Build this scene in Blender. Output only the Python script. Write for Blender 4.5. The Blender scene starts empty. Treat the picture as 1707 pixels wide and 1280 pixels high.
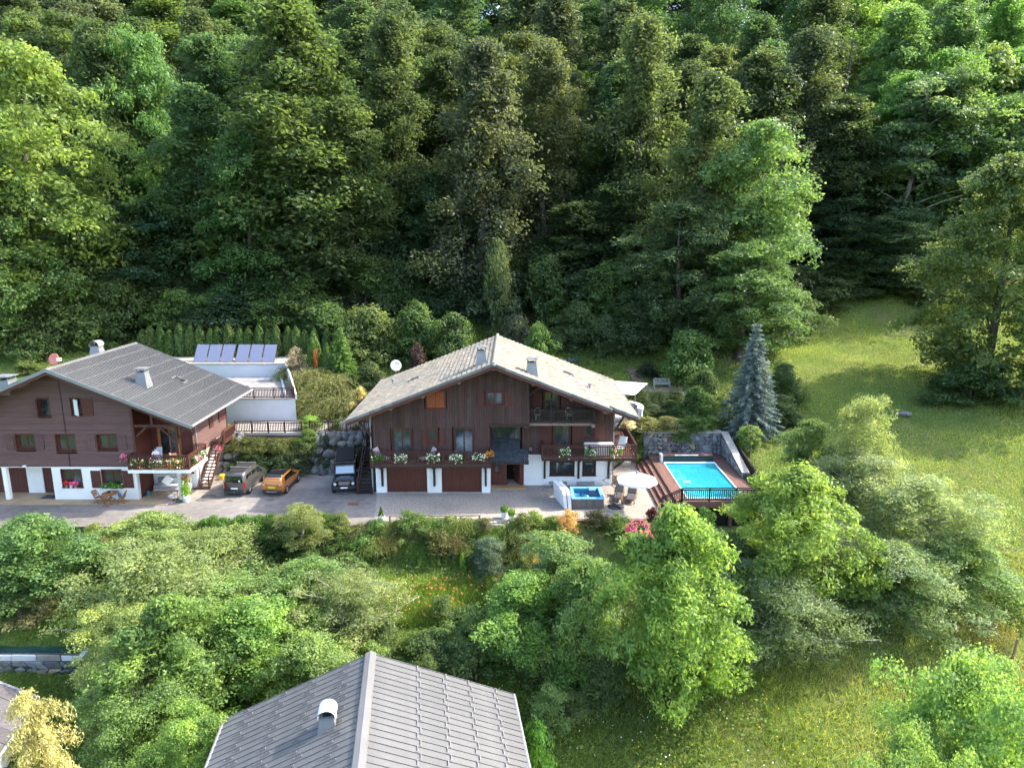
import bpy, bmesh, math, random
import numpy as np
from mathutils import Matrix, Vector

# ------------------------------------------------------------ camera, sky, sun, exposure
sc = bpy.context.scene
COL = sc.collection
R = math.radians
cd = bpy.data.cameras.new('camera'); cam = bpy.data.objects.new('camera', cd); COL.objects.link(cam)
cam.location = (0, 0, 20.0); cam.rotation_euler = (R(90 - 12.2), 0, 0)
cd.sensor_width = 36.0; cd.lens = 36.0 * 1170 / 1707.0
cd.clip_start = 0.5; cd.clip_end = 2000
sc.camera = cam
SUN = Vector((6.9, 1.75, 6.34)).normalized()          # towards the sun
SUN_EL = math.asin(SUN.z); SUN_ROT = math.atan2(SUN.x, SUN.y)
w = bpy.data.worlds.new('World'); sc.world = w; w.use_nodes = True
nt = w.node_tree; nt.nodes.clear()
wo = nt.nodes.new('ShaderNodeOutputWorld'); bg = nt.nodes.new('ShaderNodeBackground'); sky = nt.nodes.new('ShaderNodeTexSky')
sky.sky_type = 'NISHITA'; sky.sun_disc = False; sky.sun_elevation = SUN_EL; sky.sun_rotation = SUN_ROT
sky.altitude = 300; sky.air_density = 1.0; sky.dust_density = 3.0; sky.ozone_density = 1.0
bg.inputs['Strength'].default_value = 0.15
nt.links.new(sky.outputs[0], bg.inputs[0]); nt.links.new(bg.outputs[0], wo.inputs[0])
sd = bpy.data.lights.new('sun', 'SUN'); sun = bpy.data.objects.new('sun', sd); COL.objects.link(sun)
sd.energy = 2.05; sd.angle = R(0.53); sd.color = (1.0, 0.93, 0.80)
sun.rotation_euler = SUN.to_track_quat('Z', 'Y').to_euler(); sun.location = (60, 15, 60)
vs = sc.view_settings
vs.view_transform = 'Standard'; vs.look = 'None'; vs.gamma = 1.0; vs.use_curve_mapping = False; vs.exposure = 2.40
sc.cycles.max_bounces = 5; sc.cycles.diffuse_bounces = 2; sc.cycles.glossy_bounces = 2
sc.cycles.transmission_bounces = 3; sc.cycles.transparent_max_bounces = 4
sc.cycles.sample_clamp_indirect = 6.0; sc.cycles.use_adaptive_sampling = True; sc.cycles.adaptive_threshold = 0.05
sc.cycles.use_denoising = True; sc.cycles.denoiser = 'OPENIMAGEDENOISE'; sc.cycles.denoising_prefilter = 'NONE'
sc.cycles.caustics_reflective = False; sc.cycles.caustics_refractive = False

# ------------------------------------------------------------ helpers
random.seed(7)
OFF = {}                                              # empties whose parts are modelled in world metres

def tag(o, label=None, cat=None, group=None, kind=None):
    if label: o['label'] = label
    if cat: o['category'] = cat
    if group: o['group'] = group
    if kind: o['kind'] = kind
    return o

def thing(name, label, cat, loc=(0, 0, 0), rz=0.0, group=None, world=True):
    o = bpy.data.objects.new(name, None); COL.objects.link(o)
    o.location = loc; o.rotation_euler = (0, 0, rz); o.empty_display_size = .3
    if world and rz == 0: OFF[o.name] = Matrix.Translation(-Vector(loc))
    return tag(o, label, cat, group)

def link(o, parent=None):
    COL.objects.link(o)
    if parent is not None:
        o.parent = parent
        if parent.name in OFF: o.matrix_parent_inverse = OFF[parent.name]
    return o

def inst(name, mesh, parent=None, loc=(0, 0, 0), rot=(0, 0, 0), scale=(1, 1, 1)):
    o = bpy.data.objects.new(name, mesh); o.location = loc; o.rotation_euler = rot; o.scale = scale
    return link(o, parent)

def copy_tree(o, parent=None):
    c = o.copy(); COL.objects.link(c); c.parent = parent
    if parent is not None: c.matrix_parent_inverse = o.matrix_parent_inverse
    for ch in [q for q in o.children]: copy_tree(ch, c)
    return c

class MB:
    """collects shapes; build() links them as one mesh object"""
    def __init__(s): s.v = []; s.f = []; s.var = []
    def add(s, vs, fs, var=0.0):
        n = len(s.v); s.v += [tuple(p) for p in vs]; s.f += [tuple(i + n for i in f) for f in fs]; s.var += [var] * len(fs); return s
    def box(s, x0, x1, y0, y1, z0, z1, var=0.0):
        return s.add([(x0,y0,z0),(x1,y0,z0),(x1,y1,z0),(x0,y1,z0),(x0,y0,z1),(x1,y0,z1),(x1,y1,z1),(x0,y1,z1)],
            [(0,3,2,1),(4,5,6,7),(0,1,5,4),(1,2,6,5),(2,3,7,6),(3,0,4,7)], var)
    def rbox(s, x0, x1, y0, y1, z0, z1, b=.02, var=0.0):
        """box with chamfered vertical and top edges"""
        b = min(b, (x1-x0)*.45, (y1-y0)*.45, (z1-z0)*.9)
        def ring(i, z): return [(x0+i+b,y0+i,z),(x1-i-b,y0+i,z),(x1-i,y0+i+b,z),(x1-i,y1-i-b,z),(x1-i-b,y1-i,z),(x0+i+b,y1-i,z),(x0+i,y1-i-b,z),(x0+i,y0+i+b,z)]
        vs = ring(0,z0)+ring(0,z1-b)+ring(b*.8,z1)
        fs = [tuple(range(7,-1,-1)), tuple(range(16,24))]
        for k in (0,8):
            for i in range(8): fs.append((k+i,k+(i+1)%8,k+8+(i+1)%8,k+8+i))
        return s.add(vs, fs, var)
    def bar(s, p0, p1, wd, ht=None, up=(0,0,1), var=0.0):
        """rectangular beam from p0 to p1"""
        ht = ht or wd
        p0 = Vector(p0); p1 = Vector(p1); d = (p1-p0).normalized(); u = Vector(up)
        if abs(d.dot(u)) > .98: u = Vector((0,1,0))
        a = d.cross(u).normalized(); b = a.cross(d).normalized()
        a *= wd/2; b *= ht/2
        vs = [p0-a-b,p0+a-b,p0+a+b,p0-a+b,p1-a-b,p1+a-b,p1+a+b,p1-a+b]
        return s.add(vs, [(0,3,2,1),(4,5,6,7),(0,1,5,4),(1,2,6,5),(2,3,7,6),(3,0,4,7)], var)
    def tube(s, p0, p1, r0, r1=None, n=8, caps=True, var=0.0):
        r1 = r0 if r1 is None else r1
        p0 = Vector(p0); p1 = Vector(p1); d = (p1-p0).normalized()
        a = d.orthogonal().normalized(); b = d.cross(a)
        vs = []
        for p, r in ((p0,r0),(p1,r1)):
            for i in range(n):
                t = 2*math.pi*i/n; vs.append(p+a*math.cos(t)*r+b*math.sin(t)*r)
        fs = [(i,(i+1)%n,n+(i+1)%n,n+i) for i in range(n)]
        if caps: fs += [tuple(range(n-1,-1,-1)), tuple(range(n,2*n))]
        return s.add(vs, fs, var)
    def path(s, pts, rs, n=6, var=0.0):
        pts = [Vector(p) for p in pts]; vs = []; m = len(pts)
        a = None
        for k, p in enumerate(pts):
            d = (pts[min(k+1,m-1)]-pts[max(k-1,0)]).normalized()
            if a is None: a = d.orthogonal().normalized()
            a = (a - d*a.dot(d)).normalized(); b = d.cross(a)
            r = rs[k] if hasattr(rs,'__len__') else rs
            for i in range(n):
                t = 2*math.pi*i/n; vs.append(p+a*math.cos(t)*r+b*math.sin(t)*r)
        fs = [(k*n+i,k*n+(i+1)%n,(k+1)*n+(i+1)%n,(k+1)*n+i) for k in range(m-1) for i in range(n)]
        fs += [tuple(range(n-1,-1,-1)), tuple(range((m-1)*n,m*n))]
        return s.add(vs, fs, var)
    def lathe(s, c, prof, n=16, var=0.0):
        c = Vector(c); vs = []; m = len(prof)
        for r, z in prof:
            for i in range(n):
                t = 2*math.pi*i/n; vs.append(c+Vector((math.cos(t)*r, math.sin(t)*r, z)))
        fs = [(k*n+i,k*n+(i+1)%n,(k+1)*n+(i+1)%n,(k+1)*n+i) for k in range(m-1) for i in range(n)]
        fs += [tuple(range(n-1,-1,-1)), tuple(range((m-1)*n,m*n))]
        return s.add(vs, fs, var)
    def prism(s, poly, d, var=0.0):
        """polygon (3-D points) pushed along d"""
        d = Vector(d); a = [Vector(p) for p in poly]; n = len(a)
        nrm = Vector((0,0,0))
        for i in range(n): nrm += a[i].cross(a[(i+1)%n])
        if nrm.dot(d) > 0: a = a[::-1]
        vs = a+[p+d for p in a]
        return s.add(vs, [tuple(range(n)), tuple(range(2*n-1,n-1,-1))]+[((i+1)%n,i,n+i,n+(i+1)%n) for i in range(n)], var)
    def mesh(s, name, mat, smooth=False):
        me = bpy.data.meshes.new(name); me.from_pydata(s.v, [], s.f)
        if any(s.var):
            at = me.attributes.new('var', 'FLOAT', 'FACE'); at.data.foreach_set('value', s.var)
        if mat is not None: me.materials.append(mat)
        if smooth: me.polygons.foreach_set('use_smooth', [True]*len(me.polygons))
        me.update(); return me
    def build(s, name, mat, parent=None, smooth=False):
        return link(bpy.data.objects.new(name, s.mesh(name, mat, smooth)), parent)

def box(name, mat, parent, *a): return MB().box(*a).build(name, mat, parent)

# ------------------------------------------------------------ materials
def ramp(n, v, lo, hi):
    m = n.new('ShaderNodeMapRange'); m.inputs['To Min'].default_value = lo; m.inputs['To Max'].default_value = hi
    return m
def pm(name, col, rough=.65, var=.15, scale=2.5, orand=0.0, attr=0.0, bump=0.0, bscale=None, stretch=(1,1,1), metal=0.0, spec=.4, col2=None, c2scale=.5, c2lo=.45, c2hi=.65, coat=0.0, trans=0.0):
    m = bpy.data.materials.new(name); m.use_nodes = True
    t = m.node_tree; n = t.nodes; L = t.links; b = n['Principled BSDF']
    b.inputs['Roughness'].default_value = rough; b.inputs['Metallic'].default_value = metal
    b.inputs['Specular IOR Level'].default_value = spec; b.inputs['Coat Weight'].default_value = coat
    tc = n.new('ShaderNodeTexCoord'); mp = n.new('ShaderNodeMapping'); mp.inputs['Scale'].default_value = stretch
    L.new(tc.outputs['Object'], mp.inputs[0])
    nz = n.new('ShaderNodeTexNoise'); nz.inputs['Scale'].default_value = scale; nz.inputs['Detail'].default_value = 6; nz.inputs['Roughness'].default_value = .65
    L.new(mp.outputs[0], nz.inputs['Vector'])
    r1 = ramp(n, 0, 1-var*1.8, 1+var*1.8); r1.inputs['From Min'].default_value = .2; r1.inputs['From Max'].default_value = .8
    L.new(nz.outputs['Fac'], r1.inputs[0]); val = r1.outputs[0]
    def mul(a, c):
        q = n.new('ShaderNodeMath'); q.operation = 'MULTIPLY'; L.new(a, q.inputs[0]); L.new(c, q.inputs[1]); return q.outputs[0]
    if orand:
        oi = n.new('ShaderNodeObjectInfo'); r2 = ramp(n, 0, 1-orand, 1+orand); L.new(oi.outputs['Random'], r2.inputs[0]); val = mul(val, r2.outputs[0])
    if attr:
        at = n.new('ShaderNodeAttribute'); at.attribute_name = 'var'; r3 = ramp(n, 0, 1-attr, 1+attr); r3.inputs['From Min'].default_value = -1
        L.new(at.outputs['Fac'], r3.inputs[0]); val = mul(val, r3.outputs[0])
    cc = None
    if col2 is not None:
        n2 = n.new('ShaderNodeTexNoise'); n2.inputs['Scale'].default_value = c2scale; n2.inputs['Detail'].default_value = 5; L.new(mp.outputs[0], n2.inputs['Vector'])
        rr = ramp(n, 0, 0, 1); rr.inputs['From Min'].default_value = c2lo; rr.inputs['From Max'].default_value = c2hi; L.new(n2.outputs['Fac'], rr.inputs[0])
        mx = n.new('ShaderNodeMix'); mx.data_type = 'RGBA'; mx.inputs[6].default_value = (*col,1); mx.inputs[7].default_value = (*col2,1)
        L.new(rr.outputs[0], mx.inputs[0]); cc = mx.outputs[2]
    sv = n.new('ShaderNodeVectorMath'); sv.operation = 'SCALE'; sv.inputs[0].default_value = col
    if cc: L.new(cc, sv.inputs[0])
    L.new(val, sv.inputs['Scale']); L.new(sv.outputs[0], b.inputs['Base Color'])
    if bump:
        nb = n.new('ShaderNodeTexNoise'); nb.inputs['Scale'].default_value = bscale or scale*4; nb.inputs['Detail'].default_value = 4; L.new(mp.outputs[0], nb.inputs['Vector'])
        bp = n.new('ShaderNodeBump'); bp.inputs['Strength'].default_value = min(1, bump); bp.inputs['Distance'].default_value = .03; L.new(nb.outputs['Fac'], bp.inputs['Height']); L.new(bp.outputs[0], b.inputs['Normal'])
    return m

M = {}
M['clad'] = pm('weathered_brown_cladding', (.060,.029,.025), .8, .20, 1.6, orand=.18, stretch=(6,6,.7), bump=.25, col2=(.075,.048,.042), c2scale=.35, c2lo=.4, c2hi=.7)
M['clad2'] = pm('brown_log_siding', (.108,.060,.054), .78, .18, 1.4, orand=.12, stretch=(.7,.7,7), bump=.25)
M['dark'] = pm('dark_brown_timber', (.034,.016,.013), .6, .2, 2, orand=.12, bump=.15)
M['red'] = pm('red_brown_stain', (.080,.024,.017), .6, .18, 2, orand=.16, stretch=(5,5,.8), bump=.12)
M['rail'] = pm('stained_rail_wood', (.062,.022,.016), .58, .2, 2, orand=.15)
M['orange'] = pm('fresh_orange_stain', (.24,.062,.020), .5, .15, 2, stretch=(5,5,.8))
M['white'] = pm('white_render', (.78,.78,.76), .9, .04, .8, bump=.15, bscale=18, col2=(.70,.70,.67), c2scale=.3)
M['greywall'] = pm('pale_grey_render', (.50,.52,.55), .9, .05, .7, bump=.1, bscale=14)
M['purlin'] = pm('weathered_purlin_end', (.20,.15,.12), .8, .15, 4)
M['tile'] = pm('pale_concrete_tile', (.222,.196,.150), .85, .18, 1.2, attr=.30, bump=.2, bscale=22, col2=(.165,.158,.145), c2scale=.28, c2lo=.45, c2hi=.72)
M['verge'] = pm('grey_verge_tile', (.13,.14,.13), .85, .2, 3, orand=.3)
M['slate'] = pm('blue_grey_slate', (.040,.050,.058), .6, .2, 3, attr=.25)
M['sheet'] = pm('grey_roof_sheet', (.150,.146,.139), .45, .07, .5, attr=.06, metal=.1, spec=.5)
M['sheet2'] = pm('dark_grey_standing_seam', (.118,.117,.114), .45, .14, .8, orand=.04, metal=.15, spec=.5)
M['clip'] = pm('galvanised_clip', (.20,.20,.195), .5, .1, 3, metal=.2)
M['zinc'] = pm('grey_zinc_sheet', (.21,.225,.235), .45, .1, 1.5, metal=.3)
M['zincl'] = pm('light_zinc_gutter', (.28,.28,.28), .4, .08, 2, metal=.3)
M['asphalt'] = pm('worn_asphalt', (.145,.131,.119), .95, .2, 1.6, bump=.3, bscale=30, col2=(.225,.203,.182), c2scale=.16, c2lo=.42, c2hi=.62)
M['gravel'] = pm('pale_gravel', (.285,.252,.213), .95, .5, 9, bump=.9, bscale=16, col2=(.215,.195,.17), c2scale=.25, c2lo=.5, c2hi=.7)
M['pave'] = pm('sandstone_tile', (.34,.25,.15), .8, .14, 1.4, orand=.10)
M['deck'] = pm('brown_deck_board', (.165,.085,.064), .65, .14, 2, orand=.1, attr=.14, stretch=(3,.5,3))
M['stone'] = pm('grey_wall_stone', (.20,.205,.215), .85, .25, 3, orand=.40, bump=.5, bscale=9)
M['stonew'] = pm('ochre_wall_stone', (.36,.29,.20), .85, .2, 3, orand=.2, bump=.5, bscale=9)
M['boulder'] = pm('grey_boulder', (.115,.112,.112), .9, .45, 2.2, orand=.35, bump=.8, bscale=5, col2=(.11,.11,.09), c2scale=.8)
M['mortar'] = pm('dark_mortar', (.09,.09,.09), .95, .25, 3, bump=.4)
M['cope'] = pm('wall_coping', (.34,.31,.27), .9, .2, 2, bump=.3)
M['black'] = pm('black_paint', (.012,.012,.013), .5, .1, 3)
M['railb'] = pm('black_brown_rail', (.022,.016,.014), .5, .1, 3)
M['soil'] = pm('brown_soil', (.10,.065,.045), .95, .3, 3, bump=.6)
M['pot'] = pm('white_pot', (.62,.66,.68), .55, .06, 2)
M['terra'] = pm('terracotta', (.36,.17,.09), .8, .12, 4)
M['teak'] = pm('teak_furniture', (.26,.115,.045), .55, .2, 4, orand=.12)
M['fabric'] = pm('white_fabric', (.84,.83,.80), .9, .03, 2)
M['cush'] = pm('charcoal_cushion', (.055,.055,.062), .9, .15, 5, bump=.2)
M['cushp'] = pm('pale_mauve_cushion', (.50,.42,.44), .9, .08, 3)
M['cushb'] = pm('grey_blue_cushion', (.46,.48,.55), .9, .08, 3)
M['metal'] = pm('grey_metal', (.22,.23,.24), .4, .08, 3, metal=.5)
M['greybench'] = pm('grey_slats', (.26,.28,.30), .6, .1, 3)
M['garden'] = pm('silvered_teak', (.36,.35,.33), .75, .12, 3)
M['wicker'] = pm('taupe_tub_cladding', (.135,.115,.098), .6, .15, 3, attr=.12)
M['tubc'] = pm('pale_vinyl_cover', (.62,.65,.68), .5, .06, 2)
M['tubs'] = pm('blue_acrylic', (.16,.45,.68), .25, .05, 1.5, coat=.4)
M['liner'] = pm('pale_blue_liner', (.28,.94,.98), .6, .04, .6)
M['liner2'] = pm('white_liner_step', (.62,.82,.86), .6, .03, .6)
M['plastic'] = pm('white_plastic', (.78,.79,.79), .4, .04, 2)
M['cover'] = pm('dark_cover_slats', (.022,.040,.045), .4, .1, 2, attr=.3)
M['bark'] = pm('grey_brown_bark', (.085,.068,.055), .95, .3, 2, stretch=(3,3,.6), bump=.8, bscale=6, orand=.25)
M['birch'] = pm('pale_grey_bark', (.30,.28,.255), .9, .3, 2, stretch=(2,2,.6), bump=.5)
M['rust'] = pm('rusty_iron', (.17,.075,.05), .8, .2, 6)
M['plate'] = pm('pale_plate', (.75,.76,.76), .5, .02, 2)
M['yplate'] = pm('yellow_plate', (.80,.56,.03), .5, .02, 2)
M['carg'] = pm('grey_car_paint', (.085,.080,.077), .30, .03, 2, metal=.45, coat=.8)
M['caro'] = pm('orange_car_paint', (.40,.145,.022), .3, .03, 2, metal=.25, coat=.9)
M['cark'] = pm('black_car_paint', (.008,.008,.009), .25, .03, 2, coat=.9)
M['tyre'] = pm('tyre_rubber', (.018,.018,.019), .85, .1, 6)
M['rim'] = pm('alloy_rim', (.42,.43,.44), .35, .05, 4, metal=.7)
M['trim'] = pm('black_plastic_trim', (.025,.025,.027), .6, .1, 4)
M['redl'] = pm('red_lamp_lens', (.40,.012,.02), .2, .05, 4, coat=.6)
M['lamp'] = pm('clear_lamp_lens', (.62,.66,.70), .15, .05, 4, coat=.6)
M['tent'] = pm('black_tent_fabric', (.014,.014,.014), .9, .2, 5, bump=.3)
M['skin'] = pm('skin', (.52,.30,.22), .6, .05, 3)
M['hair'] = pm('dark_hair', (.025,.016,.012), .6, .2, 9)
M['denim'] = pm('dark_trousers', (.05,.06,.09), .9, .1, 5)
M['dishr'] = pm('salmon_dish', (.62,.19,.14), .5, .05, 2)
M['dishg'] = pm('pale_grey_dish', (.55,.55,.53), .55, .06, 2)
M['tarp'] = pm('teal_tarp', (.018,.062,.055), .6, .2, 2)
M['log'] = pm('cut_firewood', (.30,.17,.09), .85, .25, 5, orand=.25)
M['mat'] = pm('coir_mat', (.40,.19,.06), .95, .15, 8, bump=.3)
M['dirt'] = pm('dry_path', (.25,.19,.13), .95, .3, 2, bump=.6)
M['flw'] = pm('white_petals', (.80,.79,.76), .8, .05, 3)
M['flp'] = pm('pink_petals', (.62,.10,.28), .8, .15, 3, attr=.3)
M['flr'] = pm('red_petals', (.60,.035,.04), .8, .1, 3)
M['flo'] = pm('orange_petals', (.68,.17,.03), .8, .15, 3, attr=.2)
M['yellow'] = pm('yellow_plastic', (.75,.42,.02), .5, .05, 3)

def glass_mat(name, tint, spec=.9, ior=2.0, rough=.03):
    m = bpy.data.materials.new(name); m.use_nodes = True; b = m.node_tree.nodes['Principled BSDF']
    b.inputs['Base Color'].default_value = (*tint,1); b.inputs['Roughness'].default_value = rough
    b.inputs['IOR'].default_value = ior; b.inputs['Specular IOR Level'].default_value = spec; return m
M['pane'] = pm('window_glass', (.022,.030,.034), .04, .3, .9, orand=.5, spec=.75, col2=(.10,.12,.13), c2scale=.55, c2lo=.48, c2hi=.62)  # opaque: dark rooms and pale cloud reflections are put into the colour
M['carglass'] = glass_mat('car_glass', (.008,.010,.012), ior=1.8)
M['screen'] = glass_mat('windscreen_glass', (.10,.16,.22), ior=2.0)
M['solar'] = glass_mat('solar_collector_glass', (.13,.14,.205), ior=1.7, rough=.15)
M['interior'] = pm('dark_interior', (.008,.007,.007), .9, .1, 2)

def water_mat(name, tint, bumpd=.02, scale=1.4, murk=0.0, mcol=(.1,.7,.8)):
    m = bpy.data.materials.new(name); m.use_nodes = True; t = m.node_tree; n = t.nodes; L = t.links; n.clear()
    o = n.new('ShaderNodeOutputMaterial'); mx = n.new('ShaderNodeMixShader'); tr = n.new('ShaderNodeBsdfTransparent'); gl = n.new('ShaderNodeBsdfGlossy'); fr = n.new('ShaderNodeFresnel')
    tr.inputs[0].default_value = (*tint,1); gl.inputs['Roughness'].default_value = .04; fr.inputs['IOR'].default_value = 1.33
    nz = n.new('ShaderNodeTexNoise'); nz.inputs['Scale'].default_value = scale; nz.inputs['Detail'].default_value = 3
    tc = n.new('ShaderNodeTexCoord'); L.new(tc.outputs['Object'], nz.inputs['Vector'])
    bp = n.new('ShaderNodeBump'); bp.inputs['Distance'].default_value = bumpd; L.new(nz.outputs['Fac'], bp.inputs['Height']); L.new(bp.outputs[0], gl.inputs['Normal']); L.new(bp.outputs[0], fr.inputs['Normal'])
    df = n.new('ShaderNodeBsdfDiffuse'); df.inputs[0].default_value = (*mcol,1); mm = n.new('ShaderNodeMixShader'); mm.inputs[0].default_value = murk; L.new(tr.outputs[0], mm.inputs[1]); L.new(df.outputs[0], mm.inputs[2])
    L.new(fr.outputs[0], mx.inputs[0]); L.new(mm.outputs[0], mx.inputs[1]); L.new(gl.outputs[0], mx.inputs[2]); L.new(mx.outputs[0], o.inputs[0]); return m
M['water'] = water_mat('pool_water', (.80,1.0,1.0), .03, 1.1, .55, (.035,.40,.48)); M['tubw'] = water_mat('tub_water', (.70,.90,.97), .05, 3)

def leaf_mat(name, trans=.50, rough=.5, spec=.25, hue=1.0):
    """foliage: the object's own colour, varied leaf by leaf and bough by bough"""
    m = bpy.data.materials.new(name); m.use_nodes = True; t = m.node_tree; n = t.nodes; L = t.links
    b = n['Principled BSDF']; out = n['Material Output']
    oi = n.new('ShaderNodeObjectInfo'); at = n.new('ShaderNodeAttribute'); at.attribute_name = 'var'
    r = ramp(n,0,.90,2.1); r.inputs['From Min'].default_value = -1; L.new(at.outputs['Fac'], r.inputs[0])
    warm = n.new('ShaderNodeMix'); warm.data_type = 'RGBA'; warm.blend_type = 'MULTIPLY'; warm.inputs[7].default_value = (1.22,1.03,.80,1)
    rw = ramp(n,0,0,hue); rw.inputs['From Min'].default_value = -.2; L.new(at.outputs['Fac'], rw.inputs[0]); L.new(rw.outputs[0], warm.inputs[0]); L.new(oi.outputs['Color'], warm.inputs[6])
    sv = n.new('ShaderNodeVectorMath'); sv.operation = 'SCALE'; L.new(warm.outputs[2], sv.inputs[0]); L.new(r.outputs[0], sv.inputs['Scale'])
    L.new(sv.outputs[0], b.inputs['Base Color']); b.inputs['Roughness'].default_value = rough; b.inputs['Specular IOR Level'].default_value = spec
    tl = n.new('ShaderNodeBsdfTranslucent'); s2 = n.new('ShaderNodeVectorMath'); s2.operation = 'MULTIPLY'; s2.inputs[1].default_value = (1.5,1.48,.80)
    L.new(sv.outputs[0], s2.inputs[0]); L.new(s2.outputs[0], tl.inputs[0])
    mx = n.new('ShaderNodeMixShader'); mx.inputs[0].default_value = trans; L.new(b.outputs[0], mx.inputs[1]); L.new(tl.outputs[0], mx.inputs[2]); L.new(mx.outputs[0], out.inputs[0])
    return m
M['leaf'] = leaf_mat('broad_leaves'); M['needle'] = leaf_mat('needles', .15, .6, .15, .5); M['petal'] = leaf_mat('petals', .3, .7, .1, .3)

def ground_mat():
    m = bpy.data.materials.new('hillside_ground'); m.use_nodes = True; t = m.node_tree; n = t.nodes; L = t.links; b = n['Principled BSDF']
    b.inputs['Roughness'].default_value = .95; b.inputs['Specular IOR Level'].default_value = .1
    tc = n.new('ShaderNodeTexCoord')
    def noise(s, d=6, st=None):
        z = n.new('ShaderNodeTexNoise'); z.inputs['Scale'].default_value = s; z.inputs['Detail'].default_value = d; z.inputs['Roughness'].default_value = .7
        if st:
            mp = n.new('ShaderNodeMapping'); mp.inputs['Scale'].default_value = st; L.new(tc.outputs['Object'], mp.inputs[0]); L.new(mp.outputs[0], z.inputs['Vector'])
        else: L.new(tc.outputs['Object'], z.inputs['Vector'])
        return z.outputs['Fac']
    def mix(f, a, bb, lo, hi):
        r = ramp(n,0,0,1); r.inputs['From Min'].default_value = lo; r.inputs['From Max'].default_value = hi; L.new(f, r.inputs[0])
        x = n.new('ShaderNodeMix'); x.data_type = 'RGBA'; L.new(r.outputs[0], x.inputs[0])
        for i, c in ((6,a),(7,bb)):
            if isinstance(c, tuple): x.inputs[i].default_value = (*c,1)
            else: L.new(c, x.inputs[i])
        return x.outputs[2]
    c = mix(noise(.9), (.085,.138,.030), (.150,.195,.046), .35, .65)
    c = mix(noise(.11,7,(1,1.6,1)), c, (.215,.195,.100), .50, .70)
    c = mix(noise(.05,5), c, (.105,.155,.030), .5, .62)
    c = mix(noise(5.0,4), c, (.045,.070,.016), .52, .72)
    at = n.new('ShaderNodeAttribute'); at.attribute_name = 'litter'
    c = mix(at.outputs['Fac'], c, (.050,.040,.026), 0, 1)
    L.new(c, b.inputs['Base Color'])
    bp = n.new('ShaderNodeBump'); bp.inputs['Distance'].default_value = .12; bp.inputs['Strength'].default_value = .9; L.new(noise(7,5), bp.inputs['Height']); L.new(bp.outputs[0], b.inputs['Normal'])
    return m
M['ground'] = ground_mat()
# ------------------------------------------------------------ the land
def sm(a, b, x):
    t = np.clip((x-a)/(b-a), 0, 1); return t*t*(3-2*t)
def vnoise(X, Y, s, seed=0):
    """smooth value noise, vectorised"""
    rg = np.random.default_rng(seed); T = rg.random((64,64))*2-1
    x = np.asarray(X)/s; y = np.asarray(Y)/s; xi = np.floor(x).astype(int); yi = np.floor(y).astype(int); fx = x-xi; fy = y-yi
    fx = fx*fx*(3-2*fx); fy = fy*fy*(3-2*fy)
    g = lambda a, b: T[a % 64, b % 64]
    return (g(xi,yi)*(1-fx)+g(xi+1,yi)*fx)*(1-fy)+(g(xi,yi+1)*(1-fx)+g(xi+1,yi+1)*fx)*fy
def H(X, Y, rough=True):
    X = np.asarray(X, float); Y = np.asarray(Y, float)
    fr = np.maximum(-2.2-.28*(44.4-Y), -22)
    Z = np.where(Y < 44.4, fr, -2.2*(1-sm(44.4,46.1,Y)))
    Z = Z - .12*sm(45.5,46.3,Y)*(1-sm(58,62,Y))
    Yb = np.interp(X, [-80,-25.6,-25.4,-11.2,-10.8,9.5,11,14,20], [58,58,56.3,56.3,62,62,60,59.8,59.8])
    slope = .30-.08*sm(-18,-8,X)
    U = 2.85+np.maximum(0,Y-63)*slope
    Z = Z+sm(Yb,Yb+2.4,Y)*U
    Mw = np.where(Y > 46, 1.3+.22*(Y-55), np.maximum(-.68-.33*(46-Y), -22))
    w = np.where(Y > 47.5, sm(18.5,20.2,X), sm(13,24,X))
    w = np.where(Y > 59.5, sm(14,30,X), w)
    Z = Z*(1-w)+Mw*w
    pit = ((X > 10.6) & (X < 18.6) & (Y > 47.9) & (Y < 59.7))
    Z = np.where(pit, np.minimum(Z,-1.3), Z)
    fro = sm(10.2,11.6,X)*(1-sm(19,21.5,X))*sm(43,45,Y)*(1-sm(47.9,48.3,Y))
    Z = Z*(1-fro)+np.minimum(Z,-1.35)*fro
    blk = (X > -41) & (X < -19.6-(Y-63)*.40) & (Y > 62.6) & (Y < 73.2); Z = np.where(blk, np.minimum(Z,4.5), Z)
    Z = np.where((X > -42) & (X < -23.6) & (Y > 72.4) & (Y < 77.2), np.minimum(Z,6.1), Z)
    Z = Z+.30*np.maximum(0,Y-84-6*vnoise(X,Y,25,3))*sm(78,92,Y)
    Z = Z-1.5*(1-sm(37.3,38.0,Y))*sm(33,35,Y)*(1-sm(-25.5,-23.5,X))
    Z = np.where(Y > 220, Z-.45*(Y-220), Z)
    if rough:
        k = np.where((Y > 44.8) & (Y < 62) & (X < 19.5), 0, 1)
        Z = Z+k*(.35*vnoise(X,Y,9,5)+.12*vnoise(X,Y,2.7,6))*np.where(Y > 100, 2.5, 1)
    return Z
def h1(x, y): return float(H(x, y))

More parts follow.
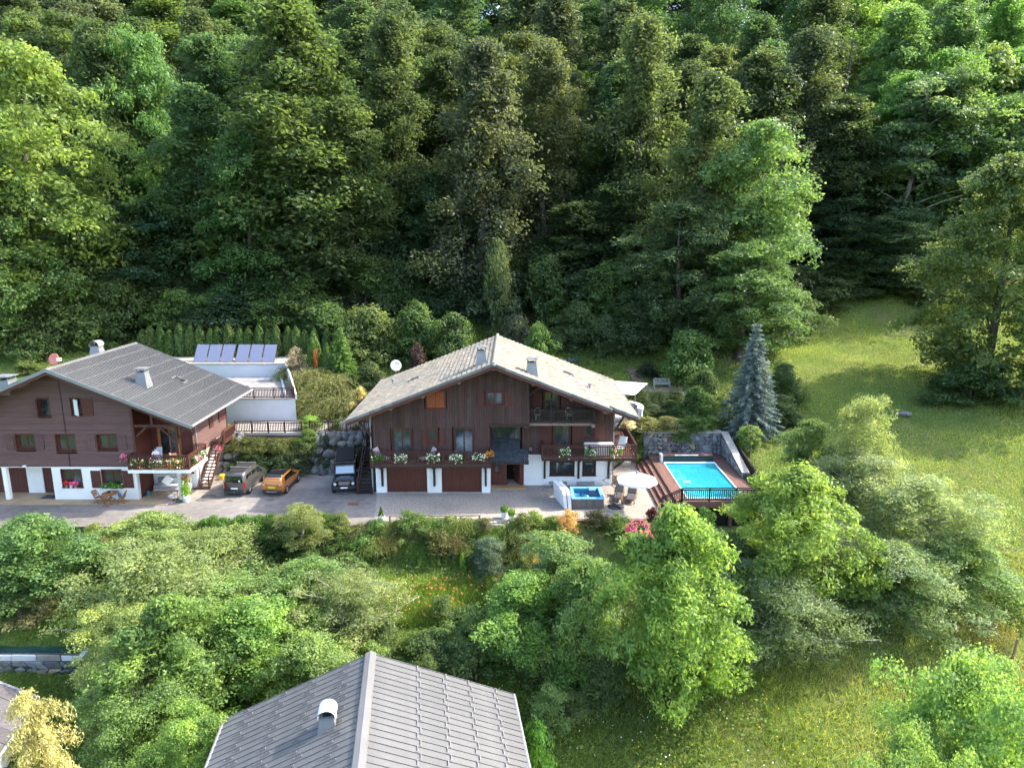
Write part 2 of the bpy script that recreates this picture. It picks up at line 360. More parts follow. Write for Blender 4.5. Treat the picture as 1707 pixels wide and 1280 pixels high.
def grid_axis(segs):
    out = []
    for a, b, st in segs: out += list(np.arange(a, b-1e-6, st))
    return np.array(out+[segs[-1][1]])
gx = grid_axis([(-320,-90,10),(-90,-48,1.5),(-48,26,.5),(26,60,.9),(60,110,2),(110,320,10)])
gy = grid_axis([(-200,14,6),(14,40,.7),(40,64,.4),(64,100,.8),(100,150,2.5),(150,300,8)])
GX, GY = np.meshgrid(gx, gy); GZ = H(GX, GY)
nx, ny = len(gx), len(gy)
me = bpy.data.meshes.new('ground')
idx = np.arange(nx*ny).reshape(ny,nx)
quads = np.stack([idx[:-1,:-1],idx[:-1,1:],idx[1:,1:],idx[1:,:-1]],-1).reshape(-1,4)
me.from_pydata(np.stack([GX,GY,GZ],-1).reshape(-1,3).tolist(), [], quads.tolist())
forest = sm(80,90,GY+5*vnoise(GX,GY,7,9)+np.where(GX > 18, -10*sm(18,26,GX), 0)+np.where(GX < -14, 4, 0))
forest = np.maximum(forest, .8*sm(14,20,-np.abs(GY-41)*1.0+17+2*vnoise(GX,GY,4,11))*(1-sm(12,16,GX)))
forest = np.maximum(forest, sm(56,56.6,GY)*(1-sm(59.5,60.5,GY))*(GX > -25.6)*(GX < -10.4))
forest = forest*(1-.9*sm(118,126,GY))
at = me.attributes.new('litter','FLOAT','POINT'); at.data.foreach_set('value', forest.reshape(-1).astype(float))
me.materials.append(M['ground']); me.polygons.foreach_set('use_smooth', [True]*len(me.polygons)); me.update()
ground = link(bpy.data.objects.new('ground', me)); tag(ground, kind='structure')

def sheet(name, poly, z, mat, th=.10):
    o = MB().prism([(x,y,z-th) for x,y in poly], (0,0,th)).build(name, mat); return tag(o, kind='structure')
# asphalt yard with parking bay between the two chalets
sheet('driveway', [(-62,45.6),(-34,45.55),(-20,45.75),(-9.7,45.85),(-9.75,46.5),(-10.62,52.0),(-10.85,62),(-11.2,62),(-11.35,56.7),(-14,56.5),(-20,56.9),(-25.0,56.6),(-25.05,49.55),(-62,49.55)], 0.0, M['asphalt'])
sheet('gravel_terrace', [(-9.74,45.85),(-.3,46.25),(0,46.95),(4,46.95),(10.98,46.95),(10.98,59.6),(8.0,59.6),(-10.6,52.6),(-10.6,52.0),(-9.75,46.5)], 0.012, M['gravel'])
# pale concrete strip beside the left chalet's stairs
sheet('concrete_path', [(-25.04,50.1),(-23.9,51.6),(-23.2,54.0),(-23.0,56.4),(-25.04,56.55)], .006, pm('pale_concrete', (.26,.225,.185), .9, .18, 1.5, bump=.3, col2=(.13,.115,.10), c2scale=.5))
# terrace edging in front of the gravel
edge = MB()
for i in range(17):
    x0 = -.25+i*.66; edge.box(x0, x0+.652, 46.55, 46.94, -.15, .03+.012*random.random())
ed = edge.build('terrace_edging', M['deck']); tag(ed, kind='structure')
kb = MB()
for i in range(22):
    x0 = -9.7+i*.43; kb.box(x0, x0+.425, 45.78, 45.93, -.12, .045+.01*random.random())
tag(kb.build('kerb_stones', M['cope']), kind='structure')
# sandstone paving round the left chalet: each tile its own piece
pv = MB().box(-62,-25.06,49.5,55,-.12,.012).build('chalet_paving', M['mortar']); tag(pv, kind='structure')
tm = MB().rbox(0,.97,0,.60,0,.03,.012).mesh('paving_tile', M['pave'])
for r_ in range(6):
    for c_ in range(22):
        x = -44.6+c_*.985+(.0 if r_ % 2 else 0); y = 49.52+r_*.615
        if x+.97 > -25.1: continue
        if y > 50.2 and (-35.0 < x+.5 < -28.6): continue
        inst('paving_tile', tm, pv, (x,y,.008+.004*random.random()))
mc = MB(); mc.box(-12.35,-11.55,49.5,50.05,.002,.014)
for i in range(6): mc.box(-12.33+i*.13,-12.25+i*.13,49.53,50.02,.014,.022)
tag(mc.build('drain_cover', M['rust']), 'rusty rectangular drain cover set in the asphalt beside the gravel', 'drain cover')
def blot(name, cx, cy, rx, ry, z, mat, seed, n=22):
    rg = random.Random(seed); pts = []
    for i in range(n):
        a = 6.2832*i/n; k = 1+.28*math.sin(3*a+seed)+.12*rg.uniform(-1,1); pts.append((cx+math.cos(a)*rx*k, cy+math.sin(a)*ry*k, z))
    return tag(MB().add(pts, [tuple(range(n))]).build(name, mat), kind='structure')
patch = pm('dark_asphalt_patch', (.095,.088,.084), .95, .2, 2, bump=.3, bscale=30)
tag(MB().prism([(-19.6,45.95,.004),(-13.2,46.1,.004),(-12.8,50.2,.004),(-18.2,50.6,.004)], (0,0,.002)).build('darker_area', pm('darker_asphalt', (.128,.117,.108), .95, .22, 1.3, bump=.3, bscale=30, col2=(.175,.158,.143), c2scale=.3)), kind='structure')  # four-sided area, slightly darker than the asphalt round it
blot('damp_stain', -23.3,51.0,.95,.65,.010,patch,2); blot('oil_stain', -18.5,50.6,.35,.22,.010,patch,5); blot('oil_stain', -21.6,50.4,.3,.2,.005,patch,9); blot('damp_stain', -34.0,47.0,1.9,.5,.005,pm('faded_asphalt', (.20,.183,.166), .95, .2, 2),4)
# the upper path between the chalets
sheet('upper_path', [(-25.0,58.75),(-10.9,58.75),(-10.9,63.6),(-25.0,63.6)], 2.95, pm('pale_paving', (.36,.33,.31), .9, .12, 1, bump=.2, col2=(.25,.23,.21), c2scale=.6), .35)
# garden paths behind the main chalet
def strip(name, pts, wd, mat, dz=.03):
    mb = MB(); L_ = []
    for k, (x, y) in enumerate(pts):
        a = pts[max(0,k-1)]; b = pts[min(len(pts)-1,k+1)]; d = Vector((b[0]-a[0], b[1]-a[1])).normalized(); nrm = Vector((-d.y, d.x))*wd/2
        L_.append([(x+nrm.x*t, y+nrm.y*t, h1(x+nrm.x*t, y+nrm.y*t)+dz) for t in (-1,-.33,.33,1)])
    for k in range(len(L_)-1):
        for j in range(3): mb.add([L_[k][j],L_[k][j+1],L_[k+1][j+1],L_[k+1][j]], [(0,1,2,3)])
    return tag(mb.build(name, mat), kind='structure')
strip('garden_path', [(13.2,69.9+0*i) if i == 0 else (13.2+i*.45, 69.9-.06*i) for i in range(13)], 1.3, M['dirt'], .05)
def stone_steps(name, label, p0, p1, n, wd, mat):
    t = thing(name, label, 'steps', (p0[0],p0[1],h1(*p0)))
    for i in range(n):
        f = (i+.5)/n; x = p0[0]+(p1[0]-p0[0])*f; y = p0[1]+(p1[1]-p0[1])*f; z = h1(x,y)
        dl = math.dist(p0,p1)/n
        MB().rbox(x-wd/2-.05*random.random(), x+wd/2+.05*random.random(), y-dl*.52, y+dl*.48, z-.35, z+.09+.02*random.random(), .03).build('step', mat, t)
    return t
stone_steps('garden_steps', 'grey timber garden steps climbing from the pool wall to the bench', (17.2,63.4), (16.9,69.0), 12, 1.05, M['garden'])
stone_steps('garden_steps', 'brown log garden steps climbing above the bench path', (13.3,70.6), (12.9,75.2), 9, 1.1, pm('brown_step', (.17,.115,.085), .9, .25, 3, orand=.2))
# ------------------------------------------------------------ building helpers
def split_rects(u0, u1, v0, v1, holes):
    """v-intervals left of [v0,v1] for a board [u0,u1] after cutting the holes (a,b,c,d)"""
    iv = [(v0,v1)]
    for a,b,c,d in holes:
        if u1 <= a+.02 or u0 >= b-.02: continue
        nv = []
        for p,q in iv:
            if q <= c or p >= d: nv.append((p,q)); continue
            if p < c-.03: nv.append((p,c))
            if q > d+.03: nv.append((d,q))
        iv = nv
    return iv

def vertical_boards(parent, x0, x1, zf0, zf1, y, wd, holes, mat, th=.03, dn=1):
    """upright cladding boards on a wall facing the camera; zf0/zf1 give the bottom and top at x"""
    n = max(1, round((x1-x0)/wd)); wd = (x1-x0)/n
    for i in range(n):
        a = x0+i*wd+.006; b = x0+(i+1)*wd-.006; m_ = (a+b)/2
        off = random.uniform(0,.012)
        for p,q in split_rects(a,b,zf0(m_),min(zf1(a),zf1(b)),holes):
            if q-p < .05: continue
            top = q >= min(zf1(a),zf1(b))-1e-6
            za, zb = (zf1(a),zf1(b)) if top else (q,q)
            mb = MB(); mb.prism([(a,y-off,p),(b,y-off,p),(b,y-off,zb),(a,y-off,za)], (0,th,0))
            mb.build('plank', mat, parent)

def horizontal_boards(parent, xf0, xf1, z0, z1, y, ht, holes, mat, th=.035):
    n = max(1, round((z1-z0)/ht)); ht = (z1-z0)/n
    for i in range(n):
        a = z0+i*ht+.004; b = z0+(i+1)*ht-.004
        for p,q in split_rects(a,b,max(xf0(a),xf0(b)),min(xf1(a),xf1(b)),[(c,d,e,f) for e,f,c,d in holes]):
            if q-p < .05: continue
            pl, ql = (xf0(a),xf1(a)); pt, qt = (xf0(b),xf1(b))
            L_ = p <= max(pl,pt)+1e-6; R_ = q >= min(ql,qt)-1e-6
            bl, tl = (pl,pt) if L_ else (p,p); br, tr = (ql,qt) if R_ else (q,q)
            mb = MB(); mb.prism([(bl,y-.012,a),(br,y-.012,a),(tr,y+.010,b),(tl,y+.010,b)], (0,th,0))
            mb.build('plank', mat, parent)

def window(parent, x0, x1, z0, z1, y, n=2, rec=.10, frame='red', fw=.09, name='window', sill=True, pane='pane'):
    """frame + n panes in an opening of a wall facing the camera"""
    f = MB()
    f.box(x0,x0+fw,y+rec-.05,y+rec+.05,z0,z1); f.box(x1-fw,x1,y+rec-.05,y+rec+.05,z0,z1)
    f.box(x0+fw,x1-fw,y+rec-.047,y+rec+.05,z1-fw,z1); f.box(x0+fw,x1-fw,y+rec-.047,y+rec+.05,z0,z0+fw)
    o = f.build(name, M[frame], parent)
    xs = x0+fw; wd = (x1-x0-2*fw)/n
    for i in range(n):
        a = xs+i*wd; b = a+wd; g = .035 if n > 1 else .03
        fr = MB(); fr.box(a+.004,a+.05,y+rec-.035,y+rec+.02,z0+fw+.004,z1-fw-.004); fr.box(b-.05,b-.004,y+rec-.035,y+rec+.02,z0+fw+.004,z1-fw-.004)
        fr.box(a+.05,b-.05,y+rec-.033,y+rec+.02,z1-fw-.055,z1-fw-.004); fr.box(a+.05,b-.05,y+rec-.033,y+rec+.02,z0+fw+.004,z0+fw+.055)
        fr.build('sash', M[frame], o)
        box('pane', M[pane], o, a+.048,b-.048,y+rec-.01,y+rec,z0+fw+.05,z1-fw-.05)
    rv = MB(); d = max(rec-.05,.02)                    # reveal lining
    rv.box(x0-.05,x0,y-.035,y+rec+.06,z0-.05,z1+.05); rv.box(x1,x1+.05,y-.035,y+rec+.06,z0-.05,z1+.05); rv.box(x0,x1,y-.045,y+rec+.06,z1,z1+.06)
    rv.build('casing', M[frame], o)
    if sill: box('sill', M[frame], o, x0-.08,x1+.08,y-.09,y+rec+.05,z0-.065,z0-.001)
    return o

def shutter(parent, x0, x1, z0, z1, y, mat='red'):
    """ledged board shutter lying open against the wall"""
    mb = MB(); n = max(2, round((x1-x0)/.13)); wd = (x1-x0)/n
    for i in range(n): mb.box(x0+i*wd+.003,x0+(i+1)*wd-.003,y-.045,y-.018-.002*(i % 2),z0,z1)
    for zz in (z0+.16,z1-.26): mb.box(x0+.02,x1-.02,y-.07,y-.046,zz,zz+.10)
    o = mb.build('shutter', M[mat], parent)
    cx = (x0+x1)/2; zz = z1-.42
    MB().prism([(cx-.035,y-.0475,zz+.03),(cx,y-.0475,zz-.04),(cx+.035,y-.0475,zz+.03),(cx+.018,y-.0475,zz+.05),(cx,y-.0475,zz+.035),(cx-.018,y-.0475,zz+.05)], (0,.01,0)).build('heart_hole', M['black'], o)
    return o

UNITB = {}
def unit_box(mat):
    if mat not in UNITB: UNITB[mat] = MB().box(-.5,.5,-.5,.5,0,1).mesh('baluster', M[mat])
    return UNITB[mat]
def railing(parent, p0, p1, z0, ht=1.05, mat='rail', z1=None, sp=.14, posts=None, name='railing', endpost=True, bw=.06, pw=.10):
    """rail from p0 to p1 (x,y); z0..z1 are floor heights; every baluster and post its own piece"""
    z1 = z0 if z1 is None else z1
    a = Vector((p0[0],p0[1],z0)); b = Vector((p1[0],p1[1],z1)); L_ = (b-a).length; d = b-a
    mb = MB(); up = Vector((0,0,1))
    mb.bar(a+up*(ht-.03), b+up*(ht-.03), .10, .055); mb.bar(a+up*(ht-.17), b+up*(ht-.17), .05, .07)
    o = mb.build(name, M[mat], parent)
    br = MB(); br.bar(a+up*.12, b+up*.12, .05, .08); br.build('bottom_rail', M[mat], o)
    ub = unit_box(mat); n = int(L_/sp); rz = math.atan2(d.y,d.x)
    np_ = posts if posts is not None else max(1, round(L_/1.9))
    pk = [i/np_ for i in range(np_+1)]
    for t in pk:
        if t in (0,1) and not endpost: continue
        q = a+d*t; inst('post', ub, o, (q.x,q.y,q.z-.06), (0,0,rz), (pw,pw,ht+.02))
    for i in range(1,n):
        t = i/n
        if min(abs(t-k) for k in pk)*L_ < .07: continue
        q = a+d*t; inst('baluster', ub, o, (q.x,q.y,q.z+.13), (0,0,rz), (bw,.04,ht-.33))
    return o

def slope_panel(ridge_x, ridge_z, s, sgn):
    """height of a roof plane at x"""
    return lambda x: ridge_z-s*abs(x-ridge_x)

def chimney(parent, cx, cy, zb, w0, w1, ht, cap='plate', mat='zinc', name='chimney'):
    mb = MB(); a = w0/2; b = w1/2; zt = zb+ht
    mb.add([(cx-a,cy-a,zb),(cx+a,cy-a,zb),(cx+a,cy+a,zb),(cx-a,cy+a,zb),(cx-b,cy-b,zt),(cx+b,cy-b,zt),(cx+b,cy+b,zt),(cx-b,cy+b,zt)], [(0,3,2,1),(4,5,6,7),(0,1,5,4),(1,2,6,5),(2,3,7,6),(3,0,4,7)])
    mb.box(cx-b-.04,cx+b+.04,cy-b-.04,cy+b+.04,zt,zt+.06)
    o = mb.build(name, M[mat], parent)
    MB().box(cx-b*.6,cx+b*.6,cy-b*.6,cy+b*.6,zt+.06,zt+.09).build('flue', M['black'], o)
    c = MB()
    if cap == 'plate':
        for sx in (-1,1):
            for sy in (-1,1): c.bar((cx+sx*b*.9,cy+sy*b*.9,zt+.05),(cx+sx*b*.9,cy+sy*b*.9,zt+.30),.04)
        c.box(cx-b-.14,cx+b+.14,cy-b-.12,cy+b+.12,zt+.30,zt+.35)
    else:                                             # half-round hood along y
        pts = []; n = 10
        for i in range(n+1):
            t = math.pi*i/n; pts.append((cx-math.cos(t)*(b+.08), zt+.12+math.sin(t)*(b+.05)))
        for i in range(n):
            (xa,za),(xb,zb2) = pts[i],pts[i+1]
            c.add([(xa,cy-b-.1,za),(xb,cy-b-.1,zb2),(xb,cy+b+.1,zb2),(xa,cy+b+.1,za)], [(0,1,2,3)])
            c.add([(xa*.97+cx*.03,cy-b-.1,za-.02),(xb*.97+cx*.03,cy-b-.1,zb2-.02),(xb*.97+cx*.03,cy+b+.1,zb2-.02),(xa*.97+cx*.03,cy+b+.1,za-.02)], [(3,2,1,0)])
        for sx in (-1,1): c.box(cx+sx*(b+.05)-.02,cx+sx*(b+.05)+.02,cy-b,cy+b,zt+.02,zt+.14)
    c.build('cap', M['zinc' if cap == 'plate' else 'zincl'], o)
    return o

def bracket(parent, x, y, z0, z1, out, mat='dark', wd=.16):
    """curved knee bracket under a balcony, wall at y, reaching out towards the camera"""
    pr = [(y,z0),(y-.16,z0),(y-.20,z0+(z1-z0)*.55),(y-.34,z0+(z1-z0)*.82),(y-out,z1-.16),(y-out,z1),(y,z1)]
    return MB().prism([(x-wd/2,a,b) for a,b in pr], (wd,0,0)).build('bracket', M[mat], parent)

# ------------------------------------------------------------ main chalet
mc_ = thing('main_chalet', 'large dark brown wooden chalet with pale tiled gable roof and two garage doors', 'chalet', (-1.4,58,0))
RX, RZ, RS = -1.35, 10.62, .392                       # ridge position, height, slope
YF, YB, YW, YR = 50.0, 65.3, 52.0, 53.75              # roof front/back, left-wing wall, right-wing wall
roofz = lambda x: RZ-RS*abs(x-RX)
under = lambda x: roofz(x)-.34
# masonry base, left wing (garage)
pil = MB()
for a, b in ((-10.62,-9.80),(-6.63,-5.50),(-2.36,-1.70)): pil.box(a,b,YW,YW+.5,-.1,2.35)
pil.box(-10.62,-1.70,YW+.002,YW+.5,2.35,2.62)
pil.box(-10.62,-10.2,YW+.5,63.4,-.1,2.6); pil.box(-1.95,-1.70,YW+.5,YR,-.1,2.6)
pil.build('garage_wall', M['white'], mc_)
box('garage_sill', M['cope'], mc_, -10.75,-1.72,YW-.08,YW+.3,-.05,.045)
for a, b in ((-9.80,-6.63),(-5.50,-2.36)):
    g = MB(); n = 15; wd = (b-a)/n
    for i in range(n): g.box(a+i*wd+.005,a+(i+1)*wd-.005,YW+.20+.006*(i % 2),YW+.26,.05,2.34)
    go = g.build('garage_door', pm('garage_door_stain', (.078,.021,.012), .5, .16, 2, stretch=(6,6,.6)), mc_)
    MB().box((a+b)/2-.05,(a+b)/2+.05,YW+.16,YW+.20,1.12,1.16).build('handle', M['black'], go)
    box('inner_panel', M['interior'], go, a,b,YW+.27,YW+.30,.05,2.34)
# timber core behind the cladding
core = MB()
core.prism([(-10.6,YW+.34,2.62),(-1.70,YW+.34,2.62),(-1.70,YW+.34,5.55),(1.28,YW+.34,5.55),(1.28,YW+.34,under(1.28)),(RX,YW+.34,under(RX)),(-10.6,YW+.34,under(-10.6))], (0,.25,0))
core.prism([(-10.6,YR+.34,2.6),(8.0,YR+.34,2.6),(8.0,YR+.34,under(8.0)),(RX,YR+.34,under(RX)),(-10.6,YR+.34,under(-10.6))], (0,.25,0))
core.box(-10.55,-10.3,YW+.6,63.3,2.6,under(-10.4)); core.box(7.75,7.98,YR+.6,63.3,-.1,under(7.9))
core.box(-10.6,8.0,63.2,63.5,-.1,under(-10.6)); core.build('inner_wall', M['interior'], mc_)
# right wing render
wr = MB()
wr.box(.95,3.05,YR,YR+.3,-.1,2.6); wr.box(3.05,5.0,YR,YR+.3,-.1,.84); wr.box(3.05,5.0,YR,YR+.3,2.06,2.6)
wr.box(5.0,5.68,YR,YR+.3,-.1,2.6); wr.box(5.68,6.72,YR,YR+.3,-.1,.84); wr.box(5.68,6.72,YR,YR+.3,2.06,2.6); wr.box(6.72,8.02,YR,YR+.3,-.1,2.6)
wr.box(7.72,8.02,YR+.3,63.3,-.1,2.6); wr.build('white_wall', M['white'], mc_)
window(mc_, 3.07,4.98,.86,2.04, YR, 2, .12, 'dark', .12); window(mc_, 5.70,6.70,.86,2.04, YR, 1, .12, 'dark', .12)
# left-wing cladding and windows
holesL = [(-9.30,-7.66,2.7,5.32),(-6.52,-5.68,4.1,5.34),(-4.50,-2.88,2.7,5.38),(-6.56,-5.08,6.82,8.22),(-2.02,-.62,7.08,8.20)]
zb_ = lambda x: 2.62 if x < -1.70 else 5.60
vertical_boards(mc_, -10.68, 1.30, zb_, under, YW, .19, holesL, M['clad'])
box('corner_post', M['dark'], mc_, -10.74,-10.69,YW-.03,YW+.2,2.62,under(-10.75)-.02)
box('overhang_beam', M['dark'], mc_, -1.72,1.34,YW-.05,YR,5.38,5.585)
sidew = MB(); sidew.box(1.24,1.32,YW+.04,YR-.02,5.6,under(1.32)); sidew.build('side_cheek', M['clad'], mc_)
lw = MB(); lw.box(-1.78,-1.69,YW+.04,YR,2.62,5.36); lw.build('side_cheek', M['clad'], mc_)
box('left_flank', M['clad'], mc_, -10.72,-10.6,YW+.2,63.4,2.62,under(-10.72)-.02)
window(mc_, -9.24,-7.72,2.72,5.28, YW, 2, .10, 'red', .08, 'french_window', False); window(mc_, -4.45,-2.94,2.72,5.34, YW, 2, .10, 'red', .08, 'french_window', False)
window(mc_, -6.47,-5.73,4.14,5.30, YW, 1, .10, 'red', .08)
window(mc_, -1.97,-.67,7.12,8.15, YW, 2, .10, 'red', .08)
for a, b, c, d in ((-10.28,-9.42,2.9,5.16),(-7.54,-6.98,2.9,5.16),(-5.60,-4.62,2.9,5.16),(-2.80,-1.96,2.9,5.16)): shutter(mc_, a,b,c,d,YW,'clad')
for a, b, c, d in ((-6.95,-6.58,4.0,5.22),(-5.60,-5.20,4.0,5.22)): shutter(mc_, a,b,c,d,YW-.05,'red')
shutter(mc_, -2.62,-2.08,7.0,8.1,YW,'red'); shutter(mc_, -.56,.02,7.0,8.1,YW,'red')
# closed orange shutters in the gable
f = MB(); f.box(-6.60,-6.50,YW-.03,YW+.2,6.78,8.26); f.box(-5.14,-5.04,YW-.03,YW+.2,6.78,8.26); f.box(-6.5,-5.14,YW-.03,YW+.2,8.18,8.26); f.box(-6.5,-5.14,YW-.05,YW+.2,6.78,6.86)
sh = f.build('shutter_frame', M['red'], mc_)
for a, b in ((-6.49,-5.83),(-5.81,-5.15)):
    o = shutter(mc_, a,b,6.88,8.16,YW+.07,'orange'); tag(o, 'fresh orange closed shutter leaf')
# right wing cladding
holesR = [(3.22,4.70,2.7,5.20),(5.74,6.52,3.95,5.24),(2.44,3.80,5.95,7.85),(-1.66,.70,2.3,5.05)]
vertical_boards(mc_, -1.68, 8.05, lambda x: 2.60 if x > .7 else 2.35, under, YR, .19, holesR, M['clad'])
window(mc_, 3.28,4.64,2.72,5.14, YR, 2, .10, 'red', .08, 'french_window', False); window(mc_, 5.80,6.46,4.0,5.18, YR, 1, .1, 'red', .08)
window(mc_, 2.50,3.74,5.75,7.80, YR, 2, .10, 'red', .08, 'french_window', False)
for a, b, c, d in ((2.36,3.16,2.75,5.12),(4.78,5.54,2.75,5.12),(6.62,7.42,3.86,5.14)): shutter(mc_, a,b,c,d,YR,'red')
shutter(mc_, 1.72,2.36,5.8,7.75,YR,'red'); shutter(mc_, 3.86,4.5,5.8,7.55,YR,'red')
box('wall_lamp', M['zinc'], mc_, 1.35,1.6,YR-.12,YR-.015,2.95,3.2)
for x in (-10.9,8.12): box('downpipe', M['zincl'], mc_, x-.05,x+.05,(YW if x < 0 else YR)+.02,(YW if x < 0 else YR)+.12,.02,under(x)-.1)
# entrance bay: glazed band, slate porch roof, panelled wall, open door
gb = MB(); gb.box(-1.68,.72,YR+.02,YR+.12,3.86,3.95); gb.box(-1.68,.72,YR+.02,YR+.12,4.98,5.06)
for i in range(6): x = -1.66+i*.46; gb.box(x,x+.05,YR+.0,YR+.12,3.95,4.98)
gb_ = gb.build('glazed_band', M['dark'], mc_)
for i in range(5): x = -1.61+i*.46; box('pane', M['pane'], gb_, x,x+.41,YR+.06,YR+.07,3.95,4.98)
sl = MB(); ya, za, yb, zb2 = 53.72, 3.92, 51.75, 2.66; rows = 11
for r_ in range(rows):
    f0 = r_/rows; f1 = (r_+1.25)/rows; n = 13 if r_ < 5 else 16; xr = .66 if r_ < 5 else 1.30
    y0 = ya+(yb-ya)*f0; z0 = za+(zb2-za)*f0; y1 = ya+(yb-ya)*min(1.05,f1); z1 = za+(zb2-za)*min(1.05,f1); lift = .02
    x = -1.68-(.1 if r_ % 2 else 0)
    while x < xr-.05:
        e = min(x+.19, xr); sl.add([(max(x,-1.68),y0,z0+.005),(e-.008,y0,z0+.005),(e-.008,y1,z1+lift+.008),(max(x,-1.68),y1,z1+lift+.008),(max(x,-1.68),y0,z0-.02),(e-.008,y0,z0-.02),(e-.008,y1,z1-.004+lift),(max(x,-1.68),y1,z1-.004+lift)],
            [(0,3,2,1)[::-1],(0,1,5,4)[::-1],(1,2,6,5)[::-1],(2,3,7,6)[::-1],(3,0,4,7)[::-1]], random.uniform(-1,1)); x = e
so = sl.build('porch_slates', M['slate'], mc_); tag(so, kind='stuff')
pb = MB(); pb.prism([(-1.67,ya,za-.04),(-1.67,yb,zb2-.04),(-1.67,yb,zb2-.16),(-1.67,ya,za-.16)], (2.3,0,0)); pb.box(-1.68,1.30,yb-.03,yb+.06,zb2-.20,zb2-.045); pb.build('porch_frame', M['dark'], mc_)
en = MB(); en.box(-1.69,-1.42,YR-.1,YR+.1,.02,2.75); en.box(-1.0,-.42,YR-.1,YR+.1,.02,2.75); en.box(-1.42,-1.0,YR-.1,YR+.1,.02,1.05); en.box(-1.42,-1.0,YR-.1,YR+.1,2.2,2.75)
en.box(.62,.94,YR-.1,YR+.1,.02,2.75); en.box(-.42,.62,YR-.1,YR+.1,2.25,2.75); en.build('entrance_panelling', M['red'], mc_)
window(mc_, -1.41,-1.01,1.06,2.19, YR-.08, 1, .06, 'red', .03, sill=False)
dr = MB(); dr.bar((.58,YR+.1,1.16),(.18,YR+.92,1.16),.06,2.14); do = dr.build('open_door', M['red'], mc_); MB().box(.14,.2,YR+.78,YR+.86,1.05,1.15).build('handle', M['metal'], do)
box('doorway_floor', M['cope'], mc_, -.41,.61,YR-.1,YR+1.3,.0,.05); box('doorway_back', M['interior'], mc_, -.6,.8,YR+1.3,YR+1.4,0,2.4)
box('threshold', M['pave'], mc_, -1.70,1.12,52.85,YR-.11,-.04,.075)
# balconies
def balcony_floor(parent, x0, x1, y0, y1, z, mat='dark', boards='deck'):
    mb = MB(); n = round((y1-y0)/.14); wd = (y1-y0)/n
    for i in range(n): mb.box(x0,x1,y0+i*wd+.004,y0+(i+1)*wd-.004,z-.04,z,random.uniform(-1,1))
    o = mb.build('balcony_floor', M[boards], parent)
    b = MB(); b.box(x0-.03,x1+.03,y0-.05,y0+.07,z-.24,z-.045); b.box(x0-.03,x0+.06,y0+.07,y1,z-.24,z-.045); b.box(x1-.06,x1+.03,y0+.07,y1,z-.24,z-.045); b.build('edge_beam', M[mat], parent)
    return o
balcony_floor(mc_, -10.75,-1.60,50.75,YW-.02,2.74)
railing(mc_, (-10.72,50.78),(-1.63,50.78), 2.74, 1.08, 'rail'); railing(mc_, (-10.72,50.86),(-10.72,YW-.05), 2.74, 1.08,'rail',posts=1); railing(mc_, (-1.63,50.86),(-1.63,YW-.05), 2.74, 1.08,'rail',posts=1)
for x in (-10.1,-6.05,-2.05): bracket(mc_, x, YW, .62, 2.5, 1.05)
balcony_floor(mc_, 2.35,9.75,52.45,YR-.02,2.74); balcony_floor(mc_, 8.08,9.75,YR,60.0,2.742)
railing(mc_, (2.38,52.48),(9.72,52.48), 2.74, 1.08, 'rail'); railing(mc_, (9.72,52.56),(9.72,59.9), 2.74, 1.08, 'rail'); railing(mc_, (2.38,52.56),(2.38,YR-.05), 2.74, 1.08,'rail',posts=1)
railing(mc_, (8.1,59.95),(9.72,59.95), 2.74, 1.08, 'rail', posts=1)
for x in (2.62,5.34,7.75): bracket(mc_, x, YR, .62, 2.5, 1.1)
br = MB(); br.bar((8.05,54.0,1.2),(9.5,54.0,2.45),.13,.16); br.build('knee_brace', M['dark'], mc_); MB().bar((8.05,57.5,1.2),(9.5,57.5,2.45),.13,.16).build('knee_brace', M['dark'], mc_)
balcony_floor(mc_, .98,6.35,52.3,YR-.02,5.66); box('balcony_fascia', M['purlin'], mc_, 1.1,6.2,52.20,52.245,5.42,5.60)
for x in (.98,6.1): box('joist_end', M['purlin'], mc_, x,x+.28,52.02,52.23,5.32,5.58)
railing(mc_, (1.36,52.33),(6.32,52.33), 5.66, 1.05, 'railb'); railing(mc_, (6.32,52.4),(6.32,YR-.05), 5.66, 1.05, 'railb', posts=1)
kb_ = MB(); kb_.bar((1.36,52.35,under(1.36)-1.35),(2.5,52.35,under(2.5)-.1),.14,.16); kb_.build('knee_brace', M['dark'], mc_); MB().bar((4.6,YR-.1,under(4.6)-.15),(7.2,YR-.1,under(7.2)-.12),.12,.2).build('wall_beam', M['dark'], mc_)
kr = MB(); kr.bar((8.1,YR-.25,4.6),(9.0,YR-.25,under(9.0)-.1),.13,.15); kr.build('knee_brace', M['dark'], mc_); MB().bar((-10.75,YW-.2,4.7),(-11.9,YW-.2,under(-11.9)-.1),.13,.15).build('knee_brace', M['dark'], mc_)
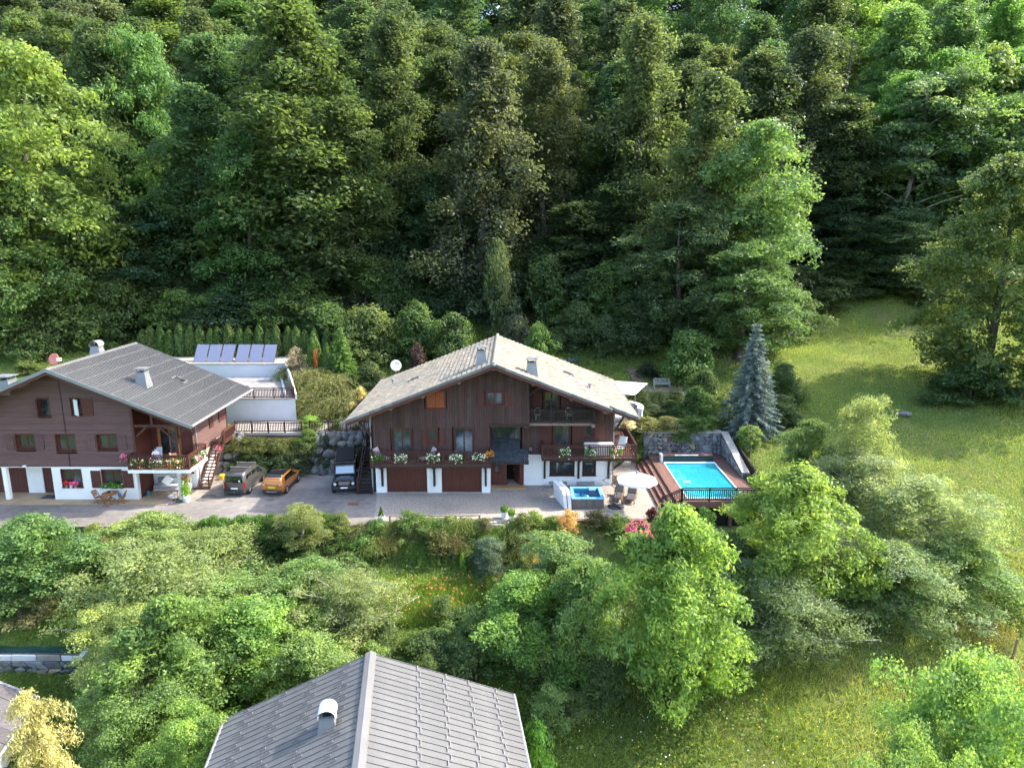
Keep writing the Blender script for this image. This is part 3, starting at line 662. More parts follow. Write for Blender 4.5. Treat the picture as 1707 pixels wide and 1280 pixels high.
# roof: timber underlay, purlins, barge boards, tiles
XL, XR, XN = -12.30, 9.50, 7.25
def roof_slab(parent, ridge_x, ridge_z, s, xa, xb, y0, y1, top, bot, mat, name):
    mb = MB(); za = ridge_z-s*abs(xa-ridge_x); zb = ridge_z-s*abs(xb-ridge_x)
    mb.prism([(xa,y0,za-top),(xb,y0,zb-top),(xb,y0,zb-bot),(xa,y0,za-bot)], (0,y1-y0,0)); return mb.build(name, M[mat], parent)
roof_slab(mc_, RX,RZ,RS, XL,RX, YF+.06,YB, .10,.24, 'dark','roof_boards'); roof_slab(mc_, RX,RZ,RS, RX,XN, YF+.06,YB, .10,.24, 'dark','roof_boards'); roof_slab(mc_, RX,RZ,RS, XN,XR, YF+.95,YB, .10,.24, 'dark','roof_boards')
bb = MB()
for xa, xb, y in ((XL,RX,YF),(RX,XN,YF),(XN,XR,YF+.9)):
    bb.prism([(xa,y,roofz(xa)-.08),(xb,y,roofz(xb)-.08),(xb,y,roofz(xb)-.36),(xa,y,roofz(xa)-.36)], (0,.055,0))
bb.build('barge_board', M['red'], mc_)
for x in (-11.6,-9.0,-6.6,-3.9,RX,1.55,4.4,6.9,8.9):
    y0 = YF+.35 if x < XN else YF+1.3
    MB().box(x-.11,x+.11,y0,(YW if x < 1.3 else YR)+.3,roofz(x)-.52-.10*0,roofz(x)-.26).build('purlin', M['purlin'], mc_)
tl = MB(); tw, tlg = .335, .40                         # tile width along the eave, exposed length
def lay(xa, xb, y0, y1, seed):
    rg = random.Random(seed); sg = 1 if xb > xa else -1; cs = 1/math.sqrt(1+RS*RS)
    step = tlg*cs; rows = int(abs(xb-xa)/step+.999); ny_ = int((y1-y0)/tw)
    for r_ in range(rows):
        x0 = xa+sg*r_*step; x1 = xa+sg*min(abs(xb-xa), (r_+1.10)*step)
        z0 = roofz(x0); z1 = roofz(x1); v = rg.uniform(-.25,.25)
        for k in range(ny_):
            a = y0+k*tw; b = a+tw-.010; lf = .045+rg.uniform(0,.010); ti = rg.uniform(-.004,.004)
            if rg.random() < .018: lf += .022
            vv = max(-1,min(1,v*.5+rg.gauss(0,.38)))
            pts = [(x0,a,z0-.03+ti),(x0,b,z0-.03-ti),(x1,b,z1+lf-ti),(x1,a,z1+lf+ti),(x1,b,z1-.03),(x1,a,z1-.03),(x0,a,z0-.07),(x0,b,z0-.07),(x0+sg*0,(a+b)/2,z0-.03+.022),(x1,(a+b)/2,z1+lf+.022)]
            fs = [(0,8,9,3),(8,1,2,9),(3,9,2,4,5),(0,3,5,6),(1,7,4,2)]
            if sg > 0: fs = [q[::-1] for q in fs]
            tl.add(pts, fs, vv)
lay(RX-.06, XL-.05, YF+.30, YB, 1); lay(RX+.06, XN, YF+.30, YB, 2); lay(XN-.02, XR+.05, YF+1.2, YB, 3)
to = tl.build('roof_tiles', M['tile'], mc_); tag(to, kind='stuff')
rt = MB().prism([(-.17,0,-.10),(-.12,0,.03),(0,0,.08),(.12,0,.03),(.17,0,-.10)], (0,.40,0)).mesh('ridge_tile', M['tile'])
for i in range(38): inst('ridge_tile', rt, mc_, (RX,YF+.28+i*.394,RZ+.045), (R(1.2),0,0))
vm = MB().prism([(0,0,-.13),(0,0,.05),(0,.30,.055),(0,.30,.03),(0,.03,.03),(0,.03,-.13)], (.46,0,0)).mesh('verge_tile', M['verge'])
an = math.atan(RS)
for sg, x1, y in ((-1,XL,YF-.02),(1,XN,YF-.02)):
    n = int(abs(x1-RX)/(.47*math.cos(an)))
    for i in range(n+1):
        x = RX+sg*(i*.47*math.cos(an)+.02)
        if sg > 0: inst('verge_tile', vm, mc_, (x,y,roofz(x)+.03), (0,an,0))
        else: inst('verge_tile', vm, mc_, (x-.46*math.cos(an),y,roofz(x-.46*math.cos(an))+.03), (0,-an,0))
for i in range(5):
    x = XN+.03+i*.47*math.cos(an); inst('verge_tile', vm, mc_, (x,YF+.88,roofz(x)+.03), (0,an,0))
MB().lathe((RX,YF-.03,RZ-.02), [(.12,-.12),(.17,0),(.12,.10),(.02,.13)], 10).build('ridge_end', M['verge'], mc_)
for x in (XL-.07,XR+.07):
    MB().tube((x,YF+.1 if x < 0 else YF+1.0,roofz(x)-.02),(x,YB,roofz(x)-.02),.075,n=8).build('gutter', M['zincl'], mc_)
chimney(mc_, -2.30,52.4,roofz(-2.1)-.35,.95,.62,1.25); chimney(mc_, 1.50,52.2,roofz(1.7)-.35,1.0,.66,1.30)
for x, y in ((-8.2,57.6),(4.8,58.6)):
    q = MB(); sg = -1 if x < RX else 1
    for u0, u1, v0, v1, hh in ((-.45,.45,-.35,-.28,.12),(-.45,.45,.28,.35,.12),(-.45,-.36,-.28,.28,.12),(.36,.45,-.28,.28,.12)):
        q.prism([(x+u0,y+v0,roofz(x+u0)),(x+u1,y+v0,roofz(x+u1)),(x+u1,y+v0,roofz(x+u1)+hh),(x+u0,y+v0,roofz(x+u0)+hh)], (0,v1-v0,0))
    qo = q.build('skylight', M['zinc'], mc_); MB().add([(x-.36,y-.28,roofz(x-.36)+.09),(x+.36,y-.28,roofz(x+.36)+.09),(x+.36,y+.28,roofz(x+.36)+.09),(x-.36,y+.28,roofz(x-.36)+.09)], [(0,1,2,3)]).build('pane', M['pane'], qo)
for x, y in ((-10.4,60.0),(6.3,55.6)): MB().lathe((x,y,roofz(x)-.1), [(.11,0),(.11,.42),(.17,.43),(.17,.52),(.05,.56)], 10).build('vent_pipe', M['zincl'], mc_)
# side stair of the main chalet
st = MB()
for i in range(14):
    f = i/13; y = 51.9+f*3.6; z = .2*i+.1; st.box(-12.0,-10.95,y-.14,y+.14,z,z+.05)
so = st.build('side_stair', M['dark'], mc_)
for x in (-12.03,-10.92): MB().bar((x,51.7,.05),(x,55.6,2.8),.06,.26).build('stringer', M['rail'], so)
MB().bar((-12.03,51.65,1.05),(-12.03,55.6,3.85),.07,.09).build('handrail', M['rail'], so)
for y, z in ((51.7,.0),(53.6,1.35),(55.5,2.7)): MB().box(-12.07,-11.99,y-.045,y+.045,z,z+1.1).build('post', M['rail'], so)
box('side_landing', M['dark'], mc_, -12.1,-10.75,55.6,63.3,2.68,2.8)
railing(mc_, (-12.05,55.7),(-12.05,58.7), 2.8, 1.05, 'rail')
# ------------------------------------------------------------ left chalet
lc = thing('left_chalet', 'brown log-sided chalet with grey metal gable roof and white ground floor', 'chalet', (-34,55,0))
X2, Z2, S2 = -33.2, 10.5, .42
YF2, YB2, YW2 = 49.0, 61.3, 50.6
XE = -23.25; XEL = -43.2
rz2 = lambda x: Z2-S2*abs(x-X2)
un2 = lambda x: rz2(x)-.30
wl = MB()                                              # white ground floor with openings
for a, b, c, d in ((-34.9,-34.2,-.1,2.62),(-32.66,-31.14,-.1,2.62),(-29.60,-28.5,-.1,2.62),(-34.2,-32.66,-.1,1.0),(-34.2,-32.66,2.46,2.62),(-31.14,-29.6,-.1,1.0),(-31.14,-29.6,2.43,2.62)): wl.box(a,b,YW2,YW2+.35,c,d)
box('recess_wall', M['white'], lc, -37.85,-36.6,52.0,52.3,-.1,2.6); wl.box(-34.95,-34.6,YW2+.35,52.3,-.1,2.6); box('recess_wall', M['white'], lc, -44,-42.5,52,52.3,-.1,2.6)
wl.box(-28.9,-28.52,YW2+.36,53.2,-.1,2.6)
for a, b, c, d in ((-28.5,-27.9,-.1,2.6),(-25.4,-25.12,-.1,2.6),(-27.9,-25.4,-.1,1.25),(-27.9,-25.4,2.3,2.6)): wl.box(a,b,53.2,53.45,c,d)
wl.box(-25.3,-25.1,53.46,59.6,-.1,2.6); box('pillar', M['white'], lc, -25.42,-25.1,YW2,YW2+.32,-.1,2.44); box('pillar', M['white'], lc, -38.68,-38.36,YW2,YW2+.3,-.1,2.6)
wl.box(-25.3,-25.095,57.2,59.6,2.6,3.0)
wl.build('white_wall', M['white'], lc)
inn = MB(); inn.box(-44,-25.35,54.6,54.8,-.1,6.6); inn.box(-34.6,-28.9,52.5,52.6,0,2.6); inn.box(-43,-28.4,YW2+.7,YW2+.8,2.7,7.2); inn.prism([(-38,YW2+.7,7.2),(-28.4,YW2+.7,7.2),(-28.4,YW2+.7,un2(-28.4)),(X2,YW2+.7,un2(X2)),(-38,YW2+.7,un2(-38))], (0,.1,0)); inn.build('inner_wall', M['interior'], lc)
box('upper_floor_slab', M['white'], lc, -44,-25.12,YW2-.01,59.5,2.60,2.74)
hol2 = [(-37.3,-35.8,4.02,5.22),(-34.3,-32.75,3.82,5.22),(-31.2,-29.62,3.98,5.22),(-35.22,-34.30,6.54,7.98),(-32.80,-31.95,6.62,7.98)]
horizontal_boards(lc, lambda z: max(-43.0, X2-(Z2-.30-z)/S2), lambda z: min(-28.3, X2+(Z2-.30-z)/S2), 2.66, Z2-.40, YW2-.03, .172, hol2, M['clad2'])
box('joint_post', M['dark'], lc, -33.42,-33.36,YW2-.065,YW2-.04,5.3,9.9); box('joint_post', M['dark'], lc, -33.42,-33.36,YW2-.065,YW2-.04,2.7,3.72)
for a, b, c, d, n in ((-37.25,-35.85,4.06,5.18,2),(-34.25,-32.80,3.86,5.18,2),(-31.15,-29.67,4.02,5.18,2)): window(lc, a,b,c,d,YW2,n,.26,'red',.10)
window(lc, -35.18,-34.34,6.58,7.94,YW2,1,.12,'red',.06); window(lc, -32.76,-31.99,6.66,7.94,YW2,1,.12,'red',.06)
tag(MB().bar((-32.55,YW2+.02,7.3),(-32.1,YW2-.28,7.3),.04,1.2).build('open_sash', M['plastic'], lc), 'white window sash standing open')
shutter(lc, -31.92,-31.1,6.62,7.98,YW2-.04,'red')
sh2 = MB().bar((-35.3,YW2-.08,7.26),(-34.98,YW2-.52,7.26),.04,1.36).build('shutter', M['red'], lc)
for a, b in ((-37.95,-37.36),(-35.74,-35.12),(-31.88,-31.26),(-29.56,-28.92)): shutter(lc, a,b,4.02,5.2,YW2-.04,'clad2')
window(lc, -34.17,-32.69,1.04,2.43,YW2,2,.16,'red',.10); window(lc, -31.11,-29.63,1.04,2.40,YW2,2,.16,'red',.10)
shutter(lc, -31.95,-31.2,.98,2.36,YW2-.01,'red'); shutter(lc, -29.54,-28.76,.98,2.36,YW2-.01,'red')
gd = MB(); n = 14
for i in range(n): gd.box(-36.6+i*.118,-36.6+(i+1)*.118-.006,52.08+.008*(i % 2),52.16,.02,2.55)
go = gd.build('garage_door', M['red'], lc); box('middle_rail', M['red'], go, -36.5,-35.1,52.03,52.075,1.25,1.42)
gd = MB()
for i in range(30): gd.box(-42.4+i*.152,-42.4+(i+1)*.152-.006,52.08+.008*(i % 2),52.16,.02,2.55)
gd.build('garage_door', M['red'], lc)
box('wall_lamp', M['plastic'], lc, -36.95,-36.7,YW2-.14,YW2-.07,2.68,2.80)
# loggia, balcony, timber frame
bw = MB(); bw.box(-28.3,-27.75,52.9,53.1,2.75,6.9); bw.box(-26.0,-25.1,52.9,53.1,2.75,6.6); bw.box(-27.75,-26.0,52.9,53.1,5.15,6.8); bw.build('loggia_wall', M['red'], lc)
window(lc, -27.72,-26.03,2.78,5.12,52.9,2,.08,'teak',.09,'french_window',False)
cw = MB(); cw.prism([(-28.32,YW2,2.75),(-28.32,52.9,2.75),(-28.32,52.9,un2(-28.32)),(-28.32,YW2,un2(-28.32))], (-.12,0,0)); cw.build('loggia_cheek', M['red'], lc)
tf = MB(); tf.box(-28.44,-28.26,YW2-.06,YW2+.14,2.75,un2(-28.3)); tf.box(-25.28,-25.08,YW2-.02,YW2+.18,2.75,un2(-25.2)-.05); tf.box(-28.26,-25.28,YW2,YW2+.16,5.75,5.95); tf.box(-27.0,-26.82,YW2+.01,YW2+.15,5.951,un2(-26.9)-.02)
tf.bar((-28.2,YW2+.08,5.0),(-27.4,YW2+.08,5.74),.12,.16); tf.bar((-25.35,YW2+.08,4.75),(-26.4,YW2+.08,5.74),.12,.16); tf.bar((-25.02,YW2+.08,4.9),(-24.1,YW2+.08,un2(-24.1)-.05),.12,.16); tf.build('timber_frame', M['rail'], lc)
side = MB(); n = 20
for i in range(n):
    z = 2.62+i*.172
    if z+.17 > un2(-25.1): break
    MB().prism([(-25.09,52.9,z),(-25.09,59.6,z),(-25.115,59.6,z+.166),(-25.115,52.9,z+.166)], (-.04,0,0)).build('plank', M['clad2'], lc)
box('corner_post', M['rail'], lc, -25.16,-25.05,52.86,53.0,2.62,un2(-25.1)); box('corner_post', M['rail'], lc, -25.16,-25.05,59.55,59.66,2.62,un2(-25.1))
for a, b, c, d in ((56.1,56.85,4.1,5.4),(58.0,59.3,4.1,5.5)):
    mb = MB(); m_ = max(4, round((b-a)/.13)); wd = (b-a)/m_
    for i in range(m_): mb.box(-25.07,-25.03,a+i*wd+.004,a+(i+1)*wd-.004,c,d)
    mb.build('shutter', M['red'], lc)
box('downpipe', M['zincl'], lc, -25.02,-24.93,53.3,53.39,.02,5.9)
bs = MB(); bs.box(-28.62,-24.0,49.72,50.58,2.45,2.70); bs.box(-25.08,-24.0,50.58,52.85,2.45,2.70); bs.build('balcony_slab', M['white'], lc)
fl = MB()
for i in range(23): fl.box(-28.55,-24.05,49.76+i*.137,49.76+(i+1)*.137-.006,2.705,2.75,random.uniform(-1,1))
fl.build('balcony_floor', M['deck'], lc)
railing(lc, (-28.55,49.80),(-24.06,49.80), 2.75, 1.08, 'rail', posts=3); railing(lc, (-24.06,49.9),(-24.06,52.8), 2.75, 1.08, 'rail', posts=2); railing(lc, (-28.55,49.9),(-28.55,50.5), 2.75, 1.08, 'rail', posts=1); railing(lc, (-25.05,52.8),(-24.06,52.8), 2.75, 1.08, 'rail', posts=1)
# ground-floor recess
box('recess_door', M['red'], lc, -28.51,-28.45,51.0,52.9,.02,2.3); window(lc, -27.88,-25.42,1.27,2.28,53.2,2,.14,'red',.09)
shutter(lc, -28.44,-27.95,1.2,2.3,53.19,'red')
box('white_edge_beam', M['white'], lc, -28.49,-25.1,YW2+.02,YW2+.3,2.445,2.60)
# roof
for xa, xb, nm in ((X2,XE,1),(X2,XEL,2)):
    roof_slab(lc, X2,Z2,S2, xa,xb, YF2+.05,YB2, .06,.20, 'dark','roof_boards')
    sg = 1 if xb > xa else -1; L_ = abs(xb-xa); nr = 9; mb = MB()
    for r_ in range(nr):
        a = xa+sg*L_*r_/nr; b = xa+sg*(L_*(r_+1)/nr+.04*(r_ < nr-1))
        mb.prism([(a,YF2,rz2(a)-.045),(b,YF2,rz2(b)-.030),(b,YF2,rz2(b)-.055),(a,YF2,rz2(a)-.070)], (0,YB2-YF2,0), random.uniform(-1,1))
    mb.build('roof_sheet', M['sheet'], lc)
    rb = MB(); k = 0; y = YF2+.08
    while y < YB2-.05:
        for r_ in range(nr):
            a = xa+sg*(L_*r_/nr+.0); b = xa+sg*(L_*(r_+1)/nr-.03)
            rb.prism([(a,y-.030,rz2(a)-.05),(a,y+.030,rz2(a)-.05),(a,y+.022,rz2(a)+.035),(a,y-.022,rz2(a)+.035)], (b-a,0,rz2(b)-rz2(a)+.012))
        y += .27; k += 1
    tag(rb.build('roof_ribs', M['sheet'], lc), kind='stuff')
    cl = MB(); y = YF2+.16; rg = random.Random(nm)  # clips in a paler tone, which puts the sunlit step edges into colour
    while y < YB2-.1:
        for r_ in range(1,nr):
            if rg.random() < .5:
                a = xa+sg*L_*r_/nr; cl.prism([(a-.05,y-.045,rz2(a-.05)-.03),(a-.05,y+.045,rz2(a-.05)-.03),(a-.05,y+.045,rz2(a-.05)+.015),(a-.05,y-.045,rz2(a-.05)+.015)], (.11,0,-sg*S2*.11))
        y += .27
    tag(cl.build('snow_clips', M['clip'], lc), kind='stuff')
vg = MB()
for xa, xb in ((XEL,X2),(X2,XE)): vg.prism([(xa,YF2-.05,rz2(xa)+.02),(xb,YF2-.05,rz2(xb)+.02),(xb,YF2-.05,rz2(xb)-.24),(xa,YF2-.05,rz2(xa)-.24)], (0,.05,0))
vg.build('verge_flashing', M['zinc'], lc)
bb = MB()
for xa, xb in ((XEL,X2),(X2,XE)): bb.prism([(xa,YF2+.02,rz2(xa)-.20),(xb,YF2+.02,rz2(xb)-.20),(xb,YF2+.02,rz2(xb)-.46),(xa,YF2+.02,rz2(xa)-.46)], (0,.05,0))
bb.build('barge_board', M['rail'], lc)
MB().prism([(X2-.22,YF2-.03,Z2-.13),(X2-.2,YF2-.03,Z2-.06),(X2,YF2-.03,Z2+.03),(X2+.2,YF2-.03,Z2-.06),(X2+.22,YF2-.03,Z2-.13),(X2,YF2-.03,Z2-.02)], (0,YB2-YF2+.05,0)).build('ridge_cap', M['sheet'], lc)
MB().tube((XE+.06,YF2,rz2(XE)-.08),(XE+.06,YB2,rz2(XE)-.08),.085,n=8).build('gutter', M['zincl'], lc)
for x in (-41,-38.2,-35.6,X2,-30.6,-27.6,-24.6): MB().tube((x,YF2+.5,un2(x)-.10),(x,YW2+.1,un2(x)-.10),.11,n=10).build('purlin', M['purlin'], lc)
chimney(lc, -28.45,53.0,rz2(-28.0)-.3,1.05,.62,1.45); chimney(lc, -34.3,57.3,rz2(-34.3)-.2,.95,.66,.95,'hood'); chimney(lc, -37.6,51.0,rz2(-37.9)-.3,1.05,.95,1.05)
q = MB(); x, y = -27.4,56.6
for u0, u1, v0, v1 in ((-.5,.5,-.4,-.33),(-.5,.5,.33,.4),(-.5,-.42,-.33,.33),(.42,.5,-.33,.33)):
    q.prism([(x+u0,y+v0,rz2(x+u0)-.03),(x+u1,y+v0,rz2(x+u1)-.03),(x+u1,y+v0,rz2(x+u1)+.11),(x+u0,y+v0,rz2(x+u0)+.11)], (0,v1-v0,0))
qo = q.build('skylight', M['sheet'], lc); MB().add([(x-.42,y-.33,rz2(x-.42)+.07),(x+.42,y-.33,rz2(x+.42)+.07),(x+.42,y+.33,rz2(x+.42)+.07),(x-.42,y+.33,rz2(x-.42)+.07)], [(0,1,2,3)]).build('pane', M['pane'], qo)
# outside stair up to the landing
st = MB()
for i in range(14):
    f = i/13; st.box(-24.98,-24.12,52.95+f*3.2-.13,52.95+f*3.2+.13,.2*i+.12,.2*i+.165)
so = st.build('outside_stair', M['rail'], lc)
for x in (-25.02,-24.08): MB().bar((x,52.8,.05),(x,56.3,2.85),.06,.26).build('stringer', M['rail'], so)
MB().bar((-24.08,52.8,1.0),(-24.08,56.3,3.85),.07,.09).build('handrail', M['rail'], so)
for y, z in ((52.85,0),(54.5,1.3),(56.2,2.75)): MB().box(-24.13,-24.04,y-.045,y+.045,z,z+1.1).build('post', M['rail'], so)
box('landing', M['rail'], lc, -25.05,-24.0,56.3,59.0,2.72,2.84)
railing(lc, (-24.06,56.3),(-24.06,58.7), 2.85, 1.05, 'rail', posts=1)
# ------------------------------------------------------------ walkway fences
wf = thing('walkway_fence', 'brown balustrade along the upper path from left chalet to climbing bush', 'fence', (-20,58.85,2.95)); railing(wf, (-24.1,58.85),(-18.3,58.85), 2.95, 1.05, 'rail', posts=4)
wf = thing('walkway_fence', 'brown balustrade along the upper path reaching the main chalet', 'fence', (-14,58.85,2.95)); railing(wf, (-17.6,58.9),(-11.2,58.9), 3.0, 1.05, 'rail', posts=4)
# ------------------------------------------------------------ terrace building with solar collectors
tb = thing('terrace_building', 'low white flat-roofed terrace block cut into the slope behind left chalet', 'building', (-24,68,2.9))
MB().prism([(-30,63.0,2.5),(-20.0,63.0,2.5),(-23.9,73.0,2.5),(-30,73.0,2.5)], (0,0,2.42)).build('lower_wall', M['greywall'], tb)
MB().prism([(-30,62.94,4.92),(-19.93,62.94,4.92),(-23.85,72.9,4.92),(-30,72.9,4.92)], (0,0,.10)).build('terrace_slab', M['cope'], tb)
MB().prism([(-29.9,63.1,5.02),(-20.3,63.1,5.02),(-24.0,72.6,5.02),(-29.9,72.6,5.02)], (0,0,.012)).build('terrace_floor', pm('terrace_concrete', (.24,.23,.23), .9, .2, 1), tb)
MB().prism([(-28.5,64.5,5.034),(-24.6,64.5,5.034),(-26.2,68.2,5.034),(-28.5,68.2,5.034)], (0,0,.05)).build('rooflight', M['solar'], tb)
MB().prism([(-40,72.7,4.9),(-23.9,72.7,4.9),(-23.9,77,4.9),(-40,77,4.9)], (0,0,1.5)).build('upper_wall', M['greywall'], tb)
box('roof_edge', M['cope'], tb, -40,-23.85,72.62,77.1,6.4,6.5)
MB().prism([(-20.0,63.1,4.9),(-23.88,72.7,4.9),(-23.88,72.7,6.4),(-22.2,68.6,6.2),(-20.0,63.1,5.4)], (.14,.04,0)).build('wing_wall', M['greywall'], tb)
MB().tube((-21.0,63.4,5.12),(-24.1,71.8,5.12),.11,n=8).build('gutter_pipe', M['plastic'], tb)
railing(tb, (-27.5,63.05),(-20.1,63.05), 5.02, 1.0, 'rail', posts=4); railing(tb, (-20.1,63.1),(-20.9,65.0), 5.02, 1.0, 'rail', posts=1)
sm_ = MB(); sm_.rbox(0,1.34,0,.07,0,2.22,.015); spm = sm_.mesh('solar_collector', M['black'])
for i in range(6):
    x = -33.85+i*1.42+(.18 if i > 2 else 0)
    t = thing('solar_collector', ['leftmost grey-blue solar collector of the six on the white block', 'second solar collector from the left on the white block', 'third solar collector from the left, just before the wide gap', 'fourth solar collector from the left, just after the wide gap', 'fifth solar collector from the left on the white block', 'rightmost solar collector of the six, next to the blossoming bush'][i], 'solar panel', (x,73.25,6.52), group='solar collectors on the terrace block', world=False)
    a = R(-40)
    inst('frame', spm, t, rot=(a,0,0)); g = MB().box(.035,1.305,-.006,-.002,.035,2.185).mesh('glass', M['solar']); inst('glass', g, t, rot=(a,0,0))
    MB().bar((.1,1.35,.0),(.1,1.35,1.62),.05).bar((1.2,1.35,.0),(1.2,1.35,1.62),.05).bar((.0,-.04,.02),(1.34,-.04,.02),.06).build('stand', M['metal'], t)
# ------------------------------------------------------------ lower chalet, roof seen from above
lh = thing('lower_house', 'house below with dark grey standing-seam roof and white round-hooded flue', 'house', (-6.35,28.25,-6.9), R(7.6), world=False)
HW, RD, DP, ZE = 6.45, 2.68, 13.0, 5.75
for sg in (-1,1):
    sp_ = .365; n = int(DP/sp_); sl = RD/HW
    ms = MB()  # gap beside each seam bares dark boards, drawing in the seam's shadow line
    ms.add([(0,.035,ZE+RD),(0,sp_-.03,ZE+RD),(sg*HW,sp_-.03,ZE),(sg*HW,.035,ZE),(0,.035,ZE+RD-.04),(0,sp_-.03,ZE+RD-.04),(sg*HW,sp_-.03,ZE-.04),(sg*HW,.035,ZE-.04)], [(0,1,2,3)[::-sg],(4,7,6,5)[::-sg],(3,2,6,7)[::-sg],(0,3,7,4)[::-sg],(1,5,6,2)[::-sg]])
    ms.add([(0,sp_-.03,ZE+RD+.035),(0,sp_,ZE+RD+.035),(sg*HW,sp_,ZE+.035),(sg*HW,sp_-.03,ZE+.035),(0,sp_-.03,ZE+RD-.04),(0,sp_,ZE+RD-.04),(sg*HW,sp_,ZE-.04),(sg*HW,sp_-.03,ZE-.04)], [(0,1,2,3)[::-sg],(0,3,7,4)[::-sg],(1,5,6,2)[::-sg],(3,2,6,7)[::-sg]])
    smh = ms.mesh('roof_strip', M['sheet2'])
    for k in range(n): inst('roof_strip', smh, lh, (0,-(k+1)*sp_,0))
    cm = MB(); an = math.atan(sl)
    if sg < 0:
        cm.bar((-.02,-.035,.03),(.30,-.035,.03),.02,.03).bar((-.02,.035,.03),(.30,.035,.03),.02,.03).bar((.30,-.035,.03),(.30,.035,.03),.02,.03).bar((-.02,-.035,.03),(-.02,.035,.03),.02,.03)
    else: cm.bar((0,-.17,.03),(0,.17,.03),.035,.05).bar((-.08,-.17,.03),(.0,-.17,.03),.03,.04)
    cmh = cm.mesh('snow_guard', M['clip'])
    for row in range(4):
        for k in range(n):
            if k > 23: continue
            u = (1.15+row*1.42+(.25 if (k+row) % 2 else 0)) if sg < 0 else (2.05+row*1.15+.12*((k+row) % 2))
            if u > HW-.15: continue
            inst('snow_guard', cmh, lh, (sg*u,-(k+.5)*sp_,ZE+RD-sl*u+.01), (0,sg*an,0))
    MB().tube((sg*(HW+.05),.0,ZE-.06),(sg*(HW+.05),-DP,ZE-.06),.08,n=8).build('gutter', M['zincl'], lh)
    MB().prism([(0,-.1,ZE+RD-.05),(sg*HW,-.1,ZE-.05),(sg*HW,-.1,ZE-.25),(0,-.1,ZE+RD-.25)], (0,.06,0)).build('barge_board', M['dark'], lh)
    MB().prism([(0,-.2,ZE+RD-.045),(sg*HW,-.2,ZE-.045),(sg*HW,-.2,ZE-.16),(0,-.2,ZE+RD-.16)], (0,-DP+.4,0)).build('roof_boards', M['dark'], lh)
MB().prism([(-.26,.03,ZE+RD-.07),(-.22,.03,ZE+RD+.02),(0,.03,ZE+RD+.10),(.22,.03,ZE+RD+.02),(.26,.03,ZE+RD-.07)], (0,-DP-.06,0)).build('ridge_cap', pm('ridge_metal', (.17,.166,.16), .4, .06, 1, metal=.2), lh)
MB().prism([(-5.3,-1.0,0),(5.3,-1.0,0),(5.3,-1.0,ZE+.2),(0,-1.0,ZE+RD-.2),(-5.3,-1.0,ZE+.2)], (0,-DP+2,0)).build('wall', M['clad2'], lh)
for x in (-3.4,2.6):
    f = MB().box(x,x+1.3,-1.0,-.95,3.2,4.5).build('window', M['red'], lh); box('pane', M['pane'], f, x+.1,x+1.2,-.96,-.94,3.3,4.4)
box('garage_floor_slab', M['white'], lh, -5.4,5.4,-DP+1,-.9,-.6,.4)
co = chimney(lh, -1.45,-3.75,ZE+RD-.42*1.45-.55,.90,.55,1.0,'hood')
for q in co.children:
    if q.name.startswith('cap'): q.data.materials[0] = M['plastic']
# flat roof corner, bottom left
cr = thing('corner_house', 'grey slab-tiled roof corner of a house at the bottom left edge', 'house', (-30,26,-7.2))
vx = Vector((-24.5,32.0)); d1 = Vector((-.95,.31)).normalized(); d2 = Vector((.19,-.98)).normalized()
cz = lambda q: -3.5+.10*((q-vx).dot(d1))
MB().prism([(q.x,q.y,cz(q)-.03) for q in (vx,vx+d1*9,vx+d1*9+d2*10,vx+d2*10)], (0,0,-.14)).build('roof_boards', M['dark'], cr)
slabm = pm('grey_roof_slab', (.115,.10,.095), .8, .2, 2.5, orand=.18, stretch=(1,4,1))
for i in range(8):
    for j in range(12):
        p = [vx+d1*(i*1.1+a)+d2*(j*.82+b) for a,b in ((.01,.01),(1.09,.01),(1.09,.81),(.01,.81))]
        MB().prism([(q.x,q.y,cz(q)-.02+.012*((i+j) % 2)) for q in p], (0,0,.035)).build('roof_slab', slabm, cr)
e0 = vx-d1*.12; e1 = vx-d1*.12+d2*10; MB().tube((e0.x,e0.y,-3.58),(e1.x,e1.y,-3.58),.09,n=8).build('gutter', M['zincl'], cr)
e0 = vx-d2*.05; e1 = e0+d1*9; MB().bar((e0.x,e0.y,-3.47),(e1.x,e1.y,-2.57),.12,.06).build('verge_flashing', M['zincl'], cr)
MB().prism([(q.x,q.y,-8) for q in (vx+d1*1+d2*.8,vx+d1*8.5+d2*.8,vx+d1*8.5+d2*9.6,vx+d1*1+d2*9.6)], (0,0,4.4)).build('wall', M['white'], cr)
# ------------------------------------------------------------ foliage generators
def fast_mesh(name, co, nquad, var, mat):
    me = bpy.data.meshes.new(name); n = nquad
    me.vertices.add(n*4); me.vertices.foreach_set('co', co.astype(np.float32).reshape(-1))
    me.loops.add(n*4); me.polygons.add(n)
    me.polygons.foreach_set('loop_start', np.arange(0,n*4,4,dtype=np.int32)); me.loops.foreach_set('vertex_index', np.arange(n*4,dtype=np.int32))
    at = me.attributes.new('var','FLOAT','FACE'); at.data.foreach_set('value', var.astype(np.float32))
    me.materials.append(mat); me.update(calc_edges=True); return me
def norm(a): return a/np.maximum(np.linalg.norm(a,axis=-1,keepdims=True),1e-9)
def leaf_mesh(name, P, N, L, W, var, mat, rg, droop=0.0, along=None):
    n = len(P); N = norm(N); A = rg.normal(size=(n,3)); A[:,2] -= droop*1.6
    if along is not None: A = A*.25+along
    T = norm(A-(A*N).sum(1,keepdims=True)*N); B = np.cross(N,T)
    L = (L*rg.uniform(.7,1.3,n))[:,None]; W = (W*rg.uniform(.7,1.3,n))[:,None]
    co = np.stack([P-T*L*.5-N*L*.10, P+B*W*.5-T*L*.06, P+T*L*.5-N*L*.12, P-B*W*.5-T*L*.06],1)
    return fast_mesh(name, co, n, np.clip(var,-1,1), mat)
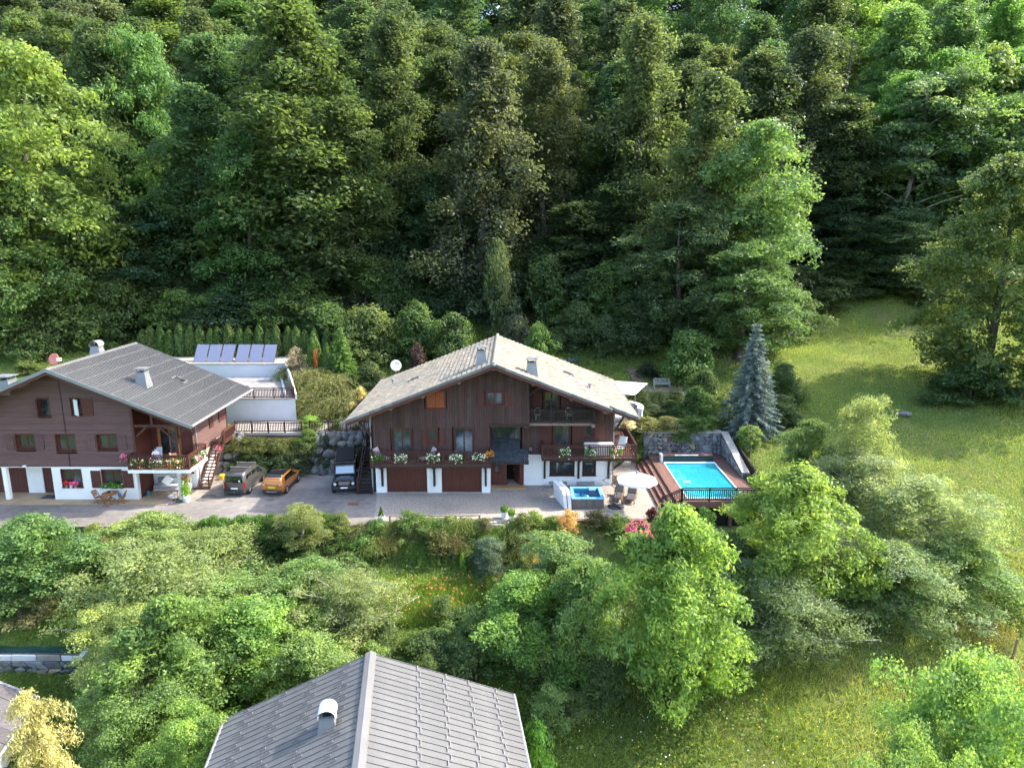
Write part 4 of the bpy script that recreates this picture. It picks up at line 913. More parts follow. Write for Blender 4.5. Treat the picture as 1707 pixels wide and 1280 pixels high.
def crown_pts(rg, C, RB, nt, nl, tr, up=.45, shell=.5, hang=0.0, flat=.6, spray=0.0):
    nb = len(C); d = norm(rg.normal(size=(nb,nt,3))); flip = rg.random((nb,nt)) < .68
    d[...,2] = np.where(flip, np.abs(d[...,2]), d[...,2]); rad = shell+(1-shell)*rg.random((nb,nt,1))**.6
    off = d*rad*RB[:,None]
    if spray:                                         # boughs reach outwards and droop in tiers
        th = np.arctan2(C[:,1],C[:,0])[:,None]; off = off*np.array([1+spray*.6,1-.15*spray,1-.45*spray]); a, b = off[...,0].copy(), off[...,1].copy()
        off[...,0] = a*np.cos(th)-b*np.sin(th); off[...,1] = a*np.sin(th)+b*np.cos(th); off[...,2] -= .42*spray*a
    TW = C[:,None]+off
    e = rg.normal(size=(nb,nt,nl,3))*np.array([1,1,flat]); P = TW[:,:,None]+e*tr
    if hang: P[...,2] -= hang*np.abs(rg.normal(size=(nb,nt,nl)))
    N = d[:,:,None]*.55+e*.35+np.array([0,0,up])+rg.normal(size=P.shape)*.45
    var = rg.normal(0,.30,(nb,1,1))+rg.normal(0,.25,(nb,nt,1))+rg.normal(0,.30,(nb,nt,nl))
    return P.reshape(-1,3), N.reshape(-1,3), var.reshape(-1)
def boughs(rg, h, z0, Rm, nb, prof, br, lob=.22):
    ph = rg.uniform(0,6.28,4); out = []; rr = []
    for i in range(nb):
        t = (i+rg.random())/nb; th = rg.uniform(0,6.28)
        lobe = 1+lob*(math.sin(2*th+ph[0]+3*t)+math.sin(3*th+ph[1]-4*t)*.7)
        r_ = Rm*prof(t)*lobe; rho = r_*math.sqrt(rg.uniform(.12,1)); b = br*(.65+.6*rg.random())*(.55+.45*prof(t))
        out.append((math.cos(th)*max(0,rho-b*.4), math.sin(th)*max(0,rho-b*.4), z0+(h-z0)*t)); rr.append((b,b,b*.72))
    return np.array(out), np.array(rr)
def trunk_mesh(rg, h, r0, C, nl=14, lean=.02, zb=.12, mat=None, multi=1, ext=1.0):
    mb = MB()
    for m_ in range(multi):
        ox, oy = (0,0) if multi == 1 else (rg.uniform(-.5,.5), rg.uniform(-.5,.5)); lx, ly = rg.normal(0,lean+.06*(multi > 1)), rg.normal(0,lean+.06*(multi > 1))
        pts = [(ox+lx*h*t+rg.normal(0,.006)*h*(t > 0), oy+ly*h*t+rg.normal(0,.006)*h*(t > 0), -.6+(h*.94+.6)*t) for t in (0,.08,.2,.4,.6,.8,1)]
        rs = [r0*1.35,r0*1.05,r0*.9,r0*.7,r0*.5,r0*.28,r0*.06]; mb.path(pts, rs, 8)
        if len(C):
            for k in rg.choice(len(C), min(nl,len(C)), replace=False):
                c = C[k]*np.array([ext,ext,1+.06*(ext-1)]); zz = max(h*zb, c[2]-math.hypot(c[0],c[1])*.55-h*.02); t = min(.95,(zz+.6)/(h*.94+.6)); b0 = (ox+lx*h*t, oy+ly*h*t, zz)
                mid = tuple((b0[i]+c[i])/2+(0,0,.12)[i]*h*.1 for i in range(3)); mb.path([b0,mid,tuple(c)], [r0*(1-t)*.42+.02,r0*(1-t)*.25+.012,.012], 5)
    return mb.mesh('trunk', mat or M['bark'], True)
PROTO = {}
def proto(kind, seed):
    k = (kind,seed)
    if k in PROTO: return PROTO[k]
    rg = np.random.default_rng(hash(kind) % 1 + seed*101+sum(map(ord,kind)))
    mat = M['leaf']; al = None; droop = 0.; tmat = None
    if kind == 'tall':
        h, w_ = 28, 9.6; C, RB = boughs(rg, 27, 3.0, 4.5, 84, lambda t: (min(1,.62+t*1.6)*(1-t)**.55+.10), 1.65); C[:,2] -= .22*np.hypot(C[:,0],C[:,1])
        P,N,V = crown_pts(rg,C,RB,22,14,.27,.34,.38,.65,.9,.30); L,W = .36,.19; droop = 1.0; T = trunk_mesh(rg,h,.36,C,16,.008,.15)
    elif kind == 'column':
        h, w_ = 28, 7.4; C, RB = boughs(rg, 27.2, 2.0, 3.5, 96, lambda t: (min(1,.75+t)*(1-t)**.45+.10), 1.35,.30); C[:,2] -= .30*np.hypot(C[:,0],C[:,1])
        P,N,V = crown_pts(rg,C,RB,21,13,.27,.30,.35,.75,.9,.25); L,W = .35,.17; droop = 1.2; T = trunk_mesh(rg,h,.34,C,14,.006,.12)
    elif kind == 'broad':
        h, w_ = 20, 11; C, RB = boughs(rg, 19.2, 3.0, 5.2, 86, lambda t: math.sin(math.pi*(.14+.80*t))**.6, 1.75)
        P,N,V = crown_pts(rg,C,RB,24,14,.27,.42,.42,.14,.7,.4); L,W = .30,.19; T = trunk_mesh(rg,h,.34,C,16,.01,.18)
    elif kind == 'dome':
        h, w_ = 16, 13; C, RB = boughs(rg, 14.6, 2.0, 5.8, 90, lambda t: math.cos(math.pi*.5*t**1.25)**.7*.98+.05, 1.8,.06)
        P,N,V = crown_pts(rg,C,RB,17,10,.36,.6,.7); L,W = .42,.30; T = trunk_mesh(rg,h,.4,C,10,.005,.1)
    elif kind == 'maple':
        h, w_ = 22, 14; C, RB = boughs(rg, 20.8, 1.6, 6.6, 150, lambda t: min(1,.62+1.6*t)*math.cos(math.pi*.47*t**1.9)**.7, 1.75,.18)
        P,N,V = crown_pts(rg,C,RB,24,14,.27,.45,.42,.12,.6,.6); L,W = .29,.20; T = trunk_mesh(rg,h,.42,C,22,.01,.12)
    elif kind == 'airy':
        h, w_ = 22, 9; C, RB = boughs(rg, 21, 5.5, 4.0, 58, lambda t: math.sin(math.pi*(.12+.80*t))**.7, 1.35,.35)
        P,N,V = crown_pts(rg,C,RB,18,13,.28,.35,.40,.15,.6,.7); L,W = .42,.22; T = trunk_mesh(rg,h,.26,C,26,.03,.2,M['birch'])
    elif kind == 'walnut':
        h, w_ = 11, 8.6; C, RB = boughs(rg, 10.4, 1.1, 4.0, 96, lambda t: math.sin(math.pi*(.20+.77*t))**.75, 1.05,.24)
        P,N,V = crown_pts(rg,C,RB,24,16,.19,.30,.40,.12,.8,.5); L,W = .26,.115; droop = .5; T = trunk_mesh(rg,h,.20,C,22,.01,.12)
    elif kind == 'fruit':
        h, w_ = 7.5, 6.4; C, RB = boughs(rg, 7.0, .8, 2.9, 80, lambda t: math.sin(math.pi*(.18+.70*t))**.6, .85,.28)
        P,N,V = crown_pts(rg,C,RB,22,15,.17,.38,.42,.04,.6,.4); L,W = .14,.075; T = trunk_mesh(rg,h,.15,C,46,.02,.1,M['birch'],ext=1.28)
    elif kind == 'near':
        h, w_ = 9, 8.4; C, RB = boughs(rg, 8.3, .8, 3.9, 120, lambda t: math.sin(math.pi*(.20+.66*t))**.6, .95,.34)
        P,N,V = crown_pts(rg,C,RB,26,17,.19,.4,.5,.08); L,W = .155,.10; T = trunk_mesh(rg,h,.17,C,22,.015,.1)
    elif kind == 'lush':
        h, w_ = 7.5, 6.6; C, RB = boughs(rg, 6.9, .5, 3.0, 84, lambda t: math.cos(math.pi*.46*t**1.5)**.6, .85,.38)
        P,N,V = crown_pts(rg,C,RB,24,16,.17,.42,.42,.05,.6,.5); L,W = .15,.095; T = trunk_mesh(rg,h,.15,C,16,.015,.1)
    elif kind == 'bush':
        h, w_ = 2.4, 3.0; C, RB = boughs(rg, 2.15, .2, 1.35, 34, lambda t: math.cos(math.pi*.45*t**1.3)**.7, .48,.2)
        P,N,V = crown_pts(rg,C,RB,13,12,.11,.5,.55); L,W = .11,.07; T = trunk_mesh(rg,h,.05,C,10,.02,.1,multi=3)
    elif kind == 'under':
        h, w_ = 5, 5.6; C, RB = boughs(rg, 4.5, .3, 2.5, 48, lambda t: math.cos(math.pi*.45*t**1.3)**.7, .95,.25)
        P,N,V = crown_pts(rg,C,RB,18,14,.21,.45,.45,.15); L,W = .23,.14; T = trunk_mesh(rg,h,.09,C,12,.02,.1,multi=3)
    elif kind == 'ball':
        h, w_ = 1.6, 1.7; C, RB = boughs(rg, 1.45, .28, .72, 40, lambda t: math.sin(math.pi*(.10+.84*t))**.6, .26,.03)
        P,N,V = crown_pts(rg,C,RB,14,12,.05,.3,.7); L,W = .07,.045; T = trunk_mesh(rg,h*.8,.06,C,8,.01,.1,multi=3)
    elif kind == 'wisp':
        h, w_ = 2.2, 3.4; mat = M['leaf']; na = 240; al_ = []; P_ = []
        th = rg.uniform(0,6.28,na); le = rg.uniform(.9,1.9,na); h0 = rg.uniform(.7,2.0,na); m = 26
        s = np.linspace(0,1,m)[None,:]; r_ = le[:,None]*s; z = h0[:,None]*(.35+1.0*s-1.25*s*s)+.25
        jx = rg.normal(0,.18,(na,1)); jy = rg.normal(0,.18,(na,1))
        X_ = jx+np.cos(th)[:,None]*r_; Y_ = jy+np.sin(th)[:,None]*r_
        P = np.stack([X_,Y_,z],-1); D = norm(np.gradient(P,axis=1)); P = (P+rg.normal(0,.025,P.shape)).reshape(-1,3); al = D.reshape(-1,3)
        N = rg.normal(size=P.shape)*.6+np.array([0,0,.8]); V = np.repeat(rg.normal(0,.35,na),m)+rg.normal(0,.25,len(P)); L,W = .13,.035; T = trunk_mesh(rg,.8,.05,np.zeros((0,3)),0,.02,.1,multi=3)
    elif kind == 'spruce':
        h, w_ = 9.5, 4.8; mat = M['needle']; P_, D_, N_, V_ = [],[],[],[]
        nw = 26
        for i in range(nw):
            t = i/(nw-1); z = .35+9.0*t; rad = 2.35*(1-t)**.85+.10; nb = int(12-5*t)
            for k in range(nb):
                th = 6.28*(k+rg.random()*.7)/nb+i*.7; ln = rad*rg.uniform(.78,1.12); m = max(5,int(ln*16)); s = np.linspace(.12,1,m)
                bx = np.cos(th)*ln*s; by = np.sin(th)*ln*s; bz = z-.28*ln*s*s+.10*ln*s**4; bv = rg.normal(0,.3)
                for q in range(9):
                    off = rg.normal(0,1,(m,3))*np.array([.11,.11,.055])*(.5+.8*(1-s))[:,None]
                    P_.append(np.stack([bx,by,bz],-1)+off); dd = np.stack([np.full(m,np.cos(th)),np.full(m,np.sin(th)),-.25+rg.normal(0,.2,m)],-1)+rg.normal(0,.45,(m,3)); D_.append(dd); V_.append(bv+rg.normal(0,.3,m))
        P = np.concatenate(P_); al = norm(np.concatenate(D_)); V = np.concatenate(V_); N = rg.normal(size=P.shape)*.5+np.array([0,0,1.]); L,W = .24,.055; T = trunk_mesh(rg,h,.16,np.zeros((0,3)),0,.004)
    elif kind == 'gold':
        h, w_ = 10, 6.0; mat = M['needle']; P_, D_, V_ = [],[],[]
        for i in range(44):
            t = (i+rg.random())/44; z = 1.0+9.0*t; ln = (2.9*(1-t)**.62+.40)*rg.uniform(.7,1.2); th = i*2.4+rg.random(); m = max(6,int(ln*9)); s = np.linspace(.1,1,m)
            bx = np.cos(th)*ln*s; by = np.sin(th)*ln*s; bz = z+.35*ln*s-.75*ln*s*s; bv = rg.normal(0,.3)
            for j in range(m):
                nh = 60; hang = rg.uniform(0,1,nh)*(.35+.55*ln*.3); ox = rg.normal(0,.11,nh)
                P_.append(np.stack([bx[j]+ox,by[j]+rg.normal(0,.11,nh),bz[j]-hang],-1)); D_.append(np.stack([rg.normal(0,.25,nh),rg.normal(0,.25,nh),-np.ones(nh)],-1)); V_.append(bv+rg.normal(0,.35,nh))
        P = np.concatenate(P_); al = norm(np.concatenate(D_)); V = np.concatenate(V_); N = rg.normal(size=P.shape)+np.array([0,0,.3]); L,W = .15,.036; T = trunk_mesh(rg,h,.16,P[::900],30,.004)
    elif kind == 'thuja':
        h, w_ = 3.1, 1.0; mat = M['needle']; n = 5200; t = rg.random(n)**.85; th = rg.uniform(0,6.28,n); r_ = .50*np.minimum(1,.72+t*1.2)*(1-t**2.2)**.62*(1+.10*np.sin(5*th+9*t))*rg.uniform(.72,1.03,n)
        P = np.stack([np.cos(th)*r_,np.sin(th)*r_,.05+3.05*t],-1); N = np.stack([np.cos(th),np.sin(th),.25*np.ones(n)],-1)+rg.normal(0,.5,(n,3)); al = np.tile(np.array([[0,0,1.]]),(n,1))+.5*N; V = rg.normal(0,.4,n); L,W = .17,.055; T = trunk_mesh(rg,2.6,.06,np.zeros((0,3)),0,.002)
    elif kind == 'grassy':
        h, w_ = .9, 1.4; n = 900; th = rg.uniform(0,6.28,n); s = rg.random(n); ln = rg.uniform(.3,.75,n)
        P = np.stack([np.cos(th)*ln*s+rg.normal(0,.08,n),np.sin(th)*ln*s+rg.normal(0,.08,n),.05+.75*s-.35*s*s],-1); al = norm(np.stack([np.cos(th),np.sin(th),1.3-1.9*s],-1)); N = rg.normal(size=P.shape)+np.array([0,0,.6]); V = rg.normal(0,.4,n); L,W = .32,.035; T = trunk_mesh(rg,.3,.03,np.zeros((0,3)),0,.0)
    me = leaf_mesh(kind+'_crown', P, N, L, W, V, mat, rg, droop, al)
    PROTO[k] = (me, T, h, w_); return PROTO[k]
TH = R(12.2); CT, ST = math.cos(TH), math.sin(TH)
def col_x(px, Y, z):
    """metres to the side of the view axis for a photograph column at distance Y and height z"""
    return (px-853.5)/1170.0*(Y*CT+(20-z)*ST)
def row_z(py, Y):
    v = (py-640)/1170.0; return 20+Y*(-ST-v*CT)/(CT-v*ST)
NAMES = {'tall':'forest_tree','column':'forest_tree','broad':'broadleaf_tree','dome':'dome_tree','maple':'maple_tree','airy':'leaning_tree','walnut':'walnut_tree','fruit':'fruit_tree','lush':'leafy_tree','near':'leafy_tree','bush':'shrub','under':'understory_shrub','ball':'clipped_shrub','wisp':'arching_shrub','spruce':'blue_spruce','gold':'golden_conifer','thuja':'hedge_conifer','grassy':'grass_clump'}
def plant(kind, seed, x, y, z, sx, sz, color, label, cat=None, group=None, name=None, rz=None, lean=(0,0)):
    me, T, h, w_ = proto(kind, seed)
    g_ = .3*color[0]+.59*color[1]+.11*color[2]; color = tuple(c*.88+g_*.12*k for c, k in zip(color,(.92,1.0,1.12)))
    o = bpy.data.objects.new(name or NAMES[kind], None); COL.objects.link(o); o.location = (x,y,z); o.scale = (sx,sx,sz); o.rotation_euler = (lean[0],lean[1],random.uniform(0,6.28) if rz is None else rz)
    cat = cat or ('tree' if kind in ('tall','column','broad','dome','maple','airy','walnut','fruit','lush','near','spruce','gold') else 'shrub'); tag(o, label, cat, group)
    c = inst('crown' if cat == 'tree' else 'foliage', me, o); c.color = (*color,1)
    inst('trunk' if cat == 'tree' else 'stems', T, o); return o
def tree_px(kind, seed, px, Y, top, wpx, color, label, group=None, lean=(0,0), base=None, cat=None, name=None):
    """tree standing at distance Y under photograph column px, as tall and wide as its crown shows"""
    z = 10.0
    for _ in range(4): X = col_x(px, Y, z); z = h1(X, Y) if base is None else base
    X = col_x(px, Y, z+4); z = (h1(X,Y) if base is None else base); ht = max(1.0, row_z(top,Y)-z); m = proto(kind,seed)
    wd = wpx/1170.0*(Y*CT+(20-z-ht*.5)*ST)
    return plant(kind, seed, X, Y, z-.1, wd/m[3], ht/m[2], color, label, cat, group, name, None, lean)
# ------------------------------------------------------------ pool with deck, steps, walls
pl = thing('swimming_pool', 'rectangular turquoise swimming pool with brown timber deck and side steps', 'pool', (15,54,0))
PX0, PX1, PY0, PY1, DZ = 12.98, 17.30, 49.05, 57.2, .75
dk = MB()
def boards_x(mb, x0, x1, y0, y1, z, th=.05, wd=.145):   # boards running along y
    n = max(1, round((x1-x0)/wd)); wd = (x1-x0)/n
    for i in range(n): mb.box(x0+i*wd+.004,x0+(i+1)*wd-.004,y0,y1,z-th,z,random.uniform(-1,1))
def boards_y(mb, x0, x1, y0, y1, z, th=.05, wd=.145):
    n = max(1, round((y1-y0)/wd)); wd = (y1-y0)/n
    for i in range(n): mb.box(x0,x1,y0+i*wd+.004,y0+(i+1)*wd-.004,z-th,z,random.uniform(-1,1))
boards_x(dk, 12.03,PX0+.02,48.36,59.45,DZ); boards_x(dk, PX1-.02,18.45,48.36,59.45,DZ); boards_y(dk, PX0+.02,PX1-.02,48.36,PY0-.0,DZ); boards_y(dk, PX0+.02,PX1-.02,58.2,59.45,DZ)
tag(dk.build('deck', M['deck'], pl), kind='stuff')
for k, (x0, z) in enumerate(((10.87,.19),(11.26,.38),(11.65,.57))):
    s_ = MB(); boards_x(s_, x0-.02,x0+.42,48.36,58.7,z,.04); s_.box(x0,x0+.03,48.36,58.7,z-.19,z-.041); s_.box(x0,x0+.4,48.36,48.40,z-.19,z-.041); s_.build('step', M['deck'], pl)
box('top_riser', M['deck'], pl, 12.04,12.07,48.37,58.7,.38,.70)
fa = MB(); fa.box(12.03,18.47,48.30,48.355,.28,.72); fa.box(10.86,12.03,48.31,48.355,-.2,.16); fa.box(18.46,18.5,48.36,53.4,.2,.72); fa.build('fascia', M['deck'], pl)
sup = MB()
for x in (12.1,13.9,16.1,18.3): sup.box(x-.12,x+.12,48.42,48.66,-1.7,.30)
sup.box(12.0,13.3,48.40,48.55,-1.7,.29); sup.build('deck_post', M['deck'], pl); box('under_deck_shade', M['black'], pl, 12.05,18.44,48.70,48.76,-1.9,.28)  # black sheet puts the shade under the deck into colour, hiding the basin
sh_ = MB(); sh_.box(PX0-.25,PX0,PY0-.25,PY1+.25,-.9,.69); sh_.box(PX1,PX1+.25,PY0-.25,PY1+.25,-.9,.69); sh_.box(PX0,PX1,PY0-.25,PY0,-.9,.69); sh_.box(PX0,PX1,PY1,PY1+.25,-.9,.69); sh_.box(PX0-.25,PX1+.25,PY0-.25,PY1+.25,-1.0,-.55)
sh_.build('basin', M['liner'], pl)
cp = MB(); cp.box(PX0-.03,PX0+.06,PY0,PY1,.70,.775); cp.box(PX1-.06,PX1+.03,PY0,PY1,.70,.775); cp.box(PX0-.03,PX1+.03,PY0-.05,PY0+.05,.70,.78); cp.box(PX0-.03,PX1+.03,PY1-.06,PY1+.18,.70,.78); cp.build('coping', M['liner2'], pl)
wb = MB(); wb.box(PX0+.001,PX0+.012,PY0,PY1,.50,.69); wb.box(PX1-.012,PX1-.001,PY0,PY1,.50,.69); wb.box(PX0+.012,PX1-.012,PY1-.012,PY1-.001,.50,.69); wb.build('waterline_band', pm('blue_waterline', (.22,.66,.78), .3, .1, 6), pl)
rs = MB(); rs.lathe((PX0+.55,PY1-1.1,-.6), [(1.1,0),(1.1,.55),(1.0,.58)], 20); rs.lathe((PX0+.45,PY1-1.1,-.6), [(.7,0),(.7,.95),(.62,.98)], 20)
rs.build('roman_step', M['liner2'], pl)
wtr = MB(); wtr.add([(PX0+.002,PY0+.002,.64),(PX1-.002,PY0+.002,.64),(PX1-.002,PY1-.002,.64),(PX0+.002,PY1-.002,.64)], [(0,1,2,3)]); wtr.build('water', M['water'], pl)
rc = MB()
for i in range(8): rc.box(PX0-.05,PX1-.02,57.48+.0*i,57.55,.80+i*.055,.848+i*.055,random.uniform(-1,1))
rco = rc.build('cover_box', M['cover'], pl); box('box_core', M['black'], rco, PX0-.03,PX1-.04,57.56,58.1,.76,1.22)
bl = MB(); boards_y(bl, PX0-.05,PX1,57.5,58.2,1.30,.06,.17); bl.build('cover_lid', M['deck'], pl); box('cover_slat', M['plastic'], pl, PX0+1.0,PX0+3.0,57.46,57.60,1.305,1.34)
box('cover_end', M['plastic'], pl, PX0-.25,PX0-.06,57.35,58.05,.76,1.40)
railing(pl, (12.45,48.42),(18.4,48.42), DZ, 1.05, 'railb', posts=3, sp=.15, bw=.05); railing(pl, (10.98,48.42),(12.38,48.42), .08, 1.02, 'railb', z1=.73, posts=1, sp=.14, bw=.05)
sb = MB().lathe((0,0,0), [(.02,0),(.02,2.0)], 6)
pb_ = thing('pool_brush', 'long-handled white pool brush standing at the deck railing corner', 'pool brush', (12.55,48.3,-.2)); MB().tube((12.55,48.28,-.2),(12.72,48.5,2.22),.018,n=6).build('handle', M['metal'], pb_); MB().rbox(12.45,13.0,48.44,48.56,2.2,2.27,.02).build('brush_head', M['plastic'], pb_)

# stones: jittered cells so that no two alike
def stone_wall(parent, face, n_u, n_v, ulen, vf, seed, depth=.14, name='stone'):
    """face(u,v,d) -> point; stones shrink from jittered grid cells"""
    rg = random.Random(seed); du = ulen/n_u
    V = {}
    for j in range(n_v+1):
        for i in range(n_u+1):
            uu = (i+(.5 if j % 2 else 0)*.9)*du+rg.uniform(-.3,.3)*du; uu = max(0,min(ulen,uu)) if 0 < i < n_u else (0 if i == 0 else ulen)
            vv = (j+(rg.uniform(-.30,.30) if 0 < j < n_v else 0))/n_v; V[i,j] = (uu,vv)
    for j in range(n_v):
        for i in range(n_u):
            q = [V[i,j],V[i+1,j],V[i+1,j+1],V[i,j+1]]
            mid = [((q[k][0]+q[(k+1)%4][0])/2+rg.uniform(-.1,.1)*du,(q[k][1]+q[(k+1)%4][1])/2+rg.uniform(-.05,.05)/n_v) for k in range(4)]
            ring = [p for k in range(4) for p in (q[k],mid[k])]
            cx = sum(p[0] for p in ring)/8; cy = sum(p[1] for p in ring)/8
            if rg.random() < .25: ring = [p for k, p in enumerate(ring) if k % 2]
            def sc_(f): return [(cx+(p[0]-cx)*f, cy+(p[1]-cy)*f) for p in ring]
            b = sc_(.93); t = sc_(.72); n = len(ring); dd = depth*rg.uniform(.6,1.2)
            vs = [face(p[0],p[1]*vf(p[0]),-.05) for p in b]+[face(p[0],p[1]*vf(p[0]),dd*.6) for p in b]+[face(p[0]+rg.uniform(-.02,.02),p[1]*vf(p[0]),dd*rg.uniform(.85,1.1)) for p in t]
            fs = [(k,(k+1)%n,n+(k+1)%n,n+k) for k in range(n)]+[(n+k,n+(k+1)%n,2*n+(k+1)%n,2*n+k) for k in range(n)]+[tuple(range(2*n,3*n))]
            MB().add(vs, fs).build(name, M['stonew'] if rg.random() < .12 else M['stone'], parent)
sw = thing('pool_stone_wall', 'grey rubble stone retaining wall behind the swimming pool', 'stone wall', (15,59.7,.7))
box('wall_core', M['mortar'], sw, 11.6,18.5,59.62,60.3,.2,2.72); stone_wall(sw, lambda u,v,d: (11.6+u,59.62-d,.74+v), 17, 5, 6.9, lambda u: 2.0, 4, .10)
for i in range(9): x = 11.5+i*.78; MB().rbox(x,x+.765,59.46,60.35,2.72,2.82,.02).build('coping', M['cope'], sw)
sf = thing('pool_side_wall', 'stepped-down stone flank wall with pale coping right of the pool', 'stone wall', (18.5,56.5,.7))
hz = lambda u: 2.02-1.65*(u/6.2)**1.0
MB().prism([(18.55,59.6,.2),(18.55,53.4,.2),(18.55,53.4,.72+hz(6.2)),(18.55,59.6,.72+hz(0))], (.4,0,0)).build('wall_core', M['mortar'], sf)
stone_wall(sf, lambda u,v,d: (18.55-d,59.55-u,.74+v), 13, 4, 6.1, lambda u: hz(u), 9, .09)
for i in range(8):
    a, b = i*.775, (i+1)*.775-.012; MB().prism([(18.40,59.6-a,.74+hz(a)),(18.40,59.6-b,.74+hz(b)),(18.40,59.6-b,.83+hz(b)),(18.40,59.6-a,.83+hz(a))], (.62,0,0)).build('coping', M['cope'], sf)
fr_ = thing('pool_side_fence', 'short dark timber fence right of the pool above the flank wall', 'fence', (19.2,53,.9)); railing(fr_, (19.25,57.0),(19.25,51.6), 1.25, 1.0, 'railb', z1=.55, posts=3, sp=.13)

# ------------------------------------------------------------ hot tub
ht_ = thing('hot_tub', 'square blue hot tub with brown panelled sides on the gravel', 'hot tub', (5.6,49.95,.0))
hx0, hx1, hy0, hy1 = 4.45, 6.78, 48.72, 51.15
cab = MB(); n = 16
for i in range(n):
    a = hx0+i*(hx1-hx0)/n; b = a+(hx1-hx0)/n-.008; cab.box(a,b,hy0+.004*(i % 2),hy0+.06,.04,.78,random.uniform(-1,1)); cab.box(a,b,hy1-.06,hy1,.04,.78)
    c = hy0+.06+i*(hy1-hy0-.12)/n; d = c+(hy1-hy0-.12)/n-.008; cab.box(hx0,hx0+.06,c,d,.04,.78); cab.box(hx1-.06,hx1,c,d,.04,.78,random.uniform(-1,1))
cab.build('cabinet', M['wicker'], ht_)
rim = MB(); rim.rbox(hx0-.03,hx1+.03,hy0-.03,hy0+.25,.78,.87,.03); rim.rbox(hx0-.03,hx1+.03,hy1-.25,hy1+.03,.78,.87,.03); rim.rbox(hx0-.03,hx0+.22,hy0+.2,hy1-.2,.78,.868,.03); rim.rbox(hx1-.22,hx1+.03,hy0+.2,hy1-.2,.78,.868,.03)
rim.build('rim', M['tubs'], ht_)
sh_ = MB(); sh_.box(hx0+.1,hx1-.1,hy0+.1,hy1-.1,.12,.16); sh_.box(hx0+.1,hx0+.2,hy0+.1,hy1-.1,.16,.79); sh_.box(hx1-.2,hx1-.1,hy0+.1,hy1-.1,.16,.79); sh_.box(hx0+.2,hx1-.2,hy0+.1,hy0+.2,.16,.79); sh_.box(hx0+.2,hx1-.2,hy1-.2,hy1-.1,.16,.79)
sh_.rbox(hx0+.2,hx0+.75,hy0+.2,hy1-.2,.16,.50,.12); sh_.rbox(hx1-.7,hx1-.2,hy0+.25,hy1-.9,.16,.46,.12); sh_.rbox(hx0+.8,hx1-.75,hy0+.2,hy0+.65,.16,.55,.12); sh_.rbox(hx0+.8,hx1-.9,hy1-.75,hy1-.2,.16,.42,.12)
sh_.build('shell', M['tubs'], ht_)
MB().add([(hx0+.2,hy0+.2,.70),(hx1-.2,hy0+.2,.70),(hx1-.2,hy1-.2,.70),(hx0+.2,hy1-.2,.70)], [(0,1,2,3)]).build('water', M['tubw'], ht_)
fl_ = MB(); fl_.rbox(hx1-.95,hx1-.35,hy1-.42,hy1-.10,.79,.93,.03); fl_.build('filter_lid', M['tubs'], ht_); box('filter_slot', M['plastic'], ht_, hx1-.9,hx1-.4,hy1-.46,hy1-.421,.72,.86)
for k, xx in enumerate((3.55,3.86)):
    t = thing('tub_cover', ['outer half of the folded pale grey hot tub cover', 'inner half of the folded pale grey hot tub cover, against the tub'][k], 'cover', (xx,49.9,.02), group='folded cover halves beside the hot tub')
    c = MB(); z0, z1 = .04, 1.42
    c.prism([(xx+.30,48.62,z0),(xx-.28,51.12,z0),(xx-.40,51.16,z1-.25),(xx-.36,50.9,z1),(xx+.12,48.85,z1),(xx+.20,48.58,z1-.25)], (.24,.04,.02)); c.build('panel', M['tubc'], t)
    MB().box(xx-.10,xx+.08,49.6,50.0,z1+.02,z1+.05).build('strap', M['cushb'], t)

# ------------------------------------------------------------ parasol and loungers
ps = thing('cantilever_parasol', 'white octagonal cantilever parasol shading the two loungers', 'parasol', (7.75,49.2,0))
MB().lathe((7.75,49.2,.012), [(.62,0),(.62,.05),(.55,.09),(.10,.10)], 20).build('base', M['cush'], ps)
for k in range(4): a = k*math.pi/2+.3; MB().bar((7.75,49.2,.125),(7.75+math.cos(a)*.6,49.2+math.sin(a)*.6,.125),.08,.03).build('base_arm', M['black'], ps)
MB().tube((7.75,49.2,.1),(7.75,49.2,2.35),.035,n=8).build('pole', M['metal'], ps)
cxp, cyp, czp = 9.15,48.75,2.42
MB().path([(6.75,49.45,1.95),(7.2,49.3,2.5),(7.75,49.2,2.75),(8.5,48.95,2.95),(cxp,cyp,2.98)], [.03]*5, 6).bar((6.8,49.42,1.95),(7.75,49.2,1.45),.04).build('arm', M['metal'], ps)
cn = MB(); n = 8; ra = 1.52
ringo = [(cxp+math.cos(R(22.5+45*k))*ra, cyp+math.sin(R(22.5+45*k))*ra, czp-.12) for k in range(n)]
ringm = [(cxp+math.cos(R(22.5+45*k))*ra*.55, cyp+math.sin(R(22.5+45*k))*ra*.55, czp+.15) for k in range(n)]
ringl = [(x,y,z-.14) for x,y,z in ringo]
cn.add(ringl+ringo+ringm+[(cxp,cyp,czp+.34)], [(k,(k+1)%n,n+(k+1)%n,n+k) for k in range(n)]+[(n+k,n+(k+1)%n,2*n+(k+1)%n,2*n+k) for k in range(n)]+[(2*n+k,2*n+(k+1)%n,3*n) for k in range(n)])
cn.build('canopy', M['fabric'], ps); MB().lathe((cxp,cyp,czp+.33), [(.10,0),(.10,.16),(.03,.22)], 8).build('hub', M['metal'], ps)
for k in range(n): MB().bar((cxp,cyp,czp+.26),(ringo[k][0]*.98+cxp*.02,ringo[k][1]*.98+cyp*.02,czp-.16),.025).build('rib', M['metal'], ps)
